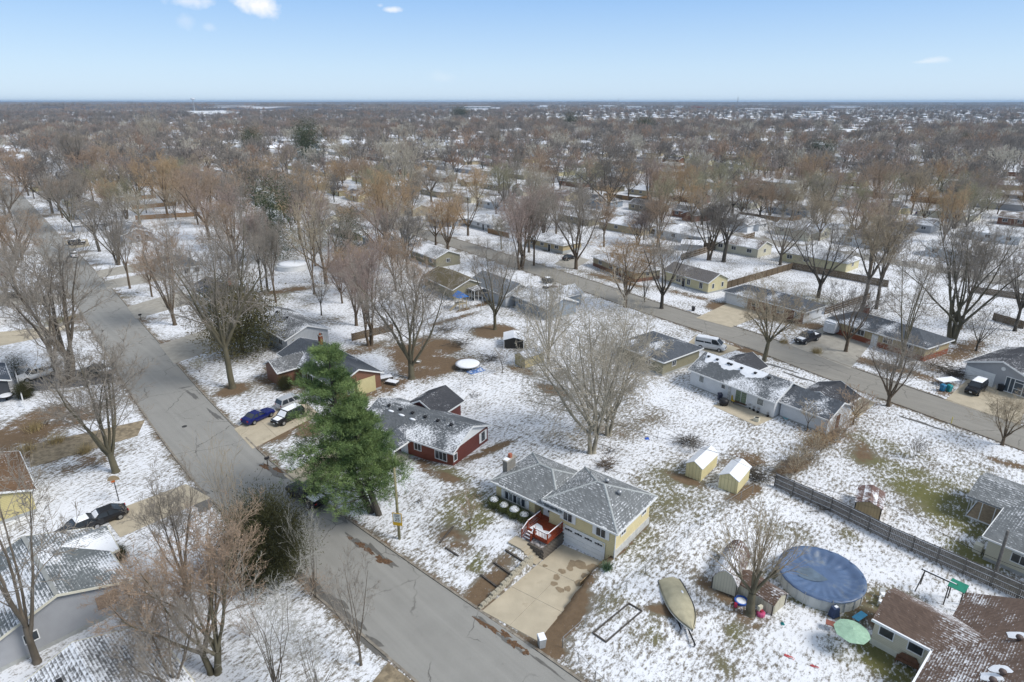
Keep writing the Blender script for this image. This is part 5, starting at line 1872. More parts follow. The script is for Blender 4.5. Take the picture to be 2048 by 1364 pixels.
win(r, 'f', -.2, 1.7, .9, .7, hwy, hlx, panes=2)
wing(r, 8, 6.5, 2.7, 1.4, 'gable', BLUES, RW, cx=-1.5, cy=5.5, rot=PI / 2)
# grey gable fronted house at the right edge
r, L = hroot('light grey gable fronted house with white garage and glazed entry at the right', (1928, 723), (2078, 770), 13, 2.8)
hlx, hwy = L / 2 - .3, 6.5 - .3
wing(r, 13, L, 2.8, 1.9, 'gable', GREYL, RD, rot=PI / 2, ov=.3, rk=.4, foot=FOUND)
door(r, 'f', -2.7, 4.0, 2.1, 6.1, hlx, WHITE, 0, 'garage_door', 4)
en = MB()
for x in (.9, 1.5, 2.1, 3.3, 3.9, 4.5):
 en.box((x, -6.14, 1.25), (.09, .09, 2.4))
en.box((2.7, -6.14, 2.45), (3.7, .09, .1)).box((2.7, -6.14, .1), (3.7, .09, .12)).box((2.7, -6.14, 2.0), (1.1, .08, .08)).box((2.7, -6.14, .95), (1.1, .08, .06))
e_ = part('glazed_entry', en, WHITE, r)
for x0, x1 in ((.9, 1.5), (1.5, 2.1), (2.1, 3.3), (3.3, 3.9), (3.9, 4.5)):
 part('pane', MB().box(((x0 + x1) / 2, -6.11, 1.25), (x1 - x0 - .09, .03, 2.3)), mat('grey_screen', (.07, .09, .11), .3), e_)
part('gable_vent', MB().lathe([(.3, 0), (.3, .05)], 14), WHITE, r, loc=(.2, -6.14, 3.45)).rotation_euler = (PI / 2, 0, 0)
# screened porch house low on the right edge
r, L = hroot('white trimmed screened porch house with grey roof at the right edge', (1966, 1072), (2060, 1111), 9.5, 2.7, L=11)
hlx, hwy = wing(r, L, 9.5, 2.7, 1.6, 'hip', CREAM, RG, foot=FOUND)
win(r, 'f', -2.4, 1.6, 1.3, .9, hwy, hlx)
win(r, 'f', 1.6, 1.6, 1.3, .9, hwy, hlx)
pxy = G0(1934, 991, 2.6)
dx, dy = pxy[0] - r.location.x, pxy[1] - r.location.y
an = r.rotation_euler.z
lx, ly = dx * math.cos(an) + dy * math.sin(an), -dx * math.sin(an) + dy * math.cos(an)
PW, PL = 7.0, 9.0
part('porch_roof', gable_roof(PL, PW, 2.6, 1.0, .12), RG, r, loc=(lx + PL / 2, ly + PW / 2, 0))
pf = MB()
for i in range(5):
 pf.box((lx + .3 + i * 1.15, ly + .35, 1.2), (.08, .08, 2.4))
for i in range(5):
 pf.box((lx + .3, ly + .35 + i * 1.5, 1.2), (.08, .08, 2.4))
pf.box((lx + 2.6, ly + .35, 2.38), (4.7, .1, .22)).box((lx + .3, ly + 3.4, 2.38), (.1, 6.1, .22)).box((lx + 2.6, ly + .35, .06), (4.7, .1, .14)).box((lx + .3, ly + 3.4, .06), (.1, 6.1, .14)).box((lx + 4.2, ly + .35, 1.0), (1.4, .06, .06))
part('porch_frame', pf, WHITE, r)
part('porch_floor', MB().box((lx + 2.6, ly + 3.4, .03), (4.4, 5.9, .05)), mat('tan_deck_floor', (.36, .27, .17), .8, var=.2), r)
part('air_conditioner', MB().box((-hlx - .7, -hwy + .9, .45), (.7, .7, .9)), OFFWHITE, r)
HOUSES.append((r.location.x + 2, r.location.y + 4, 9))
# brown roofed house at the lower right corner
r, L = hroot('cream house with a streaked brown shingle roof at the lower right corner', (1745, 1238), (1865, 1301), 5.2, 2.7)
W1 = 5.2
rs = 1.35
bigL = L + 5.2
part('roof', gable_roof(bigL, W1, 2.7, rs), RB, r, loc=(bigL / 2 - L / 2, 0, 0))
iW = W1 / 2 - .4
part('wall', wall_box(L + .4, 2 * iW, -.3, 2.7, rs * .84, True), CREAM, r, loc=(.35, 0, 0))
part('foundation', MB().box((.35, 0, .1), (L + .44, 2 * iW + .04, .9)), OFFWHITE, r)
win(r, 'f', -1.05, 1.85, 1.0, .95, iW, L / 2, panes=1)
win(r, 'f', 1.05, 1.85, 1.0, .95, iW, L / 2, panes=1)
fm = MB()
fm.box((0, -W1 / 2 - .05, 2.6), (L + .1, .12, .16))
fa = part('gutter', fm, WHITE, r)
part('gutter_snow', MB().box((0, -W1 / 2 - .04, 2.71), (L, .14, .05)), SNOW, r)
# the cross wing
o = part('roof', gable_roof(17, 11, 2.7, 2.6), RB, r, loc=(L / 2 + 5.5, -2.0, 0))
o.rotation_euler = (0, 0, PI / 2)
o = part('wall', wall_box(16.2, 10.0, -.3, 2.7, 2.3, True), CREAM, r, loc=(L / 2 + 5.5, -2.0, 0))
o.rotation_euler = (0, 0, PI / 2)
part('gutter', MB().box((L / 2 - .06, -6.4, 2.6), (.12, 8.0, .16)), WHITE, r)
part('gutter_snow', MB().box((L / 2 - .05, -6.4, 2.71), (.14, 8.0, .05)), SNOW, r)
for x, y in ((L / 2 + 3.9, -5.0), (L / 2 + 4.2, -3.9), (L / 2 + 4.3, .6)):
 z = 2.7 + 2.6 * (1 - abs(x - L / 2 - 5.5) / 5.5)
 v = part('roof_vent', MB().lathe([(.12, z - .1), (.12, z + .2), (.24, z + .24), (.22, z + .4), (.06, z + .5)], 12, (x, y)), mat('brown_vent', (.12, .09, .08), .6), r, smooth=True)
 zf = lambda q: 2.7 + 2.6 * (1 - abs(q - L / 2 - 5.5) / 5.5)
 ring_ = [(x - .2 + .62 * math.cos(t) * (1 + .2 * math.sin(3 * t + y)), y + .6 + .5 * math.sin(t) * (1 + .2 * math.sin(2 * t + x))) for t in np.linspace(0, 2 * PI, 15)[:-1]]
 part('snow_patch', MB().add([(a, b, zf(a) + .03) for a, b in ring_] + [(x - .2, y + .6, zf(x - .2) + .07)], [(i, (i + 1) % 14, 14) for i in range(14)]), SNOW, r, smooth=True)
HOUSES.append((r.location.x + 7, r.location.y - 3, 10))
# grey sided house low on the left; the camera looks over its roof
r, L = hroot('grey sided house with snowy gable roof at the lower left below the dark car', (184, 1055), (263, 1160), 10.4, 2.8, side=-1)
RG5 = roof_mat('pale_grey_shingles_snowy', (.14, .155, .16), .60, .9, seed=91)
hlx, hwy = wing(r, L, 10.4, 2.8, 1.9, 'gable', GREYL, RG5, ov=.4, rk=.35, foot=FOUND, fasc=OFFWHITE)
win(r, 'r', -2.3, 1.75, .9, .8, hwy, hlx, panes=1)
part('boarded_window', MB().box((hlx + .03, 3.2, 1.8), (.06, 1.6, 1.3)), mat('tan_door', (.26, .19, .14), .7), r)
wing(r, 5.0, 5.0, 2.7, 1.3, 'gable', GREYL, RG5, ov=.35, cx=-2.6, cy=3.4, rot=PI / 2, fasc=OFFWHITE)
part('ridge_cap', MB().box((0, 0, 4.72), (L - .1, .34, .06)), mat('grey_ridge', (.30, .31, .30), .8), r)
r2, L2 = hroot('snow covered pale roofed house cut off by the lower left corner', (300, 1247), (430, 1420), 10.0, 2.9, side=-1, L=16)
wing(r2, L2, 10.0, 2.9, 1.9, 'gable', GREYL, RW, ov=.4, foot=FOUND, fasc=OFFWHITE)
part('roof_vent', MB().box((-5.3, -1.6, 4.35), (.5, .35, .2)), DARK, r2)
# tan house and dark carport on the left edge
r, L = hroot('yellow walled house with tan brown roof at the left edge', (20, 862), (72, 978), 9, 2.8, L=11, anchor='B', side=-1)
wing(r, L, 9, 2.8, 1.5, 'gable', siding_mat('mustard_siding', (.55, .48, .24), .2), RBN, foot=FOUND)
r, L = hroot('dark slate roofed house with black porch posts at the left edge', (8, 722), (22, 760), 8, 2.8, L=9, anchor='B', side=-1)
wing(r, L, 8, 2.8, 1.5, 'gable', DARKS, roof_mat('slate_blue_shingles', (.08, .095, .12), .2, .9, seed=71), foot=FOUND)
r, L = hroot('small white roofed house at the left edge beyond the maroon cars', (-90, 640), (-6, 628), 8, 2.8, L=10, anchor='B')
wing(r, L, 8, 2.8, 1.5, 'hip', TANS, RW, foot=FOUND)
# ------------------------------------------------------------------ sheds
def shed(label, a, b, c, h, rise, wm, rm, front='a', vs_=None, trim=None, doors=True, gam=False, name='garden_shed'):
 """a b c: ground pixels of three corners; the gable end is a-b"""
 p, q, s = G(*a), G(*b), G(*c)
 w = math.dist(p[:2], q[:2])
 l = math.dist(q[:2], s[:2])
 an = math.atan2(q[1] - p[1], q[0] - p[0])
 n = (-math.sin(an), math.cos(an))
 cx, cy = (p[0] + q[0]) / 2 + n[0] * l / 2, (p[1] + q[1]) / 2 + n[1] * l / 2
 r = thing(name, label, 'shed', (cx, cy, p[2] - .03), an)
 mb = MB()
 hw, hl = w / 2, l / 2
 if gam:
  sec = [(-hw, 0), (hw, 0), (hw, h), (hw * .55, h + rise * .72), (0, h + rise), (-hw * .55, h + rise * .72), (-hw, h)]
 else:
  sec = [(-hw, 0), (hw, 0), (hw, h), (0, h + rise), (-hw, h)]
 k = len(sec)
 mb.add([(x, -hl, z) for x, z in sec] + [(x, hl, z) for x, z in sec], [tuple(range(k)), tuple(range(2 * k - 1, k - 1, -1))] + [((i + 1) % k, i, k + i, k + (i + 1) % k) for i in range(k)])
 part('wall', mb, wm, r)
 rf = MB()
 top = sec[2:]
 o = .13
 for (x0, z0), (x1, z1) in zip(top, top[1:]):
  ex0 = x0 + (o if x0 == hw else 0)
  ex1 = x1 - (o if x1 == -hw else 0)
  sl = (z1 - z0) / (x1 - x0)
  z0_, z1_ = z0 + sl * (ex0 - x0), z1 + sl * (ex1 - x1)
  rf.hull8([(ex1, -hl - o, z1_ + .01), (ex0, -hl - o, z0_ + .01), (ex0, hl + o, z0_ + .01), (ex1, hl + o, z1_ + .01), (ex1, -hl - o, z1_ + .08), (ex0, -hl - o, z0_ + .08), (ex0, hl + o, z0_ + .08), (ex1, hl + o, z1_ + .08)])
 part('roof', rf, rm, r)
 part('skid', MB().box((-hw * .7, 0, -.02), (.12, l, .1)).box((hw * .7, 0, -.02), (.12, l, .1)), TIMBER, r)
 if trim:
  for x in (-hw, hw):
   for y in (-hl, hl):
    part('corner_post', MB().box((x, y, h / 2), (.1, .1, h)), trim, r)
 if doors:
  for s_ in (-1, 1):
   part('door', MB().box((s_ * w * .19, -hl - .02, h * .46), (w * .36, .04, h * .88)), wm, r)
 return r
SHY = siding_mat('pale_yellow_shed_boards', (.68, .60, .34), .4, True)
SHT = siding_mat('tan_shed_boards', (.40, .33, .20), .3, True)
SHC = siding_mat('cream_shed_boards', (.50, .47, .37), .25, True)
shed('pale yellow garden shed with white snowy roof, the one further from the fence', (1370, 951), (1401, 963), (1440, 941), 1.75, .6, SHY, RSHED)
shed('pale yellow garden shed with white snowy roof close to the grey fence end', (1436, 975), (1473, 989), (1502, 967), 1.75, .6, SHY, RSHED)
shed('tan shed with brown ribbed metal roof behind the grey fence', (1707, 1026), (1758, 1041), (1779, 1014), 1.5, .5, siding_mat('dark_tan_shed', (.36, .28, .16), .3, True), roof_mat('brown_metal_roof', (.17, .11, .095), .3, .8, row=.3, seed=77), trim=DARK)
shed('cream gambrel ended shed with snow on its roof under the pollarded tree', (1423, 1175), (1470, 1198), (1525, 1150), 1.35, 1.1, SHC, roof_mat('brown_shed_shingles', (.13, .09, .07), .55, .8, row=.1, seed=79), gam=True, trim=TIMBER, doors=False)
shed('low cream shed with a weathered brown roof between tree and pool', (1543, 1231), (1569, 1209), (1500, 1160), 1.25, .55, SHC, roof_mat('worn_brown_shingles', (.12, .08, .06), .32, .8, row=.1, seed=80), trim=TIMBER)
shed('black walled shed with white posts and snow covered roof', (1008, 697), (1047, 697), (1050, 682), 1.7, .45, siding_mat('black_shed_boards', (.035, .033, .03), .2), RSHED, trim=WHITE)
shed('tan plywood shed with thin snow on its roof beside the pale tree', (1030, 728), (1050, 737), (1082, 722), 1.9, .6, siding_mat('mustard_ply_shed', (.44, .37, .2), .6, True), RW)
shed('grey metal storage shed with white roof behind the rail fence', (1404, 504), (1407, 494), (1368, 489), 2.0, .5, GREYS, RSHED)
shed('small tan shed far beyond the orange trees, snow on its roof', (700, 478), (722, 482), (735, 474), 2.0, .6, SHT, RSHED)
# ------------------------------------------------------------------ fences
def picket_panel(w, h, bw, m):
 mb = MB()
 n = max(1, int(w / bw))
 rr = random.Random(n)
 for i in range(n):
  hh = h - rr.uniform(0, .05)
  mb.box((-w / 2 + (i + .5) * w / n, rr.uniform(-.006, .006), hh / 2), (w / n - .014, .02, hh))
 me = mb.mesh('board_panel')
 me.materials.append(m)
 return me
def fence(label, px, h, m, panel=2.4, snow_rails=True, flip=1, boards=True, name='wooden_fence', bw=.14, step=None, railm=None):
 r = thing(name, label, 'fence', (0, 0, 0))
 pts = [G(*p) for p in px]
 railm = railm or m
 for a, b in zip(pts, pts[1:]):
  L = math.dist(a[:2], b[:2])
  n = max(1, round(L / panel))
  w = L / n
  an = math.atan2(b[1] - a[1], b[0] - a[0])
  nx_, ny_ = -math.sin(an) * flip, math.cos(an) * flip
  if boards is True:
   me = picket_panel(w, h, bw, m)
  post = MB().box((0, 0, h / 2), (.1, .1, h + .12)).mesh('post')
  post.materials.append(railm)
  rl = MB().box((0, 0, 0), (w, .045, .085)).mesh('rail')
  rl.materials.append(railm)
  sn = MB().box((0, 0, 0), (w, .05, .02)).mesh('rail_snow')
  sn.materials.append(SNOW)
  for i in range(n + 1):
   t = i / n
   x, y = a[0] + (b[0] - a[0]) * t, a[1] + (b[1] - a[1]) * t
   z = float(T(x, y))
   o = bpy.data.objects.new('post', post)
   COL.objects.link(o)
   o.parent = r
   o.location = (x - nx_ * .06, y - ny_ * .06, z)
   o.rotation_euler = (0, 0, an)
   if i == n:
    break
   t = (i + .5) / n
   x, y = a[0] + (b[0] - a[0]) * t, a[1] + (b[1] - a[1]) * t
   z = float(T(x, y))
   if boards is True:
    o = bpy.data.objects.new('board_panel', me)
    COL.objects.link(o)
    o.parent = r
    o['kind'] = 'stuff'
    o.location = (x, y, z)
    o.rotation_euler = (0, 0, an)
   for q in ((.2, .55, .88) if boards is True else (.35, .65, .95)):
    o = bpy.data.objects.new('rail', rl)
    COL.objects.link(o)
    o.parent = r
    o.location = (x - nx_ * .045, y - ny_ * .045, z + h * q)
    o.rotation_euler = (0, 0, an)
    if snow_rails:
     o2 = bpy.data.objects.new('rail_snow', sn)
     COL.objects.link(o2)
     o2.parent = r
     o2.location = (x - nx_ * .05, y - ny_ * .05, z + h * q + .053)
     o2.rotation_euler = (0, 0, an)
 return r
def wire_fence(label, px, h=1.2, step=2.6, top=True):
 """chain link: thin posts, a top rail and a few wires"""
 r = thing('wire_fence', label, 'fence', (0, 0, 0))
 pts = [G(*p) for p in px]
 for a, b in zip(pts, pts[1:]):
  L = math.dist(a[:2], b[:2])
  n = max(1, round(L / step))
  post = MB().tube((0, 0, 0), (0, 0, h), .03, n=6).mesh('post')
  post.materials.append(METAL)
  ps = []
  for i in range(n + 1):
   t = i / n
   x, y = a[0] + (b[0] - a[0]) * t, a[1] + (b[1] - a[1]) * t
   z = float(T(x, y))
   ps.append((x, y, z))
   o = bpy.data.objects.new('post', post)
   COL.objects.link(o)
   o.parent = r
   o.location = (x, y, z)
  w = MB()
  for p, q in zip(ps, ps[1:]):
   w.tube((p[0], p[1], p[2] + h), (q[0], q[1], q[2] + h), .02, n=4, caps=False)
   for k in (.15, .4, .65):
    w.tube((p[0], p[1], p[2] + h * k), (q[0], q[1], q[2] + h * k), .006, n=3, caps=False)
  part('wire', w, METAL, r)
 return r
fence('weathered grey board fence with snow on its rails behind the pool yard', [(1549, 972), (1660, 1023), (1775, 1081), (1980, 1172), (2090, 1222)], 1.8, FENCEW, 2.4)
fence('tall brown board fence behind the brick fronted house', [(1450, 578), (1585, 538), (1775, 575)], 1.8, FENCEB, 2.5, False)
fence('dark fence with pale snowy rails running back beside the yellow board house', [(1362, 521), (1508, 475)], 1.9, FENCEB, 2.5)
fence('dark rail fence with snow on it running back from the brick fronted house', [(1648, 629), (1738, 598)], 1.6, FENCEB, 2.5)
fence('brown fence along the back lots behind the brick gabled house', [(704, 682), (786, 662)], 1.5, FENCEB, 2.5, False)
fence('brown board fence in front of the white bungalow beyond the street', [(976, 466), (1018, 476)], 1.7, FENCEO, 2.5, False)
fence('dark board fence behind the grey metal storage shed', [(1300, 466), (1420, 498)], 1.7, FENCEB, 2.5, False)
fence('cedar fence nearest in the yards beyond the left street', [(272, 440), (400, 432)], 1.7, FENCEO, 2.5, False)
fence('middle cedar fence of three in the yards beyond the left street', [(265, 419), (352, 411)], 1.7, FENCEO, 2.5, False)
fence('farther cedar fence with a gate post in the yards beyond the left street', [(230, 404), (312, 396)], 1.7, FENCEO, 2.5, False)
fence('pale tan fence far up beside the dark gabled house', [(120, 312), (168, 312)], 1.7, FENCEO, 2.5, False)
fence('dark low fence at the far right beyond the big trunk', [(1945, 585), (2060, 602)], 1.5, FENCEB, 2.5, False)
fence('olive board fence corner right of the tan shed house', [(1985, 640), (2046, 658)], 1.6, FENCEB, 2.5, False)
wire_fence('wire fence crossing the snow from the yellow sheds towards the driveway', [(1505, 985), (1400, 1055), (1290, 1150), (1125, 1295)], 1.1)
wire_fence('wire fence along the street edge of the pool yard', [(1125, 1295), (1190, 1364), (1250, 1420)], 1.1)
wire_fence('wire fence with climbing weeds along the back lots from the tan shed', [(1048, 748), (1110, 780), (1200, 830), (1380, 905), (1549, 968)], 1.2)
wire_fence('wire fence between red house yard and trampoline yard', [(872, 802), (945, 768), (1010, 735), (1030, 730)], 1.2)
wire_fence('wire fence with leaf litter beyond the playset', [(880, 648), (960, 628), (1030, 612)], 1.1)
# ------------------------------------------------------------------ vehicles
def paint(name, col, rough=.3, metal=.2):
 return mat('car_paint_' + name, col, rough, metal, var=.04, vscale=1, spec=.5)
def loft(sections, closed=True):
 mb = MB()
 n = len(sections[0])
 vs = [p for s in sections for p in s]
 fs = []
 for k in range(len(sections) - 1):
  for i in range(n):
   j = (i + 1) % n
   fs.append((k * n + i, k * n + j, (k + 1) * n + j, (k + 1) * n + i))
 fs.append(tuple(reversed(range(n))))
 fs.append(tuple(range((len(sections) - 1) * n, len(sections) * n)))
 return mb.add(vs, fs)
CARS = {
 # length, half width, stations (x, top z, half width factor, bottom z), cabin base x0 x1, roof x0 x1, belt z, roof z, wheel x, wheel r
 'sedan': (4.6, .9, [(-2.3, .62, .80, .38), (-2.2, .92, .9, .28), (-1.6, 1.0, .98, .25), (-.9, 1.0, 1, .22), (.7, .97, 1, .22), (1.5, .86, .98, .24), (2.1, .76, .9, .28), (2.3, .52, .78, .36)], (-1.75, 1.05), (-.95, .3), .95, 1.42, (-1.38, 1.42), .33),
 'coupe': (4.7, .93, [(-2.35, .66, .82, .38), (-2.25, .96, .92, .28), (-1.6, 1.0, 1, .25), (-.9, .96, .98, .22), (.4, .94, 1, .22), (1.4, .90, 1, .24), (2.15, .8, .92, .28), (2.35, .55, .8, .36)], (-1.75, .75), (-.95, -.05), .93, 1.36, (-1.4, 1.42), .34),
 'suv': (4.7, .93, [(-2.35, .8, .86, .42), (-2.3, 1.08, .95, .34), (-1.6, 1.1, 1, .3), (-.9, 1.1, 1, .28), (.8, 1.08, 1, .28), (1.4, 1.02, .99, .3), (2.2, .92, .93, .34), (2.35, .62, .82, .42)], (-2.28, 1.15), (-1.95, .45), 1.07, 1.68, (-1.4, 1.42), .37),
 'boxy': (4.6, .92, [(-2.3, .9, .9, .46), (-2.26, 1.14, .97, .4), (-1.5, 1.16, 1, .36), (-.9, 1.16, 1, .34), (.8, 1.14, 1, .34), (1.3, 1.1, 1, .36), (2.2, 1.04, .96, .4), (2.3, .76, .9, .46)], (-2.26, 1.0), (-2.12, .55), 1.13, 1.8, (-1.35, 1.4), .4),
 'pickup': (5.8, 1.0, [(-2.9, .9, .93, .5), (-2.87, 1.16, .99, .44), (-1.8, 1.18, 1, .4), (-.75, 1.18, 1, .38), (.8, 1.18, 1, .38), (1.6, 1.14, 1, .38), (2.7, 1.04, .95, .42), (2.9, .72, .86, .5)], (-.95, 1.5), (-.75, .75), 1.16, 1.88, (-1.75, 1.85), .42),
 'van': (5.4, .98, [(-2.7, .9, .9, .42), (-2.66, 1.3, .97, .36), (-1.6, 1.32, 1, .32), (-.9, 1.32, 1, .3), (.9, 1.3, 1, .3), (1.7, 1.2, 1, .32), (2.5, 1.0, .93, .36), (2.7, .7, .82, .42)], (-2.66, 2.0), (-2.6, 1.1), 1.3, 2.1, (-1.6, 1.75), .38),
}
def car(label, kind, a, b, pm, snow=(), cat='car', group=None, name='parked_car', cap=None, rimm=None):
 """a: ground pixel of the rear, b: ground pixel of the front (used for place and heading)"""
 p, q = G(*a), G(*b)
 an = math.atan2(q[1] - p[1], q[0] - p[0])
 L, hw, stn, cb, cr, zb, zr, wx, wr = CARS[kind]
 r = thing(name, label, cat, ((p[0] + q[0]) / 2, (p[1] + q[1]) / 2, p[2] + .03), an, group)
 secs = []
 for (x, zt, f, z0) in stn:
  w = hw * f
  secs.append([(x, -w * .86, z0), (x, w * .86, z0), (x, w * .98, z0 + (zt - z0) * .3), (x, w, z0 + (zt - z0) * .62), (x, w * .93, zt - .05), (x, w * .78, zt),
      (x, -w * .78, zt), (x, -w * .93, zt - .05), (x, -w, z0 + (zt - z0) * .62), (x, -w * .98, z0 + (zt - z0) * .3)])
 body = part('body', loft(secs), pm, r, smooth=False)
 g = MB()
 wb, wt = hw * .92, hw * .74
 g.hull8([(cb[0], -wb, zb), (cb[1], -wb, zb), (cb[1], wb, zb), (cb[0], wb, zb), (cr[0], -wt, zr), (cr[1], -wt, zr), (cr[1], wt, zr), (cr[0], wt, zr)])
 cabin = part('windows', g, GLASS, r)
 part('roof', MB().hull8([(cr[0] - .06, -wt - .02, zr - .02), (cr[1] + .06, -wt - .02, zr - .02), (cr[1] + .06, wt + .02, zr - .02), (cr[0] - .06, wt + .02, zr - .02), (cr[0] + .05, -wt + .1, zr + .06), (cr[1] - .1, -wt + .1, zr + .06), (cr[1] - .1, wt - .1, zr + .06), (cr[0] + .05, wt - .1, zr + .06)]), pm, r)
 mids = [.5] if kind in ('coupe',) else ([.36, .66] if kind in ('suv', 'van', 'boxy') else [.46])
 for s in (-1, 1):
  for t, wd in [(0, .09), (1, .07)] + [(m, .06) for m in mids]:
   xb = cb[0] + (cb[1] - cb[0]) * t
   xt = cr[0] + (cr[1] - cr[0]) * t
   y0, y1 = s * (wb + .012), s * (wt + .012)
   part('pillar', MB().hull8([(xb - wd, y0 - .03, zb - .03), (xb + wd, y0 - .03, zb - .03), (xb + wd, y0 + .01, zb - .03), (xb - wd, y0 + .01, zb - .03), (xt - wd, y1 - .03, zr), (xt + wd, y1 - .03, zr), (xt + wd, y1 + .01, zr), (xt - wd, y1 + .01, zr)]), pm, r)
 if kind == 'van':
  part('side_panel', MB().box((-1.1, 0, (zb + zr) / 2), (2.7, hw * 1.72, zr - zb)), pm, r)
 if kind == 'pickup':
  part('bed_floor', MB().box((-1.93, 0, 1.17), (1.72, hw * 1.5, .04)), DARK, r)
  bw_ = MB()
  for s in (-1, 1):
   bw_.box((-1.93, s * hw * .88, 1.24), (1.8, .1, .16))
  bw_.box((-2.83, 0, 1.24), (.09, hw * 1.66, .16))
  part('bed_side', bw_, pm, r)
 for x in wx:
  for s in (-1, 1):
   w = MB().lathe([(wr * .62, -.11), (wr, -.09), (wr, .09), (wr * .62, .11)], 16).mesh('wheel')
   w.materials.append(RUBBER)
   o = bpy.data.objects.new('wheel', w)
   COL.objects.link(o)
   o.parent = r
   o.location = (x, s * (hw - .07), wr)
   o.rotation_euler = (PI / 2, 0, 0)
   rm_ = MB().lathe([(.05, .125), (wr * .3, .12), (wr * .6, .117)][::-1], 10).mesh('rim')
   rm_.materials.append(rimm or RIM)
   o2 = bpy.data.objects.new('rim', rm_)
   COL.objects.link(o2)
   o2.parent = o
   if s > 0:
    o2.rotation_euler = (PI, 0, 0)
   ar = MB().box((x, s * (hw * .99), wr + .08), (wr * 2.25, .03, wr * 1.5))
 xf, xr_ = L / 2, -L / 2
 zl = stn[-2][1] - .16
 for s in (-1, 1):
  part('headlight', MB().box((xf - .14, s * hw * .68, zl), (.14, .34, .14)), mat('lamp_glass', (.6, .62, .62), .15, spec=.7), r)
  part('tail_light', MB().box((xr_ + .05, s * hw * .72, stn[1][1] - .16), (.1, .26, .16)), mat('red_lamp', (.35, .02, .02), .25, spec=.6), r)
 part('grille', MB().box((xf - .04, 0, zl - .1), (.08, hw * 1.0, .18)), DARK, r)
 part('licence_plate', MB().box((xf + .01, 0, zl - .28), (.02, .32, .15)), WHITE, r)
 part('mirror', MB().box((cb[1] - .35, -hw - .06, zb + .08), (.16, .16, .12)), pm, r)
 part('mirror', MB().box((cb[1] - .35, hw + .06, zb + .08), (.16, .16, .12)), pm, r)
 rr = random.Random(hash(label) % 999 if False else len(label))
 for s_ in snow:
  if s_ == 'roof':
   part('roof_snow', MB().hull8([(cr[0], -wt, zr + .05), (cr[1] - .05, -wt, zr + .05), (cr[1] - .05, wt, zr + .05), (cr[0], wt, zr + .05), (cr[0] + .12, -wt + .15, zr + .13), (cr[1] - .2, -wt + .12, zr + .12), (cr[1] - .2, wt - .1, zr + .12), (cr[0] + .1, wt - .15, zr + .13)]), SNOW, r)
  if s_ == 'hood':
   x0, x1 = cb[1] + .05, stn[-2][0] - .05
   z0, z1 = stn[-3][1] + .0, stn[-2][1] + .0
   part('hood_snow', MB().hull8([(x0, -hw * .7, z0 - .02), (x1, -hw * .66, z1 - .02), (x1, hw * .66, z1 - .02), (x0, hw * .7, z0 - .02), (x0 + .1, -hw * .6, z0 + .07), (x1 - .12, -hw * .5, z1 + .06), (x1 - .12, hw * .55, z1 + .06), (x0 + .1, hw * .6, z0 + .07)]), SNOW, r)
  if s_ == 'bed':
   part('bed_snow', MB().hull8([(-2.7, -.75, 1.19), (-1.05, -.75, 1.19), (-1.05, .75, 1.19), (-2.7, .75, 1.19), (-2.6, -.5, 1.28), (-1.5, -.6, 1.30), (-1.3, .6, 1.27), (-2.6, .55, 1.25)]), SNOW, r)
  if s_ == 'screen':
   part('windscreen_snow', MB().hull8([(cb[1] - .12, -wb * .9, zb + .06), (cb[1] - .02, -wb * .9, zb + .03), (cb[1] - .02, wb * .9, zb + .03), (cb[1] - .12, wb * .9, zb + .06), (cr[1] + .1, -wt * .9, zr - .04), (cr[1] + .16, -wt * .9, zr - .06), (cr[1] + .16, wt * .9, zr - .06), (cr[1] + .1, wt * .9, zr - .04)]), SNOW, r)
 return r
BLACKP = paint('black', (.018, .018, .02), .25)
car('black pickup truck with snow in its bed parked at the kerb by the pine', 'pickup', (650, 1022), (580, 978), BLACKP, ('bed',), 'pickup truck', name='pickup_truck')
part('bed_cargo', MB().box((-1.5, -.35, 1.4), (.6, .5, .35)), DARK, [o for o in bpy.data.objects if o.name == 'pickup_truck'][0])
car('dark blue coupe with rear wing on the parking drive by the street', 'coupe', (490, 852), (545, 826), paint('blue', (.012, .018, .13), .22))
car('silver white car parked furthest from the street beside the blue coupe', 'suv', (558, 822), (612, 800), paint('silver', (.50, .51, .52), .3, .4))
car('black and white snow covered car under the pine branches', 'suv', (602, 828), (550, 853), BLACKP, ('roof', 'hood', 'screen'))
car('white crew cab pickup parked on the dark drive at the left', 'pickup', (108, 748), (48, 764), paint('white', (.62, .63, .64), .3, 0), (), 'pickup truck', name='pickup_truck')
car('black sedan with snowy rear window on the tan drive at the lower left', 'sedan', (248, 1028), (168, 1058), BLACKP, ('screen',), 'car', rimm=METAL)
car('second black car nose to tail with the snowy black sedan', 'sedan', (188, 1052), (132, 1075), paint('dark_grey', (.03, .032, .036)), ('roof',))
car('dark green flat pickup behind the thin grey tree by the kerb', 'pickup', (218, 753), (172, 751), paint('dark_green', (.03, .036, .03)), ('bed',), 'pickup truck', name='pickup_truck')
car('long dark car parked crosswise on the drive at the far left', 'sedan', (-4, 600), (48, 593), BLACKP, ('roof',))
car('maroon car at the left edge above the long dark car', 'sedan', (-14, 556), (14, 551), paint('maroon', (.09, .015, .02)), ('roof',))
car('black minivan with snowy roof in the drive far up the street', 'boxy', (141, 491), (170, 489), BLACKP, ('roof', 'hood'))
car('small white car at the kerb far up the street', 'sedan', (156, 520), (142, 507), paint('white', (.62, .63, .64)), ('roof', 'hood'))
tk = car('black crew cab pickup with snowy hood in front of the cargo trailer', 'pickup', (1634, 676), (1592, 690), paint('dark_truck', (.03, .033, .045)), ('hood', 'bed'), 'pickup truck', name='pickup_truck')
car('black boxy sport utility with snow on its roof at the grey gable house', 'boxy', (1966, 772), (1933, 796), BLACKP, ('roof',))
car('white van parked behind the white ranch house', 'van', (1400, 694), (1442, 702), paint('white', (.62, .63, .64)), ('roof',), 'van', name='van')
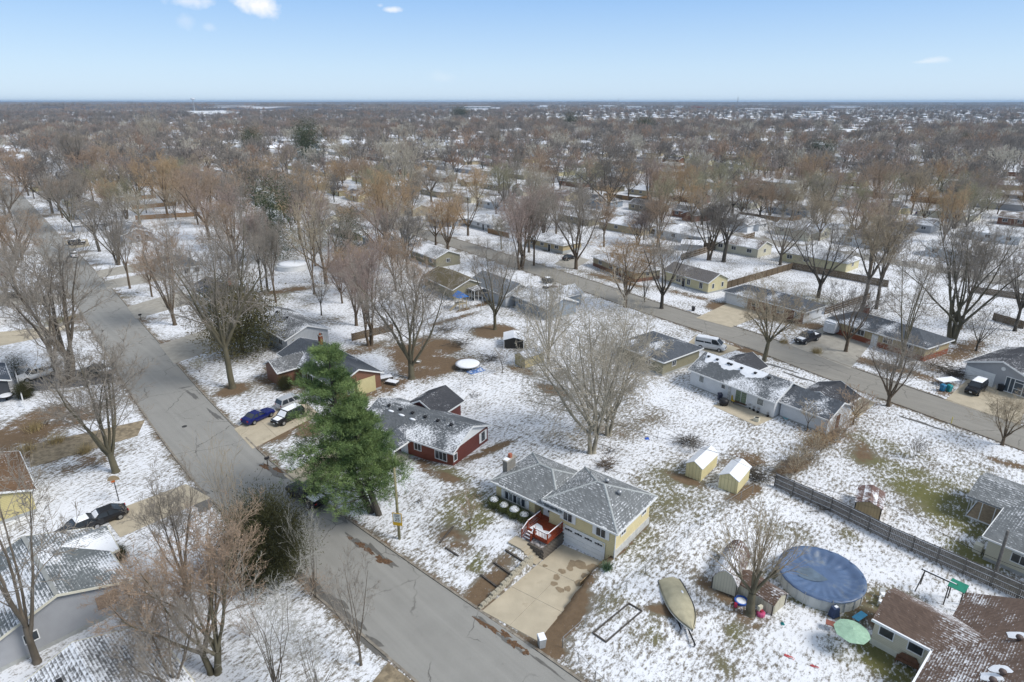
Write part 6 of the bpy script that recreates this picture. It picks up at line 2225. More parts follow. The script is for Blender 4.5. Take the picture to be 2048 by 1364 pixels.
car('dark car half behind a trunk beside the snowy long house', 'sedan', (1128, 522), (1146, 516), BLACKP, ())
car('dark car nearer the blue grey cottage beyond twiggy crowns', 'sedan', (1086, 562), (1110, 572), paint('dark_grey', (.03, .032, .036)), ('roof',))
car('maroon car beside the snow roofed cottage by the far street', 'suv', (1088, 588), (1112, 578), paint('maroon', (.09, .015, .02)), ('roof',))
# cargo trailer
p, q = G(1700, 655), G(1640, 674)
tr = thing('cargo_trailer', 'silver enclosed cargo trailer with snow on top behind the black pickup', 'trailer', ((p[0] + q[0]) / 2, (p[1] + q[1]) / 2, .03), math.atan2(q[1] - p[1], q[0] - p[0]))
part('body', MB().hull8([(-2.8, -1.1, .5), (2.5, -1.1, .5), (2.5, 1.1, .5), (-2.8, 1.1, .5), (-2.8, -1.08, 2.45), (2.3, -1.08, 2.45), (2.3, 1.08, 2.45), (-2.8, 1.08, 2.45)]), mat('trailer_silver', (.55, .57, .60), .4, .1), tr)
part('nose', MB().prism([(2.5, -1.1), (3.1, 0), (2.5, 1.1)], .5, 2.3), mat('trailer_silver', (.5, .5, .5)), tr)
part('roof_snow', MB().box((-.2, 0, 2.49), (5.0, 2.0, .08)), SNOW, tr)
for x in (-.9, -.1):
 for s in (-1, 1):
  part('wheel', MB().tube((x, s * 1.02, .34), (x, s * 1.18, .34), .34, n=14), RUBBER, tr)
part('tongue', MB().box((3.5, 0, .5), (1.2, .12, .12)), DARK, tr)
# ------------------------------------------------------------------ boat on its trailer
bs, bb = G(1345, 1180), G(1374, 1258)
bl = 6.1
an = math.atan2(bb[1] - bs[1], bb[0] - bs[0])
bt = thing('boat', 'motor boat under a tan canvas cover standing on its trailer in the snow', 'boat', ((bs[0] + bb[0]) / 2, (bs[1] + bb[1]) / 2, .03), an)
secs, cov, N_ = [], [], 16
for i in range(N_ + 1):
 t = i / N_
 x = -bl / 2 + bl * t
 w = 1.12 * (1 - max(0, (t - .45) / .55) ** 2.1) * (.9 + .1 * min(1, t / .2)) + .03
 kz = .45 + .45 * max(0, (t - .6) / .4) ** 2
 sz = 1.02 + .2 * t
 secs.append([(x, -w, sz), (x, -w * .8, .75 + .2 * t), (x, 0, kz), (x, w * .8, .75 + .2 * t), (x, w, sz)])
 pk = sz + .10 + .42 * math.exp(-((t - .36) / .2) ** 2) + .2 * math.exp(-((t - .05) / .08) ** 2) - .05 * t
 c = []
 for k in range(11):
  s = -1 + 2 * k / 10
  fold = .035 * math.sin(s * 7 + i * .8) * (1 - abs(s))
  c.append((x, s * (w + .06), sz - .16 + (pk - sz + .16) * (1 - abs(s) ** 1.8) + fold))
 cov.append(c)
mb = MB()
vs = [p for s in secs for p in s]
fs = [(k * 5 + i, k * 5 + i + 1, (k + 1) * 5 + i + 1, (k + 1) * 5 + i) for k in range(N_) for i in range(4)] + [(0, 1, 2, 3, 4)]
part('hull', mb.add(vs, fs), mat('dark_hull', (.06, .07, .09), .35, var=.1), bt)
mb = MB()
vs = [p for s in cov for p in s]
fs = [(k * 11 + i, k * 11 + i + 1, (k + 1) * 11 + i + 1, (k + 1) * 11 + i) for k in range(N_) for i in range(10)] + [tuple(range(11))]
CANVAS = mat('tan_canvas', (.42, .385, .27), .9, var=.14, vscale=1.6, dirt=(.27, .24, .16, .60), dirtscale=1.1, bump=.5, bscale=5)
part('canvas_cover', mb.add(vs, fs), CANVAS, bt, smooth=True)
part('rub_rail', MB().add([p for k in range(N_ + 1) for p in ((cov[k][0][0], cov[k][0][1] * 1.01, cov[k][0][2] + .03), (cov[k][0][0], cov[k][0][1] * 1.01, cov[k][0][2] - .05))], [(2 * k, 2 * k + 1, 2 * k + 3, 2 * k + 2) for k in range(N_)]), WHITE, bt)
part('snow_patch', MB().lathe([(.16, 1.42), (.15, 1.5), (.06, 1.54)], 12, (-.9, .45), 1.2, .7), SNOW, bt)
tl = thing('boat_trailer', 'black galvanised trailer under the canvas covered boat', 'trailer', bt.location, an)
part('frame', MB().box((-.3, -.6, .42), (5.0, .09, .1)).box((-.3, .6, .42), (5.0, .09, .1)).box((-1.0, 0, .36), (.1, 2.0, .08)).box((3.0, 0, .42), (1.9, .1, .1)).box((3.75, 0, .25), (.08, .08, .5)), DARK, tl)
for s in (-1, 1):
 part('wheel', MB().tube((-1.0, s * .98, .32), (-1.0, s * 1.16, .32), .32, n=14), RUBBER, tl)
# ------------------------------------------------------------------ pool
pc = G0(1643, 1146, 1.2)
pl = thing('swimming_pool', 'round above ground pool with a sagging blue winter cover', 'pool', (pc[0], pc[1], 0))
PR = 3.62
NP = 22
def ring_pt(a, r, z):
 return (math.cos(a) * r, math.sin(a) * r, z)
for i in range(NP):
 a0, a1 = 2 * PI * i / NP, 2 * PI * (i + 1) / NP
 g = .006
 am = (a0 + a1) / 2
 part('wall_panel', MB().add([ring_pt(a0 + g, PR, 0), ring_pt(a1 - g, PR, 0), ring_pt(a1 - g, PR, 1.2), ring_pt(a0 + g, PR, 1.2), ring_pt(am, PR + .02, 0), ring_pt(am, PR + .02, 1.2)], [(0, 4, 5, 3), (4, 1, 2, 5)]), mat('pool_wall', (.56, .57, .55), .5, var=.1, vscale=1.2, dirt=(.4, .41, .38, .6)), pl)
 part('upright', MB().box((math.cos(a0) * (PR + .04), math.sin(a0) * (PR + .04), .6), (.06, .1, 1.2), a0), mat('pool_upright', (.5, .51, .5), .5), pl)
 part('top_rail', MB().hull8([ring_pt(a0, PR - .06, 1.2), ring_pt(a0, PR + .12, 1.2), ring_pt(a1, PR + .12, 1.2), ring_pt(a1, PR - .06, 1.2), ring_pt(a0, PR - .06, 1.25), ring_pt(a0, PR + .12, 1.25), ring_pt(a1, PR + .12, 1.25), ring_pt(a1, PR - .06, 1.25)]), mat('pool_rail_blue', (.06, .09, .16), .5), pl)
vs, fs = [(0, 0, .80)], []
NR, NA = 26, 132
for j in range(1, NR + 1):
 f = j / NR
 for i in range(NA):
  a = 2 * PI * i / NA
  r = PR * f * 1.02
  sag = 1.28 - .36 * sst((1 - f) / .35)
  fold = (.045 * math.sin(a * 9 + 2 * math.sin(a * 2)) + .045 * math.sin(a * 23 + f * 3)) * 1.2 * math.exp(-((f - .72) / .22) ** 2)
  fold += .05 * math.sin(math.cos(a) * r * 1.3 + math.sin(a) * r * .7) * (f < .8)
  if f > .99:
   sag, fold, r = 1.17 + .02 * math.sin(a * 22), 0, PR + .14
  elif f > .95:
   sag, r = 1.285, PR + .10
  vs.append((math.cos(a) * r, math.sin(a) * r, float(sag) + fold * .8))
for i in range(NA):
 fs.append((0, 1 + i, 1 + (i + 1) % NA))
for j in range(NR - 1):
 for i in range(NA):
  k = 1 + j * NA
  fs.append((k + i, k + NA + i, k + NA + (i + 1) % NA, k + (i + 1) % NA))
PCOV = mat('blue_pool_cover', (.085, .135, .24), .42, var=.16, vscale=.9, spec=.5, dirt=(.17, .20, .24, .57), dirtscale=.45, bump=.25, bscale=3)
part('winter_cover', MB().add(vs, fs), PCOV, pl, smooth=True)
MURK = mat('murky_water', (.12, .165, .215), .14, var=.35, vscale=.8, spec=.5)
wt_ = MB()
pts = []
for i in range(40):
 a = 2 * PI * i / 40
 rr_ = 1.55 + .25 * math.sin(2 * a + 1) + .12 * math.sin(3 * a)
 pts.append((math.cos(a) * rr_ * 1.05 - .3, math.sin(a) * rr_ * .7 + .25, .925))
wt_.add(pts, [tuple(range(40))])
part('melt_water', wt_, MURK, pl)
for a in (-2.35, -1.75):
 x, y = math.cos(a) * PR, math.sin(a) * PR
 part('ladder_rail', MB().tube((x * 1.02, y * 1.02, 1.4), (x * 1.16, y * 1.16, 0), .03, n=6), METAL, pl)
# trampoline
tc_ = G0(935, 727, .8)
tp = thing('trampoline', 'round trampoline with a thick white snow top', 'trampoline', (tc_[0], tc_[1], 0))
part('snow_top', MB().lathe([(2.02, .78), (2.04, .86), (1.5, .93), (.2, .95)], 36), SNOW, tp, smooth=True)
part('rim', MB().lathe([(1.98, .68), (2.05, .70), (2.05, .78), (1.98, .79)], 36), METAL, tp)
for i in range(6):
 a = i * PI / 3
 part('leg', MB().tube((math.cos(a) * 1.95, math.sin(a) * 1.95, .7), (math.cos(a) * 2.0, math.sin(a) * 2.0, 0), .04, n=6), METAL, tp)
# snow covered round pool far left
tc_ = G0(586, 532, .6)
sp_ = thing('round_pool', 'round above ground pool covered with snow beyond the leafy evergreen', 'pool', (tc_[0], tc_[1], 0))
part('wall', MB().lathe([(4.2, 0), (4.2, 1.2), (4.3, 1.25), (4.1, 1.3)], 32), WHITE, sp_)
part('snow_cover', MB().lathe([(4.12, 1.26), (3.2, 1.5), (1.4, 1.75), (.1, 1.8)], 32), SNOW, sp_, smooth=True)
# ------------------------------------------------------------------ yard and street furniture
def crumple(label, name, cat, px, w, d, h, m, seed=0, an=0, kind=None, group=None):
 rr = random.Random(seed)
 g = G(*px)
 vs, fs = [], []
 n = 9
 for i in range(n):
  for j in range(n):
   x, y = (i / (n - 1) - .5) * w, (j / (n - 1) - .5) * d
   e = 0 if i in (0, n - 1) or j in (0, n - 1) else 1
   vs.append((x * (1 + .08 * rr.uniform(-1, 1)), y * (1 + .08 * rr.uniform(-1, 1)), .02 + e * h * rr.uniform(.3, 1)))
 for i in range(n - 1):
  for j in range(n - 1):
   fs.append((i * n + j, (i + 1) * n + j, (i + 1) * n + j + 1, i * n + j + 1))
 o = part(name, MB().add(vs, fs), m)
 o.location = g
 o.rotation_euler = (0, 0, an)
 return tag(o, label, cat, group)
crumple('crumpled blue tarpaulin beside the snowy trampoline', 'tarpaulin', 'tarp', (952, 742), 3.0, 1.6, .25, mat('blue_tarp', (.10, .19, .42), .5, var=.3, vscale=3, dirt=(.75, .77, .8, .52), dirtscale=2), 1, .6)
crumple('small blue tarp scrap on the snow behind the yellow house', 'tarp_scrap', 'tarp', (1294, 878), .6, .45, .2, mat('bright_blue_tarp', (.04, .12, .5), .5), 2)
crumple('crumpled red and white fabric lying on the snow left of the mint parasol', 'cloth', 'cloth', (1578, 1314), .8, .25, .10, mat('red_white_cloth', (.6, .12, .12), .8, var=.2, dirt=(.7, .7, .7, .5), dirtscale=5), 3, -.6)
crumple('red strip of fabric lying on the snow nearer the bench', 'cloth', 'cloth', (1630, 1334), .7, .2, .10, mat('red_white_cloth', (.6, .12, .12)), 4, -.5)
crumple('tiny teal toy lying on the snow between tree and parasol', 'toy', 'toy', (1565, 1248), .3, .3, .15, mat('teal_plastic', (.02, .22, .22), .4), 5)
# parasol and garden things by the pool
g = G0(1704, 1262, 1.9)
ps = thing('parasol', 'open mint green garden parasol on the patio', 'parasol', (g[0], g[1], 0))
part('pole', MB().tube((0, 0, 0), (0, 0, 2.25), .025), METAL, ps)
MINT = mat('mint_canvas', (.30, .46, .34), .8, var=.12, vscale=4, dirt=(.5, .6, .52, .6), dirtscale=5)
for i in range(8):
 a0, a1 = i * PI / 4 + .2, (i + 1) * PI / 4 + .2
 part('canopy_panel', MB().add([(0, 0, 2.2), (1.36 * math.cos(a0), 1.36 * math.sin(a0), 1.85), (1.36 * math.cos(a1), 1.36 * math.sin(a1), 1.85), (1.3 * math.cos((a0 + a1) / 2), 1.3 * math.sin((a0 + a1) / 2), 1.88)], [(0, 1, 3), (0, 3, 2)]), MINT, ps)
def table(label, px, w, d, h, m, an, legm=METAL, name='folding_table', cat='table'):
 g = G(*px)
 t = thing(name, label, cat, g, an)
 part('tabletop', MB().box((0, 0, h), (w, d, .05)), m, t)
 for x in (-1, 1):
  for y in (-1, 1):
   part('leg', MB().tube((x * w * .42, y * d * .4, h), (x * w * .46, y * d * .42, 0), .02, n=6), legm, t)
 return t
table('bright blue small table next to the mint parasol', (1717, 1243), 1.35, .6, .6, mat('sky_blue_plastic', (.08, .36, .55), .4), .55)
table('small brown table left of the mint parasol', (1661, 1258), .9, .6, .6, mat('brown_plastic', (.26, .10, .07), .5), -.5)
g = G(1667, 1232)
gr = thing('covered_grill', 'barbecue grill under a navy blue cover against the pool wall', 'grill', g, .4)
part('cover', MB().hull8([(-.4, -.3, .05), (.4, -.3, .05), (.4, .3, .05), (-.4, .3, .05), (-.3, -.22, .95), (.32, -.2, .9), (.3, .22, 1.0), (-.28, .2, 1.05)]), mat('navy_cover', (.03, .05, .11), .6, var=.3), gr)
part('lid_snow', MB().box((.1, 0, 1.0), (.3, .25, .05)), SNOW, gr)
for i, (px, lb) in enumerate((((1765, 1197), 'snow topped white garden chair beside the brown roofed cream house, upper one'), ((1762, 1212), 'snow topped white garden chair beside the brown roofed cream house, lower one'), ((1775, 1206), 'snow topped garden chair tucked against the brown roof gable'))):
 c = thing('garden_chair', lb, 'chair', G(*px), i * .7, 'garden chairs by the cream house')
 part('seat', MB().box((0, 0, .42), (.5, .5, .05)), WHITE, c)
 part('backrest', MB().box((0, .24, .7), (.5, .05, .55)), WHITE, c)
 for x in (-.2, .2):
  for y in (-.2, .2):
   part('leg', MB().box((x, y, .2), (.04, .04, .4)), WHITE, c)
 part('snow_cushion', MB().box((0, 0, .5), (.42, .4, .1)), SNOW, c)
# bench under the windows of the cream house
g = G(1812, 1333)
bn = thing('bench', 'brown wooden bench with curved back against the cream house wall', 'bench', g, R(-41) + .02)
BRW = mat('brown_bench_wood', (.14, .075, .045), .7, var=.3, vscale=5)
part('seat', MB().box((0, 0, .42), (1.6, .45, .05)), BRW, bn)
part('backrest', MB().hull8([(-.8, .2, .45), (.8, .2, .45), (.8, .25, .45), (-.8, .25, .45), (-.5, .24, .95), (.5, .24, .95), (.5, .28, .95), (-.5, .28, .95)]), BRW, bn)
for x in (-.75, .75):
 for y in (-.18, .2):
  part('leg', MB().box((x, y, .2), (.07, .07, .42)), BRW, bn)
 part('armrest', MB().box((x, 0, .62), (.08, .45, .04)), BRW, bn)
# swing frame with green canopy
g0 = G(1840, 1178)
g1 = G(1896, 1205)
sw = thing('garden_swing', 'play swing beam with a green canopy at one end behind the brown roof', 'playset', g1, math.atan2(g0[1] - g1[1], g0[0] - g1[0]))
ln = math.dist(g0, g1)
part('beam', MB().box((ln / 2, 0, 2.1), (ln + .6, .12, .12)), TIMBER, sw)
part('beam_snow', MB().box((ln / 2, 0, 2.18), (ln + .4, .09, .04)), SNOW, sw)
part('canopy', MB().hull8([(-1.0, -.7, 2.1), (.3, -.7, 2.1), (.3, .7, 2.1), (-1.0, .7, 2.1), (-1.0, -.7, 2.14), (.3, -.7, 2.14), (.3, .7, 2.14), (-1.0, .7, 2.14)]), mat('green_canopy', (.02, .20, .13), .5), sw)
for x, y in ((-.9, -.6), (-.9, .6), (.2, -.6), (.2, .6)):
 part('leg', MB().box((x, y, 1.05), (.09, .09, 2.1)), TIMBER, sw)
for y in (-.7, .7):
 part('leg', MB().tube((ln, 0, 2.1), (ln + .2, y, 0), .05, n=6), TIMBER, sw)
# toys round the pollarded tree
g = G(1482, 1204)
kp = thing('kiddie_pool', 'blue and white round paddling pool with snow leaning by the gambrel shed', 'paddling pool', g)
part('rim', MB().lathe([(.55, 0), (.6, .24), (.52, .26), (.5, .06)], 20), mat('toy_blue', (.05, .14, .5), .4), kp)
part('snow', MB().lathe([(.5, .1), (.4, .2), (.05, .24)], 18), SNOW, kp)
g = G(1521, 1230)
th_ = thing('toy_kitchen', 'pink and white toy play stand in front of the low cream shed', 'toy', g, .5)
part('base', MB().lathe([(.36, 0), (.38, .3), (.3, .42)], 10), mat('toy_pink', (.55, .09, .2), .4), th_)
part('top', MB().box((0, .15, .65), (.42, .25, .5)), mat('toy_cream', (.6, .57, .45), .4), th_)
part('hood', MB().box((0, -.05, .5), (.3, .2, .12)), mat('toy_red', (.3, .02, .05), .4), th_)
g = G(1471, 1212)
tr_ = thing('toy_cart', 'small red and white toy car lying by the paddling pool', 'toy', g, 1.2)
part('body', MB().hull8([(-.3, -.15, .08), (.3, -.15, .08), (.3, .15, .08), (-.3, .15, .08), (-.15, -.12, .32), (.1, -.12, .32), (.1, .12, .32), (-.15, .12, .32)]), mat('toy_red', (.3, .02, .05), .4), tr_)
for x in (-.2, .2):
 part('wheel', MB().tube((x, -.17, .08), (x, .17, .08), .08, n=10), DARK, tr_)
def bin_(label, px, m, h=1.1, name='wheeled_bin', an=0, snow=False, group=None, z=0):
 g = G(*px)
 b = thing(name, label, 'bin', (g[0], g[1], g[2]), an, group)
 part('body', MB().hull8([(-.24, -.26, .06), (.24, -.26, .06), (.24, .26, .06), (-.24, .26, .06), (-.3, -.36, h - .1), (.3, -.36, h - .1), (.3, .36, h - .1), (-.3, .36, h - .1)]), m, b)
 part('lid', MB().hull8([(-.32, -.38, h - .1), (.32, -.38, h - .1), (.32, .38, h - .1), (-.32, .38, h - .1), (-.28, -.3, h), (.28, -.3, h), (.28, .3, h + .03), (-.28, .3, h + .03)]), SNOW if snow else m, b)
 for x in (-.2, .2):
  part('wheel', MB().tube((x - .03, .28, .1), (x + .03, .28, .1), .1, n=10), RUBBER, b)
 return b
GREYP = mat('grey_plastic', (.36, .37, .37), .5)
bin_('pale grey wheeled bin with snow on its lid at the foot of the driveway', (1083, 1293), GREYP, 1.15, snow=True, an=.3)
bin_('blue wheeled bin beside the snowy table near the boxy black car', (1884, 782), mat('blue_bin', (.03, .17, .32), .4), an=.3, group='bins at the right driveway')
bin_('teal wheeled bin next to the blue one at the right driveway', (1897, 783), mat('teal_bin', (.03, .25, .27), .4), an=.3, group='bins at the right driveway')
bin_('black bin standing by the glazed entry of the grey gable house', (2000, 782), DARK)
bin_('black wheeled bin left of the covered hot tub on the ranch patio', (1439, 800), mat('navy_bin', (.03, .035, .06), .5))
bin_('dark bin at the kerb across from the pale yellow board house', (1386, 622), DARK, 1.0)
g = G(1447, 810)
ht = thing('grill_drum', 'round black covered barbecue on the white ranch patio', 'grill', g)
part('cover', MB().lathe([(.55, .02), (.7, .5), (.68, .85), (.4, 1.05)], 16), DARK, ht, smooth=True)
g = G(1513, 842)
fp = thing('fire_pit', 'small white fire pit box with black top on the ranch patio', 'fire pit', g, R(-41))
part('box', MB().box((0, 0, .28), (.75, .6, .5)), OFFWHITE, fp)
part('insert', MB().box((0, 0, .55), (.5, .36, .06)), DARK, fp)
g = G(1467, 806)
pp = thing('patio_chair', 'yellow patio chair by the green sliding doors of the white ranch', 'chair', g, .5)
YL = mat('yellow_fabric', (.55, .38, .05), .7)
part('seat', MB().box((0, 0, .4), (.6, .55, .08)), YL, pp)
part('backrest', MB().hull8([(-.3, .22, .4), (.3, .22, .4), (.3, .3, .4), (-.3, .3, .4), (-.15, .36, 1.1), (.15, .36, 1.1), (.15, .42, 1.1), (-.15, .42, 1.1)]), YL, pp)
for x in (-.25, .25):
 part('leg', MB().box((x, -.2, .2), (.05, .05, .4)), DARK, pp)
 part('leg', MB().box((x, .2, .2), (.05, .05, .4)), DARK, pp)
table('long dark outdoor table below the green sliding doors', (1481, 812), 1.8, .7, .5, mat('dark_brown_wood', (.10, .06, .04), .7), R(-41), name='patio_table')
for i, (px, w_) in enumerate((((1500, 818), .9), ((1507, 822), .7), ((1515, 826), .8), ((1529, 828), .7), ((1535, 834), .6))):
 ev = thing('potted_plant', ('dark bare potted plant nearest the green sliding doors', 'second dark potted plant along the white ranch wall', 'third dark potted plant along the white ranch wall', 'fourth dark potted plant under the small ranch window', 'last dark potted plant at the patio corner of the white ranch')[i], 'plant', G(*px), i, 'potted plants along the ranch wall')
 part('pot', MB().lathe([(.14, 0), (.2, .3), (.17, .3)], 10), DARK, ev)
 o = bpy.data.objects.new('branches', PROTO['bush'][1])
 COL.objects.link(o)
 o.parent = ev
 o.location = (0, 0, .2)
 o.scale = (w_ * .8, w_ * .8, w_)
 o.material_slots[0].link = 'OBJECT'
 o.material_slots[0].material = TWIG['dark']
g = G(1573, 836)
kp = thing('kiddie_pool', 'blue rimmed paddling pool holding water beside the ranch garage wing', 'paddling pool', g)
part('rim', MB().lathe([(.5, 0), (.55, .2), (.47, .22), (.45, .05)], 20), mat('toy_aqua', (.25, .5, .55), .4), kp)
part('water', MB().lathe([(.46, .1), (.01, .101)], 18), mat('dark_water', (.03, .08, .1), .1), kp)
g = G(1591, 842)
o = thing('exercise_ball', 'pink play ball lying against the ranch garage wing', 'ball', g)
part('ball', MB().lathe([(.12, .02), (.3, .12), (.38, .3), (.33, .48), (.18, .6), (.02, .63)], 16), mat('hot_pink', (.5, .03, .16), .4), o, smooth=True)
table('snow topped table at the right driveway beside the two bins', (1893, 768), 3.2, 1.6, .8, SNOW, .25, DARK, 'outdoor_table')
# mailboxes along the near street
for i, (px, lb) in enumerate((((536, 932), 'black mailbox with snowy leaves at the kerb above the black pickup'), ((282, 640), 'dark mailbox at the kerb by the third drive up the street'), ((30, 372), 'tiny dark mailbox far up the near street'), ((46, 393), 'small dark mailbox far up the street, the nearer of two'))):
 m_ = thing('mailbox', lb, 'mailbox', G(*px), .8)
 part('post', MB().box((0, 0, .5), (.1, .1, 1.0)), TIMBER, m_)
 part('box', MB().prism([(-.28, -.12), (.28, -.12), (.28, .12), (-.28, .12)], 1.0, 1.2).tube((-.28, 0, 1.2), (.28, 0, 1.2), .12, n=10), DARK, m_)
# wooden pole with speed sign
g = G(799, 1078)
Hh = top_height(799, 1078, 936)
po = thing('wooden_pole', 'tall bare wooden pole carrying the yellow edged speed sign', 'pole', g)
part('shaft', MB().tube((0, 0, -.2), (0, 0, Hh), .15, .11, n=12), mat('pole_wood', (.23, .21, .12), .9, var=.25, vscale=3), po, smooth=True)
sg = thing('speed_sign', 'yellow bordered white sign reading SPEED LIMIT 25 on the wooden pole', 'sign', (g[0], g[1], 0), R(-12))
zs = 2.6
SYEL = mat('sign_yellow', (.62, .38, .03), .5)
part('backing', MB().box((0, -.17, zs - .06), (1.0, .03, 1.5)), SYEL, sg)
part('plate', MB().box((0, -.192, zs + .1), (.84, .012, 1.0)), mat('sign_white', (.70, .72, .68), .5), sg)
def text(body, size, loc, m, parent, rot=(PI / 2, 0, 0), name='lettering'):
 c = bpy.data.curves.new(name, 'FONT')
 c.body = body
 c.size = size
 c.align_x = 'CENTER'
 c.extrude = .004
 tmp = bpy.data.objects.new(name, c)
 me_ = bpy.data.meshes.new_from_object(tmp)
 bpy.data.objects.remove(tmp)
 me_.materials.clear()
 me_.materials.append(m)
 o = bpy.data.objects.new(name, me_)
 COL.objects.link(o)
 o.parent = parent
 o.location = loc
 o.rotation_euler = rot
 return o
INK = mat('sign_ink', (.02, .02, .02), .6)
text('SPEED', .21, (0, -.203, zs + .4), INK, sg)
text('LIMIT', .21, (0, -.203, zs + .21), INK, sg)
text('25', .55, (0, -.203, zs - .27), INK, sg)
# satellite-like basketball hoop by the lower left drive
g = G(238, 1002)
bh = thing('basketball_hoop', 'basketball hoop with tan fan shaped backboard on the snow near the drive', 'basketball hoop', g, .3)
part('post', MB().tube((0, 0, 0), (0, 0, 2.7), .05), DARK, bh)
part('backboard', MB().add([(.62 * math.cos(a), -.03, 2.7 + .62 * math.sin(a)) for a in np.linspace(0, PI, 9)] + [(.62 * math.cos(a), .03, 2.7 + .62 * math.sin(a)) for a in np.linspace(0, PI, 9)],
       [tuple(range(9)), tuple(range(17, 8, -1))] + [(i, (i + 1) % 9, 9 + (i + 1) % 9, 9 + i) for i in range(9)]), mat('tan_backboard', (.34, .27, .17), .7), bh)
part('hoop', MB().lathe([(.2, 2.72), (.23, 2.72), (.23, 2.74), (.2, 2.74)], 14, (0, -.3)), mat('hoop_orange', (.4, .1, .02), .5), bh)
# playset with blue canopy, swing frame
g = G(922, 618)
pz = thing('play_tower', 'wooden play tower with a bright blue canopy in the snowy yard', 'playset', g, .6)
for x in (-.9, .9):
 for y in (-.9, .9):
  part('post', MB().box((x, y, 1.5), (.14, .14, 3.0)), TANS, pz)
part('platform', MB().box((0, 0, 1.4), (1.9, 1.9, .12)), TANS, pz)
part('canopy', MB().add([(-1.3, -1.3, 2.9), (1.3, -1.3, 2.9), (1.3, 1.3, 2.9), (-1.3, 1.3, 2.9), (0, -1.3, 3.9), (0, 1.3, 3.9)], [(0, 3, 5, 4), (1, 4, 5, 2), (0, 4, 1), (3, 2, 5)]), mat('playset_blue', (.05, .19, .55), .5), pz)
part('slide', MB().hull8([(-2.8, -.3, .1), (-.95, -.3, 1.3), (-.95, .3, 1.3), (-2.8, .3, .1), (-2.8, -.3, .2), (-.95, -.3, 1.45), (-.95, .3, 1.45), (-2.8, .3, .2)]), TANV, pz)
g = G(952, 612)
sw = thing('swing_set', 'thin metal swing frame beside the blue canopied play tower', 'swing set', g, -.4)
part('beam', MB().tube((-1.6, 0, 2.4), (1.6, 0, 2.4), .06, n=6), METAL, sw)
for x in (-1.6, 1.6):
 for y in (-.8, .8):
  part('leg', MB().tube((x, 0, 2.4), (x, y, 0), .05, n=6), METAL, sw)
part('seat', MB().box((.3, 0, .5), (.4, .2, .05)), DARK, sw)
# fire ring, pile by the pine, fallen branches
g = G(837, 725)
fr_ = thing('fire_ring', 'small stone fire ring with snow in the brown yard', 'fire ring', g)
part('ring', MB().lathe([(.45, 0), (.55, .3), (.42, .3), (.38, .05)], 14), CONC2, fr_)
part('snow', MB().lathe([(.4, .12), (.05, .16)], 14), SNOW, fr_)
for k, (px, n, w_, d_, an_) in enumerate((((765, 760), 'snow covered plank stack behind the brick house', 3.2, 1.4, .5), ((785, 768), 'smaller snow topped timber stack behind the brick house', 2.0, 1.2, -.4))):
 t = thing('timber_stack', n, 'timber stack', G(*px), an_)
 for i in range(4):
  part('plank', MB().box((0, (i - 1.5) * d_ / 4, .25 + .1 * (i % 2)), (w_, d_ / 5, .3)), TIMBER, t)
 part('snow', MB().box((0, 0, .52), (w_ * .95, d_ * .9, .08)), SNOW, t)
def stickpile(label, px, r, n, seed, m=None, name='brush_heap', h=.25):
 rr = random.Random(seed)
 segs = []
 for i in range(n):
  a = rr.uniform(0, 6.28)
  p = np.array([rr.gauss(0, r * .25), rr.gauss(0, r * .25), rr.uniform(.02, h)])
  d = np.array([math.cos(a), math.sin(a), rr.uniform(-.05, .25)]) * rr.uniform(.4, 1) * r
  segs.append((*p, *(p + d), .035, .012))
  for k in range(3):
   b = p + d * rr.uniform(.3, .9)
   a2 = a + rr.uniform(-1, 1)
   segs.append((*b, *(b + np.array([math.cos(a2), math.sin(a2), .2]) * r * .3), .015, .006))
 V, F = branch_mesh(name, segs, 4)
 o = part(name, np_mesh(name, V, F), m or BARK['dark'])
 o.location = G(*px)
 tag(o, label, 'branches')
stickpile('dark fallen branch with side twigs on the snow behind the red house', (948, 789), 1.8, 9, 1)
stickpile('dark spiky root left of the wooden pole in the snow', (787, 991), .9, 12, 2)
stickpile('smaller dark root right of the wooden pole in the snow', (838, 1004), .6, 8, 3)
stickpile('heap of dark brush along the wire fence by the tan shed', (985, 722), 2.4, 40, 4, h=.7)
stickpile('second dark brush heap further along the same wire fence', (920, 690), 3.0, 45, 5, h=.8)
stickpile('third dark brush heap behind the trampoline yard', (885, 662), 2.6, 40, 6, h=.7)
stickpile('reddish brush heap behind the yellow house', (1212, 935), 1.8, 60, 7, BARK['brown'], h=.9)
stickpile('dark branch lying on the snow right of the round marker tree', (1215, 905), 2.4, 10, 8)
stickpile('dark bramble heap along the fence beyond the yellow sheds', (1378, 890), 2.4, 70, 9, h=1.0)
stickpile('dark bramble heap between the yellow sheds and grey fence', (1512, 958), 2.2, 70, 10, h=1.0)
stickpile('long brush heap with snow behind the two coloured bins', (1900, 748), 4.0, 90, 11, h=1.2)
stickpile('logs and sticks piled against the grey fence', (1640, 1018), 2.0, 14, 12, h=.4)
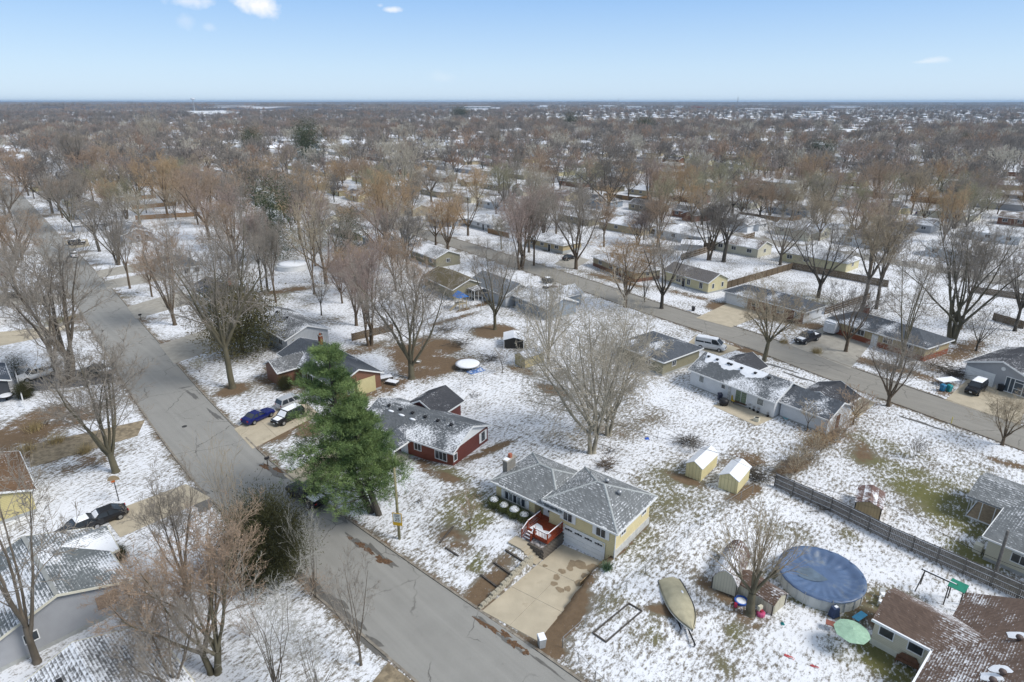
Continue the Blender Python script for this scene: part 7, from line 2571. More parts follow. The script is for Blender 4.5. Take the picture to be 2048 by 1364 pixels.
# utility line over the back lots
PW = mat('cable_black', (.02, .02, .02), .6)
up = thing('utility_pole', 'grey weathered utility pole stub behind the cream screened porch house', 'pole', G(1990, 1150), .2)
part('shaft', MB().tube((0, 0, -.2), (.5, .5, 4.6), .16, .12, n=10), FENCEW, up)
def cable(label, pts, r=.018, sag=.6):
 mb = MB()
 P3 = [Vector((*G0(x, y, z), z)) for x, y, z in pts]
 for a, b in zip(P3, P3[1:]):
  prev = a
  for i in range(1, 13):
   t = i / 12
   p = a.lerp(b, t) + Vector((0, 0, -sag * 4 * t * (1 - t)))
   mb.tube(prev, p, r, n=4, caps=False)
   prev = p
 return tag(part('cable', mb, PW), label, 'cable')
cable('upper black cable running over the back lots to the right edge', [(1100, 800, 5.5), (1480, 915, 5.5), (1800, 1015, 5.5), (2080, 1150, 5.5)], .02)
cable('thin service cable across the snow in front of the white ranch', [(1290, 826, 4.2), (1460, 915, 4.2), (1620, 965, 4.2)], .014)
g = G(1903, 835)
mk = thing('marker_post', 'thin yellow marker post at the edge of the far street', 'post', G(1902, 848))
part('post', MB().tube((0, 0, 0), (0, 0, 1.1), .05, n=6), mat('marker_yellow', (.6, .5, .06), .5), mk)
# tree ring border round the big maple
g = G(140, 772)
rb = thing('tree_ring', 'low stone ring round the foot of the big multi stemmed maple', 'edging', g)
for i in range(26):
 a = i * 2 * PI / 26
 part('stone', MB().box((2.9 * math.cos(a), 2.2 * math.sin(a), .1), (.62, .24, .22), math.atan2(2.2 * math.cos(a), -2.9 * math.sin(a))), CONC2, rb)
# white porch rail and table at the left edge
pr_ = thing('porch_rail', 'long white porch rail at the left edge beside the dark deck', 'railing', (0, 0, 0))
a_, b_ = Vector((*G0(28, 735, 1.1), 1.1)), Vector((*G0(46, 802, 1.1), 1.1))
part('top_rail', MB().tube(a_, b_, .09, n=6), WHITE, pr_)
for t in np.linspace(0, 1, 6):
 p = a_.lerp(b_, t)
 part('post', MB().box((p.x, p.y, .55), (.09, .09, 1.1)), WHITE, pr_)
g = G(14, 800)
rt = thing('round_table', 'round black table with a disc of snow on the dark deck', 'table', g)
part('top', MB().lathe([(1.1, .7), (1.1, .78)], 20), DARK, rt)
part('snow', MB().lathe([(.85, .78), (.8, .86), (.2, .88)], 18), SNOW, rt)
part('pedestal', MB().tube((0, 0, 0), (0, 0, .7), .12), DARK, rt)
# yucca beside the garage and small saplings
g = G(1214, 1140)
yk = thing('yucca_plant', 'spiky blue green yucca beside the garage corner', 'plant', g)
rr = random.Random(5)
mb = MB()
for i in range(170):
 a, e = rr.uniform(0, 6.28), rr.uniform(.15, 1.35)
 l = rr.uniform(.7, 1.05)
 d = Vector((math.cos(a) * math.cos(e), math.sin(a) * math.cos(e), math.sin(e)))
 s = d.cross(Vector((0, 0, 1))).normalized() * .035
 o_ = Vector((rr.gauss(0, .12), rr.gauss(0, .12), .1))
 mb.add([o_ - s, o_ + s, o_ + d * l], [(0, 1, 2)])
part('blades', mb, mat('yucca_green', (.10, .16, .09), .6, var=.3), yk)
part('flower_stalk', MB().tube((0, 0, .3), (.05, .05, 1.7), .02, n=5), BARK['brown'], yk)
PLUM = mat('dry_grass_plumes', (.42, .33, .17), .9, var=.3)
for i, (px, s_, lb) in enumerate((((1568, 686), 1.2, 'tan clump of ornamental grass left of the black pickup drive'), ((1633, 706), 1.4, 'larger tan clump of ornamental grass right of the pickup drive'), ((2046, 790), 1.3, 'tan ornamental grass at the right edge by the glazed entry'), ((70, 860), 1.8, 'golden dry grass clump by the tan path at the left'), ((50, 905), 1.9, 'golden dry grass clump above the yellow walled house'), ((112, 885), 1.7, 'golden dry shrub beside the tan path'), ((170, 905), 1.6, 'golden weeds in front of the thin grey tree'))):
 g = G(*px)
 mb = MB()
 rr = random.Random(i)
 for q in range(260):
  a, e = rr.uniform(0, 6.28), rr.uniform(.7, 1.5)
  l = rr.uniform(.6, 1.1) * s_
  d = Vector((math.cos(a) * math.cos(e), math.sin(a) * math.cos(e), math.sin(e)))
  s = d.cross(Vector((rr.random(), rr.random(), 1))).normalized() * .018
  o_ = Vector((rr.gauss(0, .28 * s_), rr.gauss(0, .28 * s_), 0))
  mb.add([o_ - s, o_ + s, o_ + d * l], [(0, 1, 2)])
 o = part('ornamental_grass', mb, PLUM)
 o.location = g
 tag(o, lb, 'grass clump')
# ------------------------------------------------------------------ trees one can point at
pine_tree('tall dark green pine with two stems in the red house front yard', G(752, 1027), top_height(752, 1027, 704), 5.7)
T_ = [
 # label, shape, foot x, y, top y, crown width px, twig colour, bark
 ('huge multi stemmed maple standing in a stone ring by the white pickup', 'multi', 136, 766, 455, 330, 'grey', 'grey'),
 ('slender bare tree on the snow between the two lower left drives', 'vase', 232, 944, 640, 250, 'grey', 'olive'),
 ('big forked bare tree in front of the grey sided house, lower left', 'open', 75, 1325, 900, 330, 'grey', 'grey'),
 ('massive dark oak with a low left limb by the near street', 'oak', 465, 776, 372, 250, 'grey', 'olive'),
 ('rust crowned tree in the third front yard up the near street', 'vase', 350, 650, 420, 130, 'rust', 'brown'),
 ('thin leaning trunk by the third drive up the street', 'tall', 260, 577, 440, 70, 'grey', 'brown'),
 ('thin brown tree between two drives up the street', 'tall', 304, 593, 500, 60, 'rust', 'brown'),
 ('twin trunked tree in front of the grey roofed bungalow', 'multi', 236, 530, 390, 110, 'grey', 'grey'),
 ('straight trunk tree beside the black minivan drive', 'tall', 199, 503, 385, 90, 'grey', 'dark'),
 ('leaning bare street tree above the minivan', 'vase', 149, 461, 330, 120, 'grey', 'olive'),
 ('dark rounded street tree in the row up the near street', 'round', 105, 427, 305, 120, 'dark', 'dark'),
 ('small rounded street tree far up the near street', 'round', 54, 383, 300, 90, 'rust', 'dark'),
 ('tree with orange crown before the long dark house', 'round', 205, 372, 290, 90, 'rust', 'brown'),
 ('oak with twisted black limbs by the cedar fences', 'oak', 277, 409, 315, 110, 'dark', 'dark'),
 ('thin dark tree in front of the nearest cedar fence', 'sapling', 293, 426, 360, 50, 'ochre', 'dark'),
 ('ochre crowned tree behind the cedar fences', 'round', 335, 430, 305, 110, 'ochre', 'brown'),
 ('grey tree rising behind the dark gabled house', 'tall', 162, 365, 250, 70, 'grey', 'dark'),
 ('rust brown tree above the maroon car at the left', 'round', 33, 580, 420, 150, 'rust', 'brown'),
 ('grey rounded tree at the far left above the parked cars', 'round', 20, 614, 480, 120, 'grey', 'grey'),
 ('broad grey thicket tree left of the street', 'multi', 40, 520, 395, 150, 'grey', 'grey'),
 ('leaning bare tree whose limbs reach over the left edge', 'open', -20, 700, 500, 150, 'grey', 'grey'),
 ('tall bare tree in the open snow behind the grey gable house', 'open', 629, 588, 395, 100, 'tan', 'brown'),
 ('straight brown trunk just behind the grey gable roof', 'tall', 552, 605, 440, 70, 'grey', 'brown'),
 ('left of the twin trunks behind the grey gable roof', 'tall', 536, 585, 420, 80, 'grey', 'dark'),
 ('thin dark trunk right of the leafy evergreen', 'tall', 524, 583, 410, 60, 'pink', 'dark'),
 ('small bare tree on the open snow before the back fence', 'sapling', 643, 630, 540, 80, 'grey', 'dark'),
 ('reddish trunk tree in the snow left of the brown back fence', 'vase', 713, 651, 470, 120, 'pink', 'brown'),
 ('many limbed tree at the brown back fence', 'multi', 740, 691, 480, 150, 'pink', 'brown'),
 ('tall arching tree in the brown soil yard behind the red house', 'vase', 823, 757, 500, 230, 'grey', 'olive'),
 ('round headed tree in its own ring of brown mulch', 'broad', 990, 659, 470, 160, 'grey', 'olive'),
 ('trunk behind the tan plywood shed with pale crown', 'whippy', 1098, 727, 520, 150, 'pale', 'pale'),
 ('very large pale whippy willow like tree behind the yellow house', 'whippy', 1182, 905, 565, 340, 'pale', 'pale'),
 ('second pale stemmed tree leaning right behind the yellow house', 'whippy', 1215, 870, 610, 270, 'pale', 'pale'),
 ('large oak standing between the white ranch and the far street', 'oak', 1528, 722, 540, 170, 'tan', 'olive'),
 ('dark branched tree on the lawn right of the truck driveway', 'broad', 1691, 703, 555, 160, 'dark', 'brown'),
 ('tree inside the tall brown fence behind the brick fronted house', 'broad', 1636, 595, 420, 170, 'grey', 'dark'),
 ('left of the paired big trunks near the brick chimney', 'tall', 1724, 625, 400, 130, 'tan', 'grey'),
 ('right of the paired big trunks near the brick chimney', 'tall', 1752, 618, 410, 110, 'grey', 'grey'),
 ('tree behind the end of the tall brown fence', 'tall', 1738, 551, 400, 110, 'rust', 'brown'),
 ('multi stemmed small tree at the corner of the far street', 'vase', 1776, 812, 660, 140, 'grey', 'brown'),
 ('tall dark trunked tree on the lawn before the hip roofed house', 'open', 1799, 737, 480, 150, 'grey', 'olive'),
 ('thick forked giant behind the tan corner of the hip roofed house', 'multi', 1903, 684, 410, 230, 'grey', 'olive'),
 ('slim trunk just right of the thick forked giant', 'tall', 1921, 658, 440, 80, 'grey', 'brown'),
 ('dark leaning tree by the curved fence at the right', 'open', 1952, 702, 610, 90, 'dark', 'dark'),
 ('big gnarled tree near the tan shed at the right edge', 'oak', 2029, 662, 450, 130, 'dark', 'dark'),
 ('tree cut off by the right edge above the slate roof', 'tall', 2062, 700, 440, 120, 'rust', 'brown'),
 ('small spreading tree on the kerb by the right driveway', 'vase', 2004, 890, 780, 110, 'tan', 'brown'),
 ('thick pale trunked tree by the snowy rail fence', 'multi', 1417, 520, 375, 130, 'grey', 'brown'),
 ('leaning dark trunk right beside the snowy rail fence', 'tall', 1447, 524, 390, 130, 'dark', 'dark'),
 ('dark limbed street tree in front of the pale yellow board house', 'broad', 1323, 617, 440, 170, 'grey', 'dark'),
 ('orange tinged tree at the far kerb left of the yellow board house', 'vase', 1250, 614, 450, 130, 'ochre', 'brown'),
 ('many stemmed low tree by the far kerb', 'whip', 1290, 604, 500, 90, 'grey', 'dark'),
 ('ivy trunked tree before the snow covered long house', 'vase', 1152, 538, 365, 130, 'grey', 'brown'),
 ('reddish forked tree at the kerb below the tan panelled house', 'multi', 1041, 539, 370, 150, 'pink', 'brown'),
 ('thin straight tree right of the reddish forked tree', 'tall', 1068, 531, 400, 70, 'grey', 'brown'),
 ('bare tree at the drive of the white bungalow', 'broad', 936, 471, 355, 110, 'tan', 'brown'),
 ('bare tree on the kerb before the white bungalow', 'vase', 895, 500, 380, 100, 'ochre', 'brown'),
 ('sparse shrub tree in the open lawn right of the property hedge', 'bush', 1830, 915, 870, 50, 'dark', 'dark'),
 ('slender sapling in the front yard of the yellow house', 'sapling', 941, 1063, 985, 60, 'rust', 'brown'),
 ('pollarded tree with long upright shoots between the pool and the boat', 'pollard', 1500, 1228, 1010, 190, 'tan', 'olive'),
 ('rust leaved bare tree at the bottom centre over the lower left lawn', 'multi', 430, 1345, 1040, 330, 'rust', 'olive'),
 ('rust leaved smaller tree against the grey sided house', 'vase', 300, 1290, 1120, 150, 'rust', 'olive'),
 ('tall whip stemmed tree in front of the dark yew', 'whip', 490, 1200, 860, 120, 'tan', 'grey'),
 ('thin grey whip tree right of the dark yew', 'whip', 632, 1195, 1010, 80, 'silver', 'grey'),
 ('slender forked tree left of the dark yew', 'vase', 372, 1180, 925, 150, 'grey', 'grey'),
 ('small twiggy tree by the street in the bottom centre', 'open', 722, 1330, 1100, 130, 'grey', 'grey'),
 ('low grey tree whose branches fan over the bottom edge', 'whip', 560, 1390, 1150, 260, 'silver', 'grey'),
 ('grey twiggy tree at the bottom left of the lower lawn', 'round', 360, 1420, 1180, 230, 'grey', 'grey'),
 ('thin grey tree at the very bottom edge near the corner drive', 'whip', 640, 1420, 1230, 160, 'silver', 'grey'),
 ('bare tree leaning over the left edge of the lower left house', 'open', -40, 1330, 1050, 200, 'grey', 'grey'),
 ('small bare shrub tree at the corner of the ranch garage wing', 'sapling', 1614, 862, 800, 60, 'tan', 'brown'),
 ('bare tree in the property hedge nearest the street corner', 'sapling', 1706, 850, 770, 90, 'rust', 'brown'),
 ('tree rising between the red house and the trampoline yard', 'sapling', 1005, 745, 690, 40, 'grey', 'dark'),
 ('bare tree behind the pale yellow board house', 'broad', 1560, 530, 400, 140, 'grey', 'grey'),
 ('orange brown tree beyond the tall brown fence', 'round', 1480, 440, 345, 110, 'rust', 'brown'),
 ('grey round tree beyond the tan panelled house', 'round', 1215, 430, 300, 140, 'dark', 'dark'),
 ('ochre tree left of the far conifers', 'round', 420, 480, 330, 160, 'rust', 'brown'),
 ('pinkish tall tree before the big grey green spruce', 'vase', 470, 500, 360, 120, 'pink', 'brown'),
 ('grey tree right of the big grey green spruce', 'tall', 600, 480, 340, 90, 'grey', 'brown'),
 ('orange crowned tree in the middle of the back gardens', 'round', 770, 500, 340, 150, 'ochre', 'brown'),
 ('wide pale sycamore in the middle distance', 'broad', 810, 420, 258, 120, 'pale', 'pale'),
 ('small pale sycamore on the left horizon side', 'broad', 305, 300, 222, 60, 'pale', 'pale'),
]
LEAFM = mat('dry_rust_leaves', (.38, .26, .175), .8, var=.5, vscale=6)
def dry_leaves(t, key, n, s, seed):
 me = PROTO[key][1]
 co = np.empty(len(me.vertices) * 3, np.float32)
 me.vertices.foreach_get('co', co)
 co = co.reshape(-1, 3)
 rg = np.random.default_rng(seed)
 c = co[rg.integers(0, len(co), n)]
 c = c[c[:, 2] > .3]
 a = rg.normal(0, 1, (len(c), 3))
 b = rg.normal(0, 1, (len(c), 3))
 a *= s / np.linalg.norm(a, axis=1, keepdims=True)
 b *= s / np.linalg.norm(b, axis=1, keepdims=True)
 V = np.stack([c, c + a, c + b], 1).reshape(-1, 3)
 part('leaves', np_mesh('dry_leaves', V, np.arange(len(V)).reshape(-1, 3)), LEAFM, t)
for (lab, key, x, y, yt, w, tc_, bk) in T_:
 t = ptree(lab, key, x, y, yt, tc_, bk, w)
 if 'rust leaved' in lab:
  dry_leaves(t, key, 6000, .006, x)
SHR = [
 ('brown twiggy shrub at the street end of the property hedge', 1712, 838, 790, 'rust'), ('second brown shrub in the property hedge', 1688, 866, 815, 'ochre'), ('dense brown shrub in the middle of the property hedge', 1668, 890, 835, 'rust'),
 ('fourth brown shrub along the property hedge', 1640, 905, 850, 'ochre'), ('fifth thinner shrub along the property hedge', 1618, 925, 865, 'tan'), ('lowest twiggy shrub of the hedge by the grey fence end', 1588, 950, 890, 'tan'),
 ('thin twiggy shrub right of the nearer yellow shed', 1565, 945, 915, 'dark'), ('dark leafless shrub by the wire fence behind the yellow house', 1388, 905, 878, 'dark'), ('brown bush beside the kerb below the dark yew', 622, 1195, 1150, 'rust'),
 ('brown bush on the lawn under the rust leaved tree', 500, 1275, 1235, 'rust'), ('brown foundation shrubs before the brick fronted house', 1590, 640, 612, 'rust'), ('brown brush along the hip roofed house base', 1810, 722, 695, 'rust'),
 ('larger brown brush clump at the corner of the hip roofed house', 1860, 738, 700, 'rust'), ('dark bush at the red deck of the yellow house', 1037, 1068, 1045, 'dark'), ('reddish bush at the left edge tan path', 95, 850, 815, 'rust'),
 ('small bush under the oak at the street', 400, 745, 715, 'olive'), ('brush at the foot of the pale willow like tree', 1160, 800, 765, 'tan'), ('brush left of the pale willow like tree', 1120, 770, 735, 'tan'), ('small brush right of the pale willow like tree', 1255, 800, 770, 'dark'),
]
for (lab, x, y, yt, c) in SHR:
 ptree(lab, 'bush', x, y, yt, c, 'brown', None, name='bare_shrub', cat='shrub', treesize=False).scale.x *= 1.3
EV = [
 ('dark green yew mound with bare whips by the lower kerb', 'yew', 536, 1148, 972, YEWG, .9, 'yew_tree'),
 ('brown green leafy evergreen beside the grey gable house', 'magnolia', 486, 705, 545, MAGG, .9, 'evergreen_tree'),
 ('large grey green spruce in the middle left', 'spruce', 552, 520, 380, SPRUCEG, .95, 'conifer_tree'),
 ('dark green spruce tip left of the back gardens', 'spruce', 703, 540, 440, SPRUCEG, 1.0, 'conifer_tree'),
 ('narrow dark conifer far beyond the cedar fences', 'narrow', 625, 330, 250, SPRUCEG, 1.1, 'conifer_tree'),
 ('slim conifer next to the narrow dark one', 'narrow', 607, 318, 256, SPRUCEG, 1.0, 'conifer_tree'),
 ('round topped dark pine in the right distance', 'spruce', 1640, 330, 285, SPRUCEG, 2.0, 'conifer_tree'),
 ('small dark pine up right of the round topped one', 'spruce', 1672, 276, 256, SPRUCEG, 2.4, 'conifer_tree'),
 ('dark pine far off near the centre', 'spruce', 1287, 270, 238, SPRUCEG, 2.2, 'conifer_tree'),
 ('tiny dark pine left of the centre far off', 'spruce', 920, 240, 216, SPRUCEG, 2.6, 'conifer_tree'),
 ('small dark pine right of the industrial roofs', 'narrow', 1140, 262, 228, SPRUCEG, 1.6, 'conifer_tree'),
 ('low dark juniper before the white walled duplex', 'yew', 1515, 400, 378, SPRUCEG, 1.2, 'evergreen_tree'),
 ('small dark cypress right of the low juniper', 'narrow', 1542, 400, 376, SPRUCEG, 1.4, 'conifer_tree'),
 ('green column shrub right of the white pickup', 'narrow', 36, 752, 716, YEWG, 1.8, 'evergreen_shrub'),
 ('round green shrub below the white pickup', 'yew', 52, 795, 760, YEWG, .9, 'evergreen_shrub'),
 ('green shrub row at the corner of the grey sided house', 'yew', 238, 1120, 1085, YEWG, .9, 'evergreen_shrub'),
 ('round evergreen at the brick porch', 'yew', 572, 778, 748, YEWG, .9, 'evergreen_shrub'),
 ('dark evergreen among the far left trees', 'spruce', 505, 310, 262, SPRUCEG, 1.6, 'conifer_tree'),
 ('dark evergreen among the far right trees', 'spruce', 1930, 300, 270, SPRUCEG, 1.8, 'conifer_tree'),
]
for (lab, key, x, y, yt, m, wd, nm) in EV:
 evergreen(lab, key, x, y, yt, m, wd, nm)
# ------------------------------------------------------------------ the rest of the suburb
rgen = random.Random(2024)
KX = 1024 / FOC * 1.04
def depth_ok(x, y, d0, d1):
 d = math.hypot(x, y)
 return d0 < d < d1 and y > 20 and abs(x) < (y * math.cos(PITCH) + CAMH * math.sin(PITCH)) * KX + 12
def proj(x, y, z=0.0):
 c, s = math.cos(PITCH), math.sin(PITCH)
 d = y * c + (CAMH - z) * s
 return 1024 + FOC * x / d, 682 + FOC * (-y * s + (CAMH - z) * c) / d
cand = []
streets = [(s, 3.6, 'far') for s in FAR_STREETS + WEST] + [(ROAD2C, ROAD2W / 2, 'second'), (ROAD1C, ROAD1W / 2, 'first')]
for si, (pl, w, kind) in enumerate(streets):
 rs_ = resample(pl, 1.0)
 pos = rgen.uniform(0, 8)
 while pos < len(rs_) - 3:
  i = int(pos)
  a, b = rs_[i], rs_[i + 2]
  an = math.atan2(b[1] - a[1], b[0] - a[0])
  for sd in (-1, 1):
   off = w + rgen.uniform(9, 13) + 4
   x, y = a[0] - math.sin(an) * sd * off, a[1] + math.cos(an) * sd * off
   if depth_ok(x, y, 60, 1300):
    px, py = proj(x, y)
    if py < 530 and not (px < 420 and py > 470):
     cand.append((math.hypot(x, y), x, y, an, sd, si))
  pos += rgen.uniform(21, 26)
cand.sort()
WALLS = [('white', WHITES), ('cream', CREAM), ('tan', TANS), ('grey', GREYL), ('brown brick', BRICK), ('pale yellow', CREAMV), ('olive', OLIVES), ('blue grey', BLUES)]
ROOFS = [('snow covered', RW), ('snowy brown', RW2), ('half snowy grey', RG4), ('dark snowy', RDW), ('snow covered', RW), ('snow covered', RW)]
PH = []
def proto_house(L, W, kind, ell, near):
 r = thing('house', 'x', 'house', (0, 0, -500))
 hlx, hwy = wing(r, L, W, 2.7, 1.6, kind, WHITES, RW, foot=None)
 if ell:
  wing(r, 6.5, 6.0, 2.6, 1.3, 'gable', WHITES, RW, cx=L / 2 - 4.5, cy=-W / 2 - 1.6, rot=PI / 2)
 sides = ('f', 'b') if near else ('f',)
 for s in sides:
  for x in ((-L * .33, -L * .08) if ell else (-L * .33, -.5, L * .3)):
   win(r, s, x, 1.6, 1.4, 1.0, hwy, hlx)
 if near:
  win(r, 'r', 0, 1.6, 1.0, 1.0, hwy, hlx)
  win(r, 'l', 0, 1.6, 1.0, 1.0, hwy, hlx)
 mb = MB().box((L * .12 if not ell else L * .02, -hwy - .02, 1.05), (.95, .05, 2.05))
 part('door', mb, mat('brown_door', (.16, .08, .055)), r)
 return r
PH = [proto_house(15, 8.5, 'gable', False, True), proto_house(17, 9, 'hip', False, True), proto_house(16, 8, 'gable', True, True), proto_house(13, 8.5, 'gable', False, True), proto_house(19, 9, 'hip', True, True)]
PHF = [proto_house(15, 8.5, 'gable', False, False), proto_house(17, 9, 'hip', True, False)]
used = set()
stuffed = []
count_h = 0
ORD = ['first', 'second', 'third', 'fourth', 'fifth', 'sixth', 'seventh', 'eighth']
def set_mat(o, names, m):
 for ch in o.children:
  if ch.name.split('.')[0] in names:
   ch.material_slots[0].link = 'OBJECT'
   ch.material_slots[0].material = m
labcount = {}
for (d, x, y, an, sd, si) in cand:
 if any(math.hypot(x - h[0], y - h[1]) < h[2] + 9.5 for h in HOUSES):
  continue
 if float(road_dist(x, y)) < 4.5 or rgen.random() < .07:
  continue
 if d > 560 or count_h >= 210:
  if d < 1300:
   stuffed.append((x, y, an, sd))
   HOUSES.append((x, y, 7))
  continue
 HOUSES.append((x, y, 8))
 lst = PH if d < 330 else PHF
 k = rgen.randrange(len(lst))
 src = lst[k]
 key = (id(lst), k)
 if key not in used:
  used.add(key)
  o = src
 else:
  o = copy_tree(src)
 wn_, wm_ = rgen.choice(WALLS)
 rn_, rm_ = rgen.choice(ROOFS)
 o.location = (x, y, 0)
 o.rotation_euler = (0, 0, an + (PI if sd < 0 else 0) + rgen.uniform(-.03, .03))
 set_mat(o, ('wall',), wm_)
 set_mat(o, ('roof',), rm_)
 px, py = proj(x, y)
 col_ = ('at the left' if px < 450 else 'left of centre' if px < 850 else 'near the centre' if px < 1200 else 'right of centre' if px < 1650 else 'at the right')
 row_ = ('in the nearer blocks' if py > 440 else 'in the middle blocks' if py > 380 else 'in the farther blocks' if py > 330 else 'in the faint far blocks' if py > 290 else 'in the farthest rows')
 lab = f'{wn_} house with {rn_} roof {row_} {col_}'
 o['label'] = lab
 labcount.setdefault(lab, []).append(o)
 o['category'] = 'house'
 count_h += 1
for lst in (PH, PHF):
 for k, src in enumerate(lst):
  if (id(lst), k) not in used:
   for ch in list(src.children_recursive) + [src]:
    bpy.data.objects.remove(ch)
for lab, os_ in labcount.items():
 if len(os_) > 1:
  for o in os_:
   o['group'] = 'alike houses: ' + lab.split(' roof ')[0] + ' roof ' + lab.split(' roof ')[1]
# a few more board fences between the rows of lots
fcount = 0
for (x, y, r_) in list(HOUSES):
 if not depth_ok(x, y, 150, 330) or proj(x, y)[1] > 470 or rgen.random() > .42 or fcount > 26:
  continue
 sgn = rgen.choice((-1, 1))
 ux, uy = GS
 vx, vy = GN[0] * sgn, GN[1] * sgn
 c0 = (x + vx * 9 + ux * -9, y + vy * 9 + uy * -9)
 c1 = (x + vx * 21 + ux * -9, y + vy * 21 + uy * -9)
 c2_ = (x + vx * 21 + ux * 10, y + vy * 21 + uy * 10)
 if min(float(road_dist(*c)) for c in (c0, c1, c2_)) < 3 or any(math.hypot(h[0] - c[0], h[1] - c[1]) < 9 for h in HOUSES for c in (c1, c2_)):
  continue
 px, py = proj(*c1)
 f = thing('wooden_fence', 'brown board fence round a snowy back yard ' + ('at the left' if px < 500 else 'left of centre' if px < 850 else 'near the centre' if px < 1200 else 'right of centre' if px < 1650 else 'at the right') + (' in the nearer blocks' if py > 400 else ' in the middle blocks' if py > 350 else ' in the farther blocks'), 'fence', (0, 0, 0), 0, 'board fences round far back yards')
 for a, b in ((c0, c1), (c1, c2_)):
  L = math.dist(a, b)
  n = max(1, round(L / 4))
  an_ = math.atan2(b[1] - a[1], b[0] - a[0])
  for i in range(n):
   t = (i + .5) / n
   part('board_panel', MB().box((a[0] + (b[0] - a[0]) * t, a[1] + (b[1] - a[1]) * t, .9), (L / n - .1, .06, 1.8), an_), FENCEB if rgen.random() < .6 else FENCEO, f)
   part('post', MB().box((a[0] + (b[0] - a[0]) * i / n, a[1] + (b[1] - a[1]) * i / n, .95), (.14, .14, 1.9), an_), FENCEB, f)
 fcount += 1
# cars on far drives
for k in range(14):
 hs = [h for h in HOUSES[60:] if depth_ok(h[0], h[1], 120, 300)]
 h = rgen.choice(hs)
 x, y = h[0] + GS[0] * 10.5, h[1] + GS[1] * 10.5
 if float(road_dist(x, y)) < 2.5 or any(math.hypot(x - q[0], y - q[1]) < 7.5 for q in HOUSES):
  continue
 px, py = proj(x, y)
 src = [o for o in bpy.data.objects if o.name == ('parked_car' if k % 2 else 'parked_car.004')][0]
 o = copy_tree(src)
 o.location = (x, y, .03)
 o.rotation_euler = (0, 0, math.atan2(GN[1], GN[0]) + (PI if rgen.random() < .5 else 0))
 relabel(o, 'snowy dark car beside a house ' + ('left of centre' if px < 850 else 'near the centre' if px < 1200 else 'right of centre' if px < 1650 else 'at the far right') + ' in the distant blocks', 'cars parked in the distant blocks')
# trees of the suburb: the nearest stand singly, the rest as one wood
pts = []
cell = 11.0
nx_, ny_ = int(2400 / cell), int(1500 / cell)
for i in range(nx_):
 for j in range(ny_):
  x = -1200 + (i + rgen.random()) * cell
  y = 60 + (j + rgen.random()) * cell
  d = math.hypot(x, y)
  if not depth_ok(x, y, 95, 1250):
   continue
  if rgen.random() > (.68 if d < 330 else .54 if d < 600 else .38) * (1 + .5 * math.sin(x * .017 + 1) * math.sin(y * .013)):
   continue
  px, py = proj(x, y)
  if (py > 505 and not (380 < px < 900 and py < 650)) or (px < 420 and py > 455) or (py > 490 and px > 1500):
   continue
  pts.append((d, x, y))
pts.sort()
HX_ = np.array([(h[0], h[1], h[2]) for h in HOUSES])
placed = [(t[0], t[1]) for t in TREES]
keep = []
for (d, x, y) in pts:
 if d < 700:
  if np.min(np.hypot(HX_[:, 0] - x, HX_[:, 1] - y) - HX_[:, 2] * .75) < 1.5:
   continue
  if float(road_dist(x, y)) < 1.2:
   continue
 if d < 420 and any(abs(x - a) < 5.5 and abs(y - b) < 5.5 for a, b in placed):
  continue
 if d < 420:
  placed.append((x, y))
 keep.append((d, x, y))
single = keep[:300 - len(T_)]
rest = keep[300 - len(T_):]
COLW = [('grey', 'grey'), ('grey', 'grey'), ('dark', 'dark'), ('rust', 'brown'), ('rust', 'brown'), ('pink', 'brown'), ('tan', 'brown'), ('ochre', 'brown'), ('pale', 'pale'), ('olive', 'grey')]
CN_ = {'grey': 'grey', 'dark': 'dark grey', 'rust': 'rusty brown', 'pink': 'pinkish brown', 'tan': 'tan', 'ochre': 'ochre', 'pale': 'pale', 'olive': 'olive grey'}
SHN = {'broad': 'wide crowned', 'vase': 'upswept', 'tall': 'tall narrow', 'round': 'round crowned', 'multi': 'many stemmed', 'oak': 'spreading', 'open': 'open branched'}
tl_ = {}
for (d, x, y) in single:
 key = rgen.choice(('broad', 'vase', 'tall', 'round', 'round', 'multi', 'oak', 'open'))
 c, bk = rgen.choice(COLW)
 px, py = proj(x, y)
 H = rgen.uniform(11, 20)
 near_h = min(HOUSES, key=lambda h: math.hypot(h[0] - x, h[1] - y))
 rel = 'behind' if near_h[1] < y - 3 else 'before' if near_h[1] > y + 3 else 'beside'
 col_ = ('at the far left' if px < 300 else 'at the left' if px < 550 else 'left of centre' if px < 850 else 'near the centre' if px < 1150 else 'right of centre' if px < 1450 else 'at the right' if px < 1750 else 'at the far right')
 row_ = (', nearer blocks' if py > 430 else ', middle blocks' if py > 385 else ', farther blocks' if py > 350 else ', faint blocks')
 hs = 'low' if H < 13.5 else 'tall' if H > 17 else 'mid sized'
 lab = f'{hs} {CN_[c]} {SHN[key]} tree {rel} house {col_}{row_}'
 o = tree(lab, key, (x, y, 0), H, rgen.uniform(0, 6.28), c, bk, wide=rgen.uniform(.85, 1.15), treesize=False)
 tl_.setdefault(lab, []).append(o)
for lab, os_ in tl_.items():
 if len(os_) > 1:
  for o in os_:
   o['group'] = 'alike trees: ' + lab
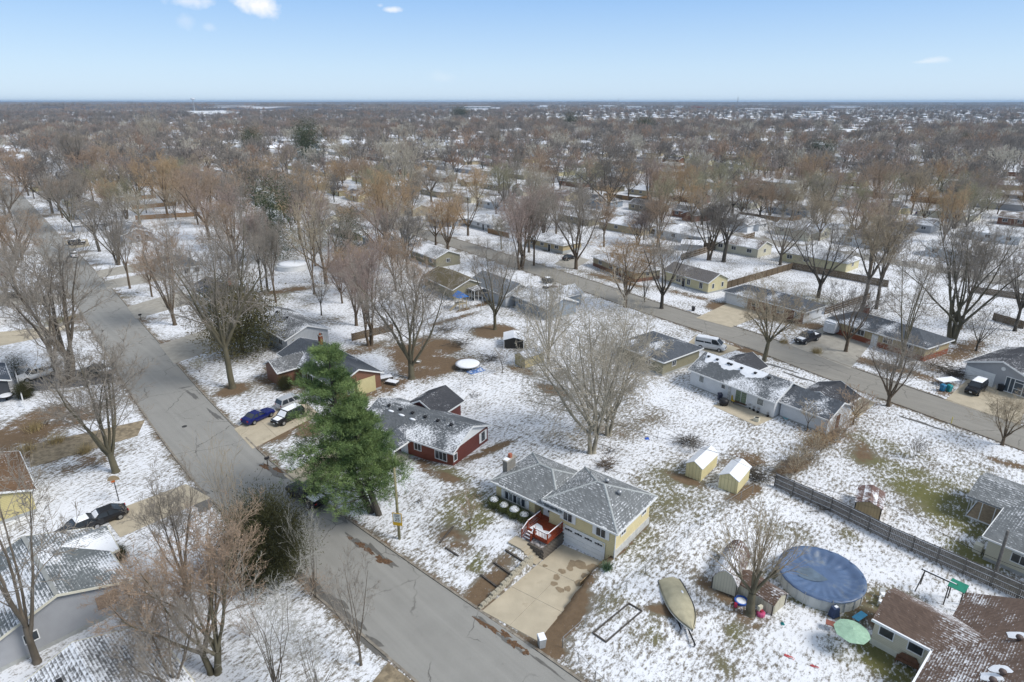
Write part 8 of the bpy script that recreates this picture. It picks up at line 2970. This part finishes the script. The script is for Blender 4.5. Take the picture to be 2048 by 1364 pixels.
FB = [('white long warehouse roof far beyond the woods on the left', 470, 214, 300, 60, 8, 'w'), ('low pale building just below the long left warehouse', 420, 226, 160, 40, 7, 'w'), ('small white warehouse left of the centre horizon', 612, 206, 190, 50, 8, 'w'), ('white warehouse roof on the horizon near the centre', 826, 203.8, 420, 80, 9, 'w'),
  ('pale grey flat roofed factory near the centre', 955, 219, 150, 50, 8, 'g'), ('white domed school roof right of the centre', 1215, 214, 150, 70, 10, 'w'), ('second flat school wing right of the white domed roof', 1270, 217, 130, 50, 8, 'w'), ('long pale store roof between factory and school', 1105, 213, 230, 50, 8, 'w'),
  ('orange brown brick block with a little tower on the right', 1396, 216, 90, 40, 9, 'b'), ('white store row left of the orange brick block', 1360, 214, 120, 50, 7, 'w'), ('white roofs of a far estate right of the brick block', 1620, 226, 90, 30, 6, 'w'), ('pale long roof at the right side of the far town', 1690, 214, 220, 40, 7, 'w'),
  ('long white low school in the right middle distance', 1760, 268, 95, 18, 5, 'c'), ('white two storey duplex left of the long low school', 1562, 384, 16, 11, 5.2, 'c'), ('long cream apartment row left of the duplex', 1450, 378, 34, 10, 3.4, 'c'), ('tan low apartment row beyond the duplex', 1560, 272, 60, 14, 5, 'c'), ('white gabled roof at the far left horizon', 270, 214, 60, 30, 7, 'w')]
FBX = [(math.atan2(*G0(f[1], f[2])), math.hypot(*G0(f[1], f[2])), f[3]) for f in FB]
def open_town(A, D):
 for (a, d, l) in FBX:
  if abs(A - a) < l * .56 / d and -(.30 if d > 1200 else .12) * d < D - d < .04 * d:
   return True
 return False
# ------------------------------------------------------------------ distant wood: one object, instanced
def far_proto(key, seed, n1, n2, H=1.0, twig=.006):
 big, fine = grow(seed=seed, trunk=.25, spread=.46, mains=6, kids=(n1, n2), tw=3, r0=.024, twig=twig, ang0=(14, 50), up=.3)
 A, a = norm_tree(big, fine)
 V, F = branch_mesh('t', A, 4)
 V2, F2 = branch_mesh('c', a, 3)
 nA = len(F)
 me = np_mesh('wood_tree_' + key, np.concatenate([V, V2]), np.concatenate([F, F2 + len(V)]))
 return me, nA, len(F2)
wood_col = bpy.data.collections.new('wood_shapes')
wood_mats = {c: mat('wood_twigs_' + c, v, .95, var=.2, vscale=2) for c, v in (('a', (0.3, 0.269, 0.237)), ('b', (0.35, 0.256, 0.194)), ('c', (0.225, 0.206, 0.188)), ('d', (0.325, 0.269, 0.237)), ('e', (0.375, 0.312, 0.237)), ('f', (0.525, 0.488, 0.413)))}
k = 0
for sd_, cc in ((1, 'a'), (2, 'b'), (3, 'c'), (4, 'd'), (5, 'e'), (6, 'a'), (7, 'c'), (8, 'f')):
 me_, nA, nF = far_proto(str(sd_), 200 + sd_, 7, 6, twig=.0042)
 me_.materials.append(BARK['dark' if cc != 'f' else 'pale'])
 me_.materials.append(wood_mats[cc])
 mi = np.zeros(nA + nF, np.int32)
 mi[nA:] = 1
 me_.polygons.foreach_set('material_index', mi)
 o = bpy.data.objects.new('shape_%02d' % k, me_)
 wood_col.objects.link(o)
 k += 1
def clump(seed, cc, n, spread):
 """a stretch of woodland for the far distance"""
 rr = random.Random(seed)
 Vs, Fs, off = [], [], 0
 for i in range(n):
  big, fine = [], []
  x, y, h = rr.uniform(-spread, spread), rr.uniform(-spread * .5, spread * .5), rr.uniform(.7, 1.15)
  segs = [(x, y, 0, x, y, .5 * h, .03, .02)]
  for q in range(46):
   a, e = rr.uniform(0, 6.28), rr.uniform(.2, 1.5)
   d = np.array([math.cos(a) * math.cos(e), math.sin(a) * math.cos(e), math.sin(e)])
   p = np.array([x, y, .38 * h]) + d * np.array([.42, .42, .55]) * h * rr.uniform(.25, .95)
   segs.append((*p, *(p + d * .16 * h), .022, .010))
  V, F = branch_mesh('c', segs, 3)
  Vs.append(V)
  Fs.append(F + off)
  off += len(V)
 me = np_mesh('wood_clump_%d' % seed, np.concatenate(Vs), np.concatenate(Fs))
 me.materials.append(wood_mats[cc])
 return me
wood_col2 = bpy.data.collections.new('wood_clump_shapes')
for i, cc in enumerate('acdbca'):
 o = bpy.data.objects.new('clump_%02d' % i, clump(300 + i, cc, 9, 1.9))
 wood_col2.objects.link(o)
def scatter(name, pts, colx, label):
 """pts: x, y, z, scale, index, rot"""
 a = np.array(pts, np.float32)
 me = bpy.data.meshes.new(name)
 me.vertices.add(len(a))
 me.vertices.foreach_set('co', a[:, :3].ravel())
 for nm, col_, ty in (('size', 3, 'FLOAT'), ('shape', 4, 'INT'), ('turn', 5, 'FLOAT')):
  at = me.attributes.new(nm, ty, 'POINT')
  at.data.foreach_set('value', a[:, col_].astype(np.int32 if ty == 'INT' else np.float32))
 o = bpy.data.objects.new(name, me)
 COL.objects.link(o)
 ng = bpy.data.node_groups.new(name, 'GeometryNodeTree')
 ng.interface.new_socket('Geometry', in_out='INPUT', socket_type='NodeSocketGeometry')
 ng.interface.new_socket('Geometry', in_out='OUTPUT', socket_type='NodeSocketGeometry')
 N, L = ng.nodes, ng.links
 gi, go = N.new('NodeGroupInput'), N.new('NodeGroupOutput')
 ip = N.new('GeometryNodeInstanceOnPoints')
 ci = N.new('GeometryNodeCollectionInfo')
 ci.inputs['Collection'].default_value = colx
 ci.inputs['Separate Children'].default_value = True
 ci.inputs['Reset Children'].default_value = True
 L.new(gi.outputs[0], ip.inputs['Points'])
 L.new(ci.outputs[0], ip.inputs['Instance'])
 ip.inputs['Pick Instance'].default_value = True
 def attr(nm, ty):
  n = N.new('GeometryNodeInputNamedAttribute')
  n.data_type = ty
  n.inputs['Name'].default_value = nm
  return n.outputs['Attribute']
 L.new(attr('shape', 'INT'), ip.inputs['Instance Index'])
 cb = N.new('ShaderNodeCombineXYZ')
 L.new(attr('turn', 'FLOAT'), cb.inputs['Z'])
 er = N.new('FunctionNodeEulerToRotation')
 L.new(cb.outputs[0], er.inputs[0])
 L.new(er.outputs[0], ip.inputs['Rotation'])
 cs = N.new('ShaderNodeCombineXYZ')
 s_ = attr('size', 'FLOAT')
 for i in range(3):
  L.new(s_, cs.inputs[i])
 L.new(cs.outputs[0], ip.inputs['Scale'])
 L.new(ip.outputs[0], go.inputs[0])
 md = o.modifiers.new('scatter', 'NODES')
 md.node_group = ng
 o['kind'] = 'stuff'
 o['label'] = label
 return o
def ground_z(x, y):
 D = math.hypot(x, y)
 A = math.atan2(x, y)
 rd_ = 6 * math.sin(A * 9 + 1) + 9 * math.sin(A * 4.1 + .6) + 5 * math.sin(A * 21) + 4 * math.sin(A * 47 + 2)
 return float(sst((D - 7000) / 5000) * (20 - 8 * A + rd_ * .35) + sst((D - 3200) / 900) * (1 - sst((D - 4300) / 900)) * min(18, max(-4, 8 - 20 * A)))
tp_ = [(x, y, 0, rgen.uniform(10, 19), rgen.choice((0, 0, 1, 1, 2, 2, 3, 3, 4, 5, 6, 7)), rgen.uniform(0, 6.28)) for (d, x, y) in rest if not open_town(math.atan2(x, y), d)]
# thinner ring out to two and a half kilometres, more open on the right where the town lies
d = 1250.0
while d < 2600:
 n = int(d * 1.6 / 17)
 for i in range(n):
  A = -.84 + 1.68 * (i + rgen.random()) / n
  if rgen.random() < (.80 if A > .05 else .55) or open_town(A, d):
   continue
  dd = d + rgen.uniform(0, 22)
  tp_.append((math.sin(A) * dd, math.cos(A) * dd, ground_z(math.sin(A) * dd, math.cos(A) * dd), rgen.uniform(10, 19), rgen.choice((0, 0, 2, 2, 3, 5, 6, 1)), rgen.uniform(0, 6.28)))
 d += 26
scatter('distant_trees', tp_, wood_col, 'bare treetops of the distant suburb blurring into one wood')
cp = []
d = 2600.0
while d < 15000:
 n = int(d * 1.7 / 62)
 for i in range(n):
  A = -.86 + 1.72 * (i + rgen.random()) / n
  dd = d + rgen.uniform(-60, 60)
  open_ = math.sin(dd * .0017 + A * 3) * math.sin(A * 11 + dd * .0006)
  if (open_ > .45 and rgen.random() < .85) or open_town(A, dd) or (dd < 6000 and rgen.random() < (.6 if A > -.15 else .35)):
   continue
  cp.append((math.sin(A) * dd, math.cos(A) * dd, ground_z(math.sin(A) * dd, math.cos(A) * dd), rgen.uniform(13, 20), rgen.choice((0, 0, 1, 2, 2, 3, 4, 5)), -A + rgen.uniform(-.3, .3)))
 d += 75 + (d - 2600) * .03
scatter('distant_woods', cp, wood_col2, 'bare woods reaching to the horizon')
# distant houses beyond those one can single out: one object
mb = MB()
mb2 = MB()
def mini(x, y, an, L, W, h, rise):
 c, s = math.cos(an), math.sin(an)
 def tr(px, py, pz):
  return (x + px * c - py * s, y + px * s + py * c, pz)
 hl, hw = L / 2, W / 2
 mb.hull8([tr(-hl, -hw, 0), tr(hl, -hw, 0), tr(hl, hw, 0), tr(-hl, hw, 0), tr(-hl, -hw, h), tr(hl, -hw, h), tr(hl, hw, h), tr(-hl, hw, h)])
 hl += .4
 hw += .4
 mb2.add([tr(-hl, -hw, h), tr(hl, -hw, h), tr(hl, hw, h), tr(-hl, hw, h), tr(-hl, 0, h + rise), tr(hl, 0, h + rise)], [(0, 1, 5, 4), (2, 3, 4, 5), (1, 2, 5), (3, 0, 4), (3, 2, 1, 0)])
for (x, y, an, sd) in stuffed:
 mini(x, y, an, rgen.uniform(12, 19), 9, 2.7, 1.7)
for i in range(2600):
 A = rgen.uniform(-.78, .82)
 D = 620 + 2900 * rgen.random() ** 1.2
 if A < -.1 and D > 1500 and rgen.random() < .75:
  continue
 x, y = math.sin(A) * D, math.cos(A) * D
 mini(x, y, R(90 - GRIDH) + rgen.choice((0, PI / 2)), rgen.uniform(12, 20), rgen.uniform(8, 11), rgen.choice((2.7, 2.7, 5)), 2)
o = part('distant_houses', mb, mat('distant_walls', (.48, .46, .42), .9, var=.35, vscale=.02))
o['kind'] = 'stuff'
o['label'] = 'walls of the distant houses beyond the nearer blocks'
o2 = part('distant_roofs', mb2, mat('distant_roof_snow', (.66, .68, .72), .9, var=.35, vscale=.03))
o2['kind'] = 'stuff'
o2['label'] = 'snowy roofs of the distant houses'
# big far buildings one can point at
for (lab, px, py, L, W, h, cc) in FB:
 x, y = G0(px, py)
 r = thing('building', lab, 'building', (x, y, ground_z(x, y)), R(90 - GRIDH) + (PI / 2 if cc == 'g' else 0) if L < 60 else -math.atan2(x, y) + .05)
 wm_ = {'w': WHITE, 'g': METAL, 'b': mat('orange_brick', (.38, .14, .07), .8), 'c': CREAM}[cc]
 part('wall', MB().box((0, 0, h / 2), (L, W, h)), wm_, r)
 part('roof', gable_roof(L + 1, W + 1, h + .05, h * .16, .3), mat('far_white_roof', (.8, .82, .85), .8) if cc != 'b' else mat('orange_roof', (.30, .13, .08), .8), r)
 for i in range(5):
  part('window', MB().box((-L * .4 + L * .2 * i, -W / 2 - .05, h * .5), (L * .08, .1, h * .25)), GLASS, r)
 if cc == 'b':
  part('tower', MB().box((-L * .3, 0, h + 3), (8, 8, 8)), wm_, r)
x, y = G0(390, 226)
wt = thing('water_tower', 'slim pale water tower standing over the left horizon', 'water tower', (x, y, 0))
Hw = top_height(390, 226, 195.5)
part('shaft', MB().tube((0, 0, 0), (0, 0, Hw - 5), 2.2, 1.4, n=10), METAL, wt)
part('tank', MB().lathe([(1.5, Hw - 8), (8, Hw - 5), (8.5, Hw - 3), (7, Hw - 1), (.5, Hw)], 16), mat('tank_white', (.6, .64, .68), .5), wt)
for (px, yb, yt, lb) in ((1473, 222, 194, 'thin lattice radio mast on the right horizon'), (1236, 216, 197, 'pale pair mast behind the school roofs'), (852, 216, 200, 'thin pale mast left of the centre far off')):
 x, y = G0(px, yb)
 h = top_height(px, yb, yt)
 m_ = thing('radio_mast', lb, 'mast', (x, y, 0))
 for a in (0, 2.09, 4.19):
  part('leg', MB().tube((2.5 * math.cos(a), 2.5 * math.sin(a), 0), (.6 * math.cos(a), .6 * math.sin(a), h), .5, n=4), METAL, m_)
 part('antenna', MB().tube((0, 0, h), (0, 0, h + 4), .4, n=4), METAL, m_)
# ------------------------------------------------------------------ air
HAZE = True
if HAZE:
 m = bpy.data.materials.new('haze_air')
 m.use_nodes = True
 nt = m.node_tree
 nt.nodes.clear()
 ou = nt.nodes.new('ShaderNodeOutputMaterial')
 pv = nt.nodes.new('ShaderNodeVolumePrincipled')
 pv.inputs['Color'].default_value = (.55, .75, 1.0, 1)
 pv.inputs['Density'].default_value = .00006
 pv.inputs['Anisotropy'].default_value = 0.2
 nt.links.new(pv.outputs[0], ou.inputs['Volume'])
 hz = part('haze', MB().box((0, 14000, 34), (44000, 31000, 72)), m)
 hz['kind'] = 'stuff'
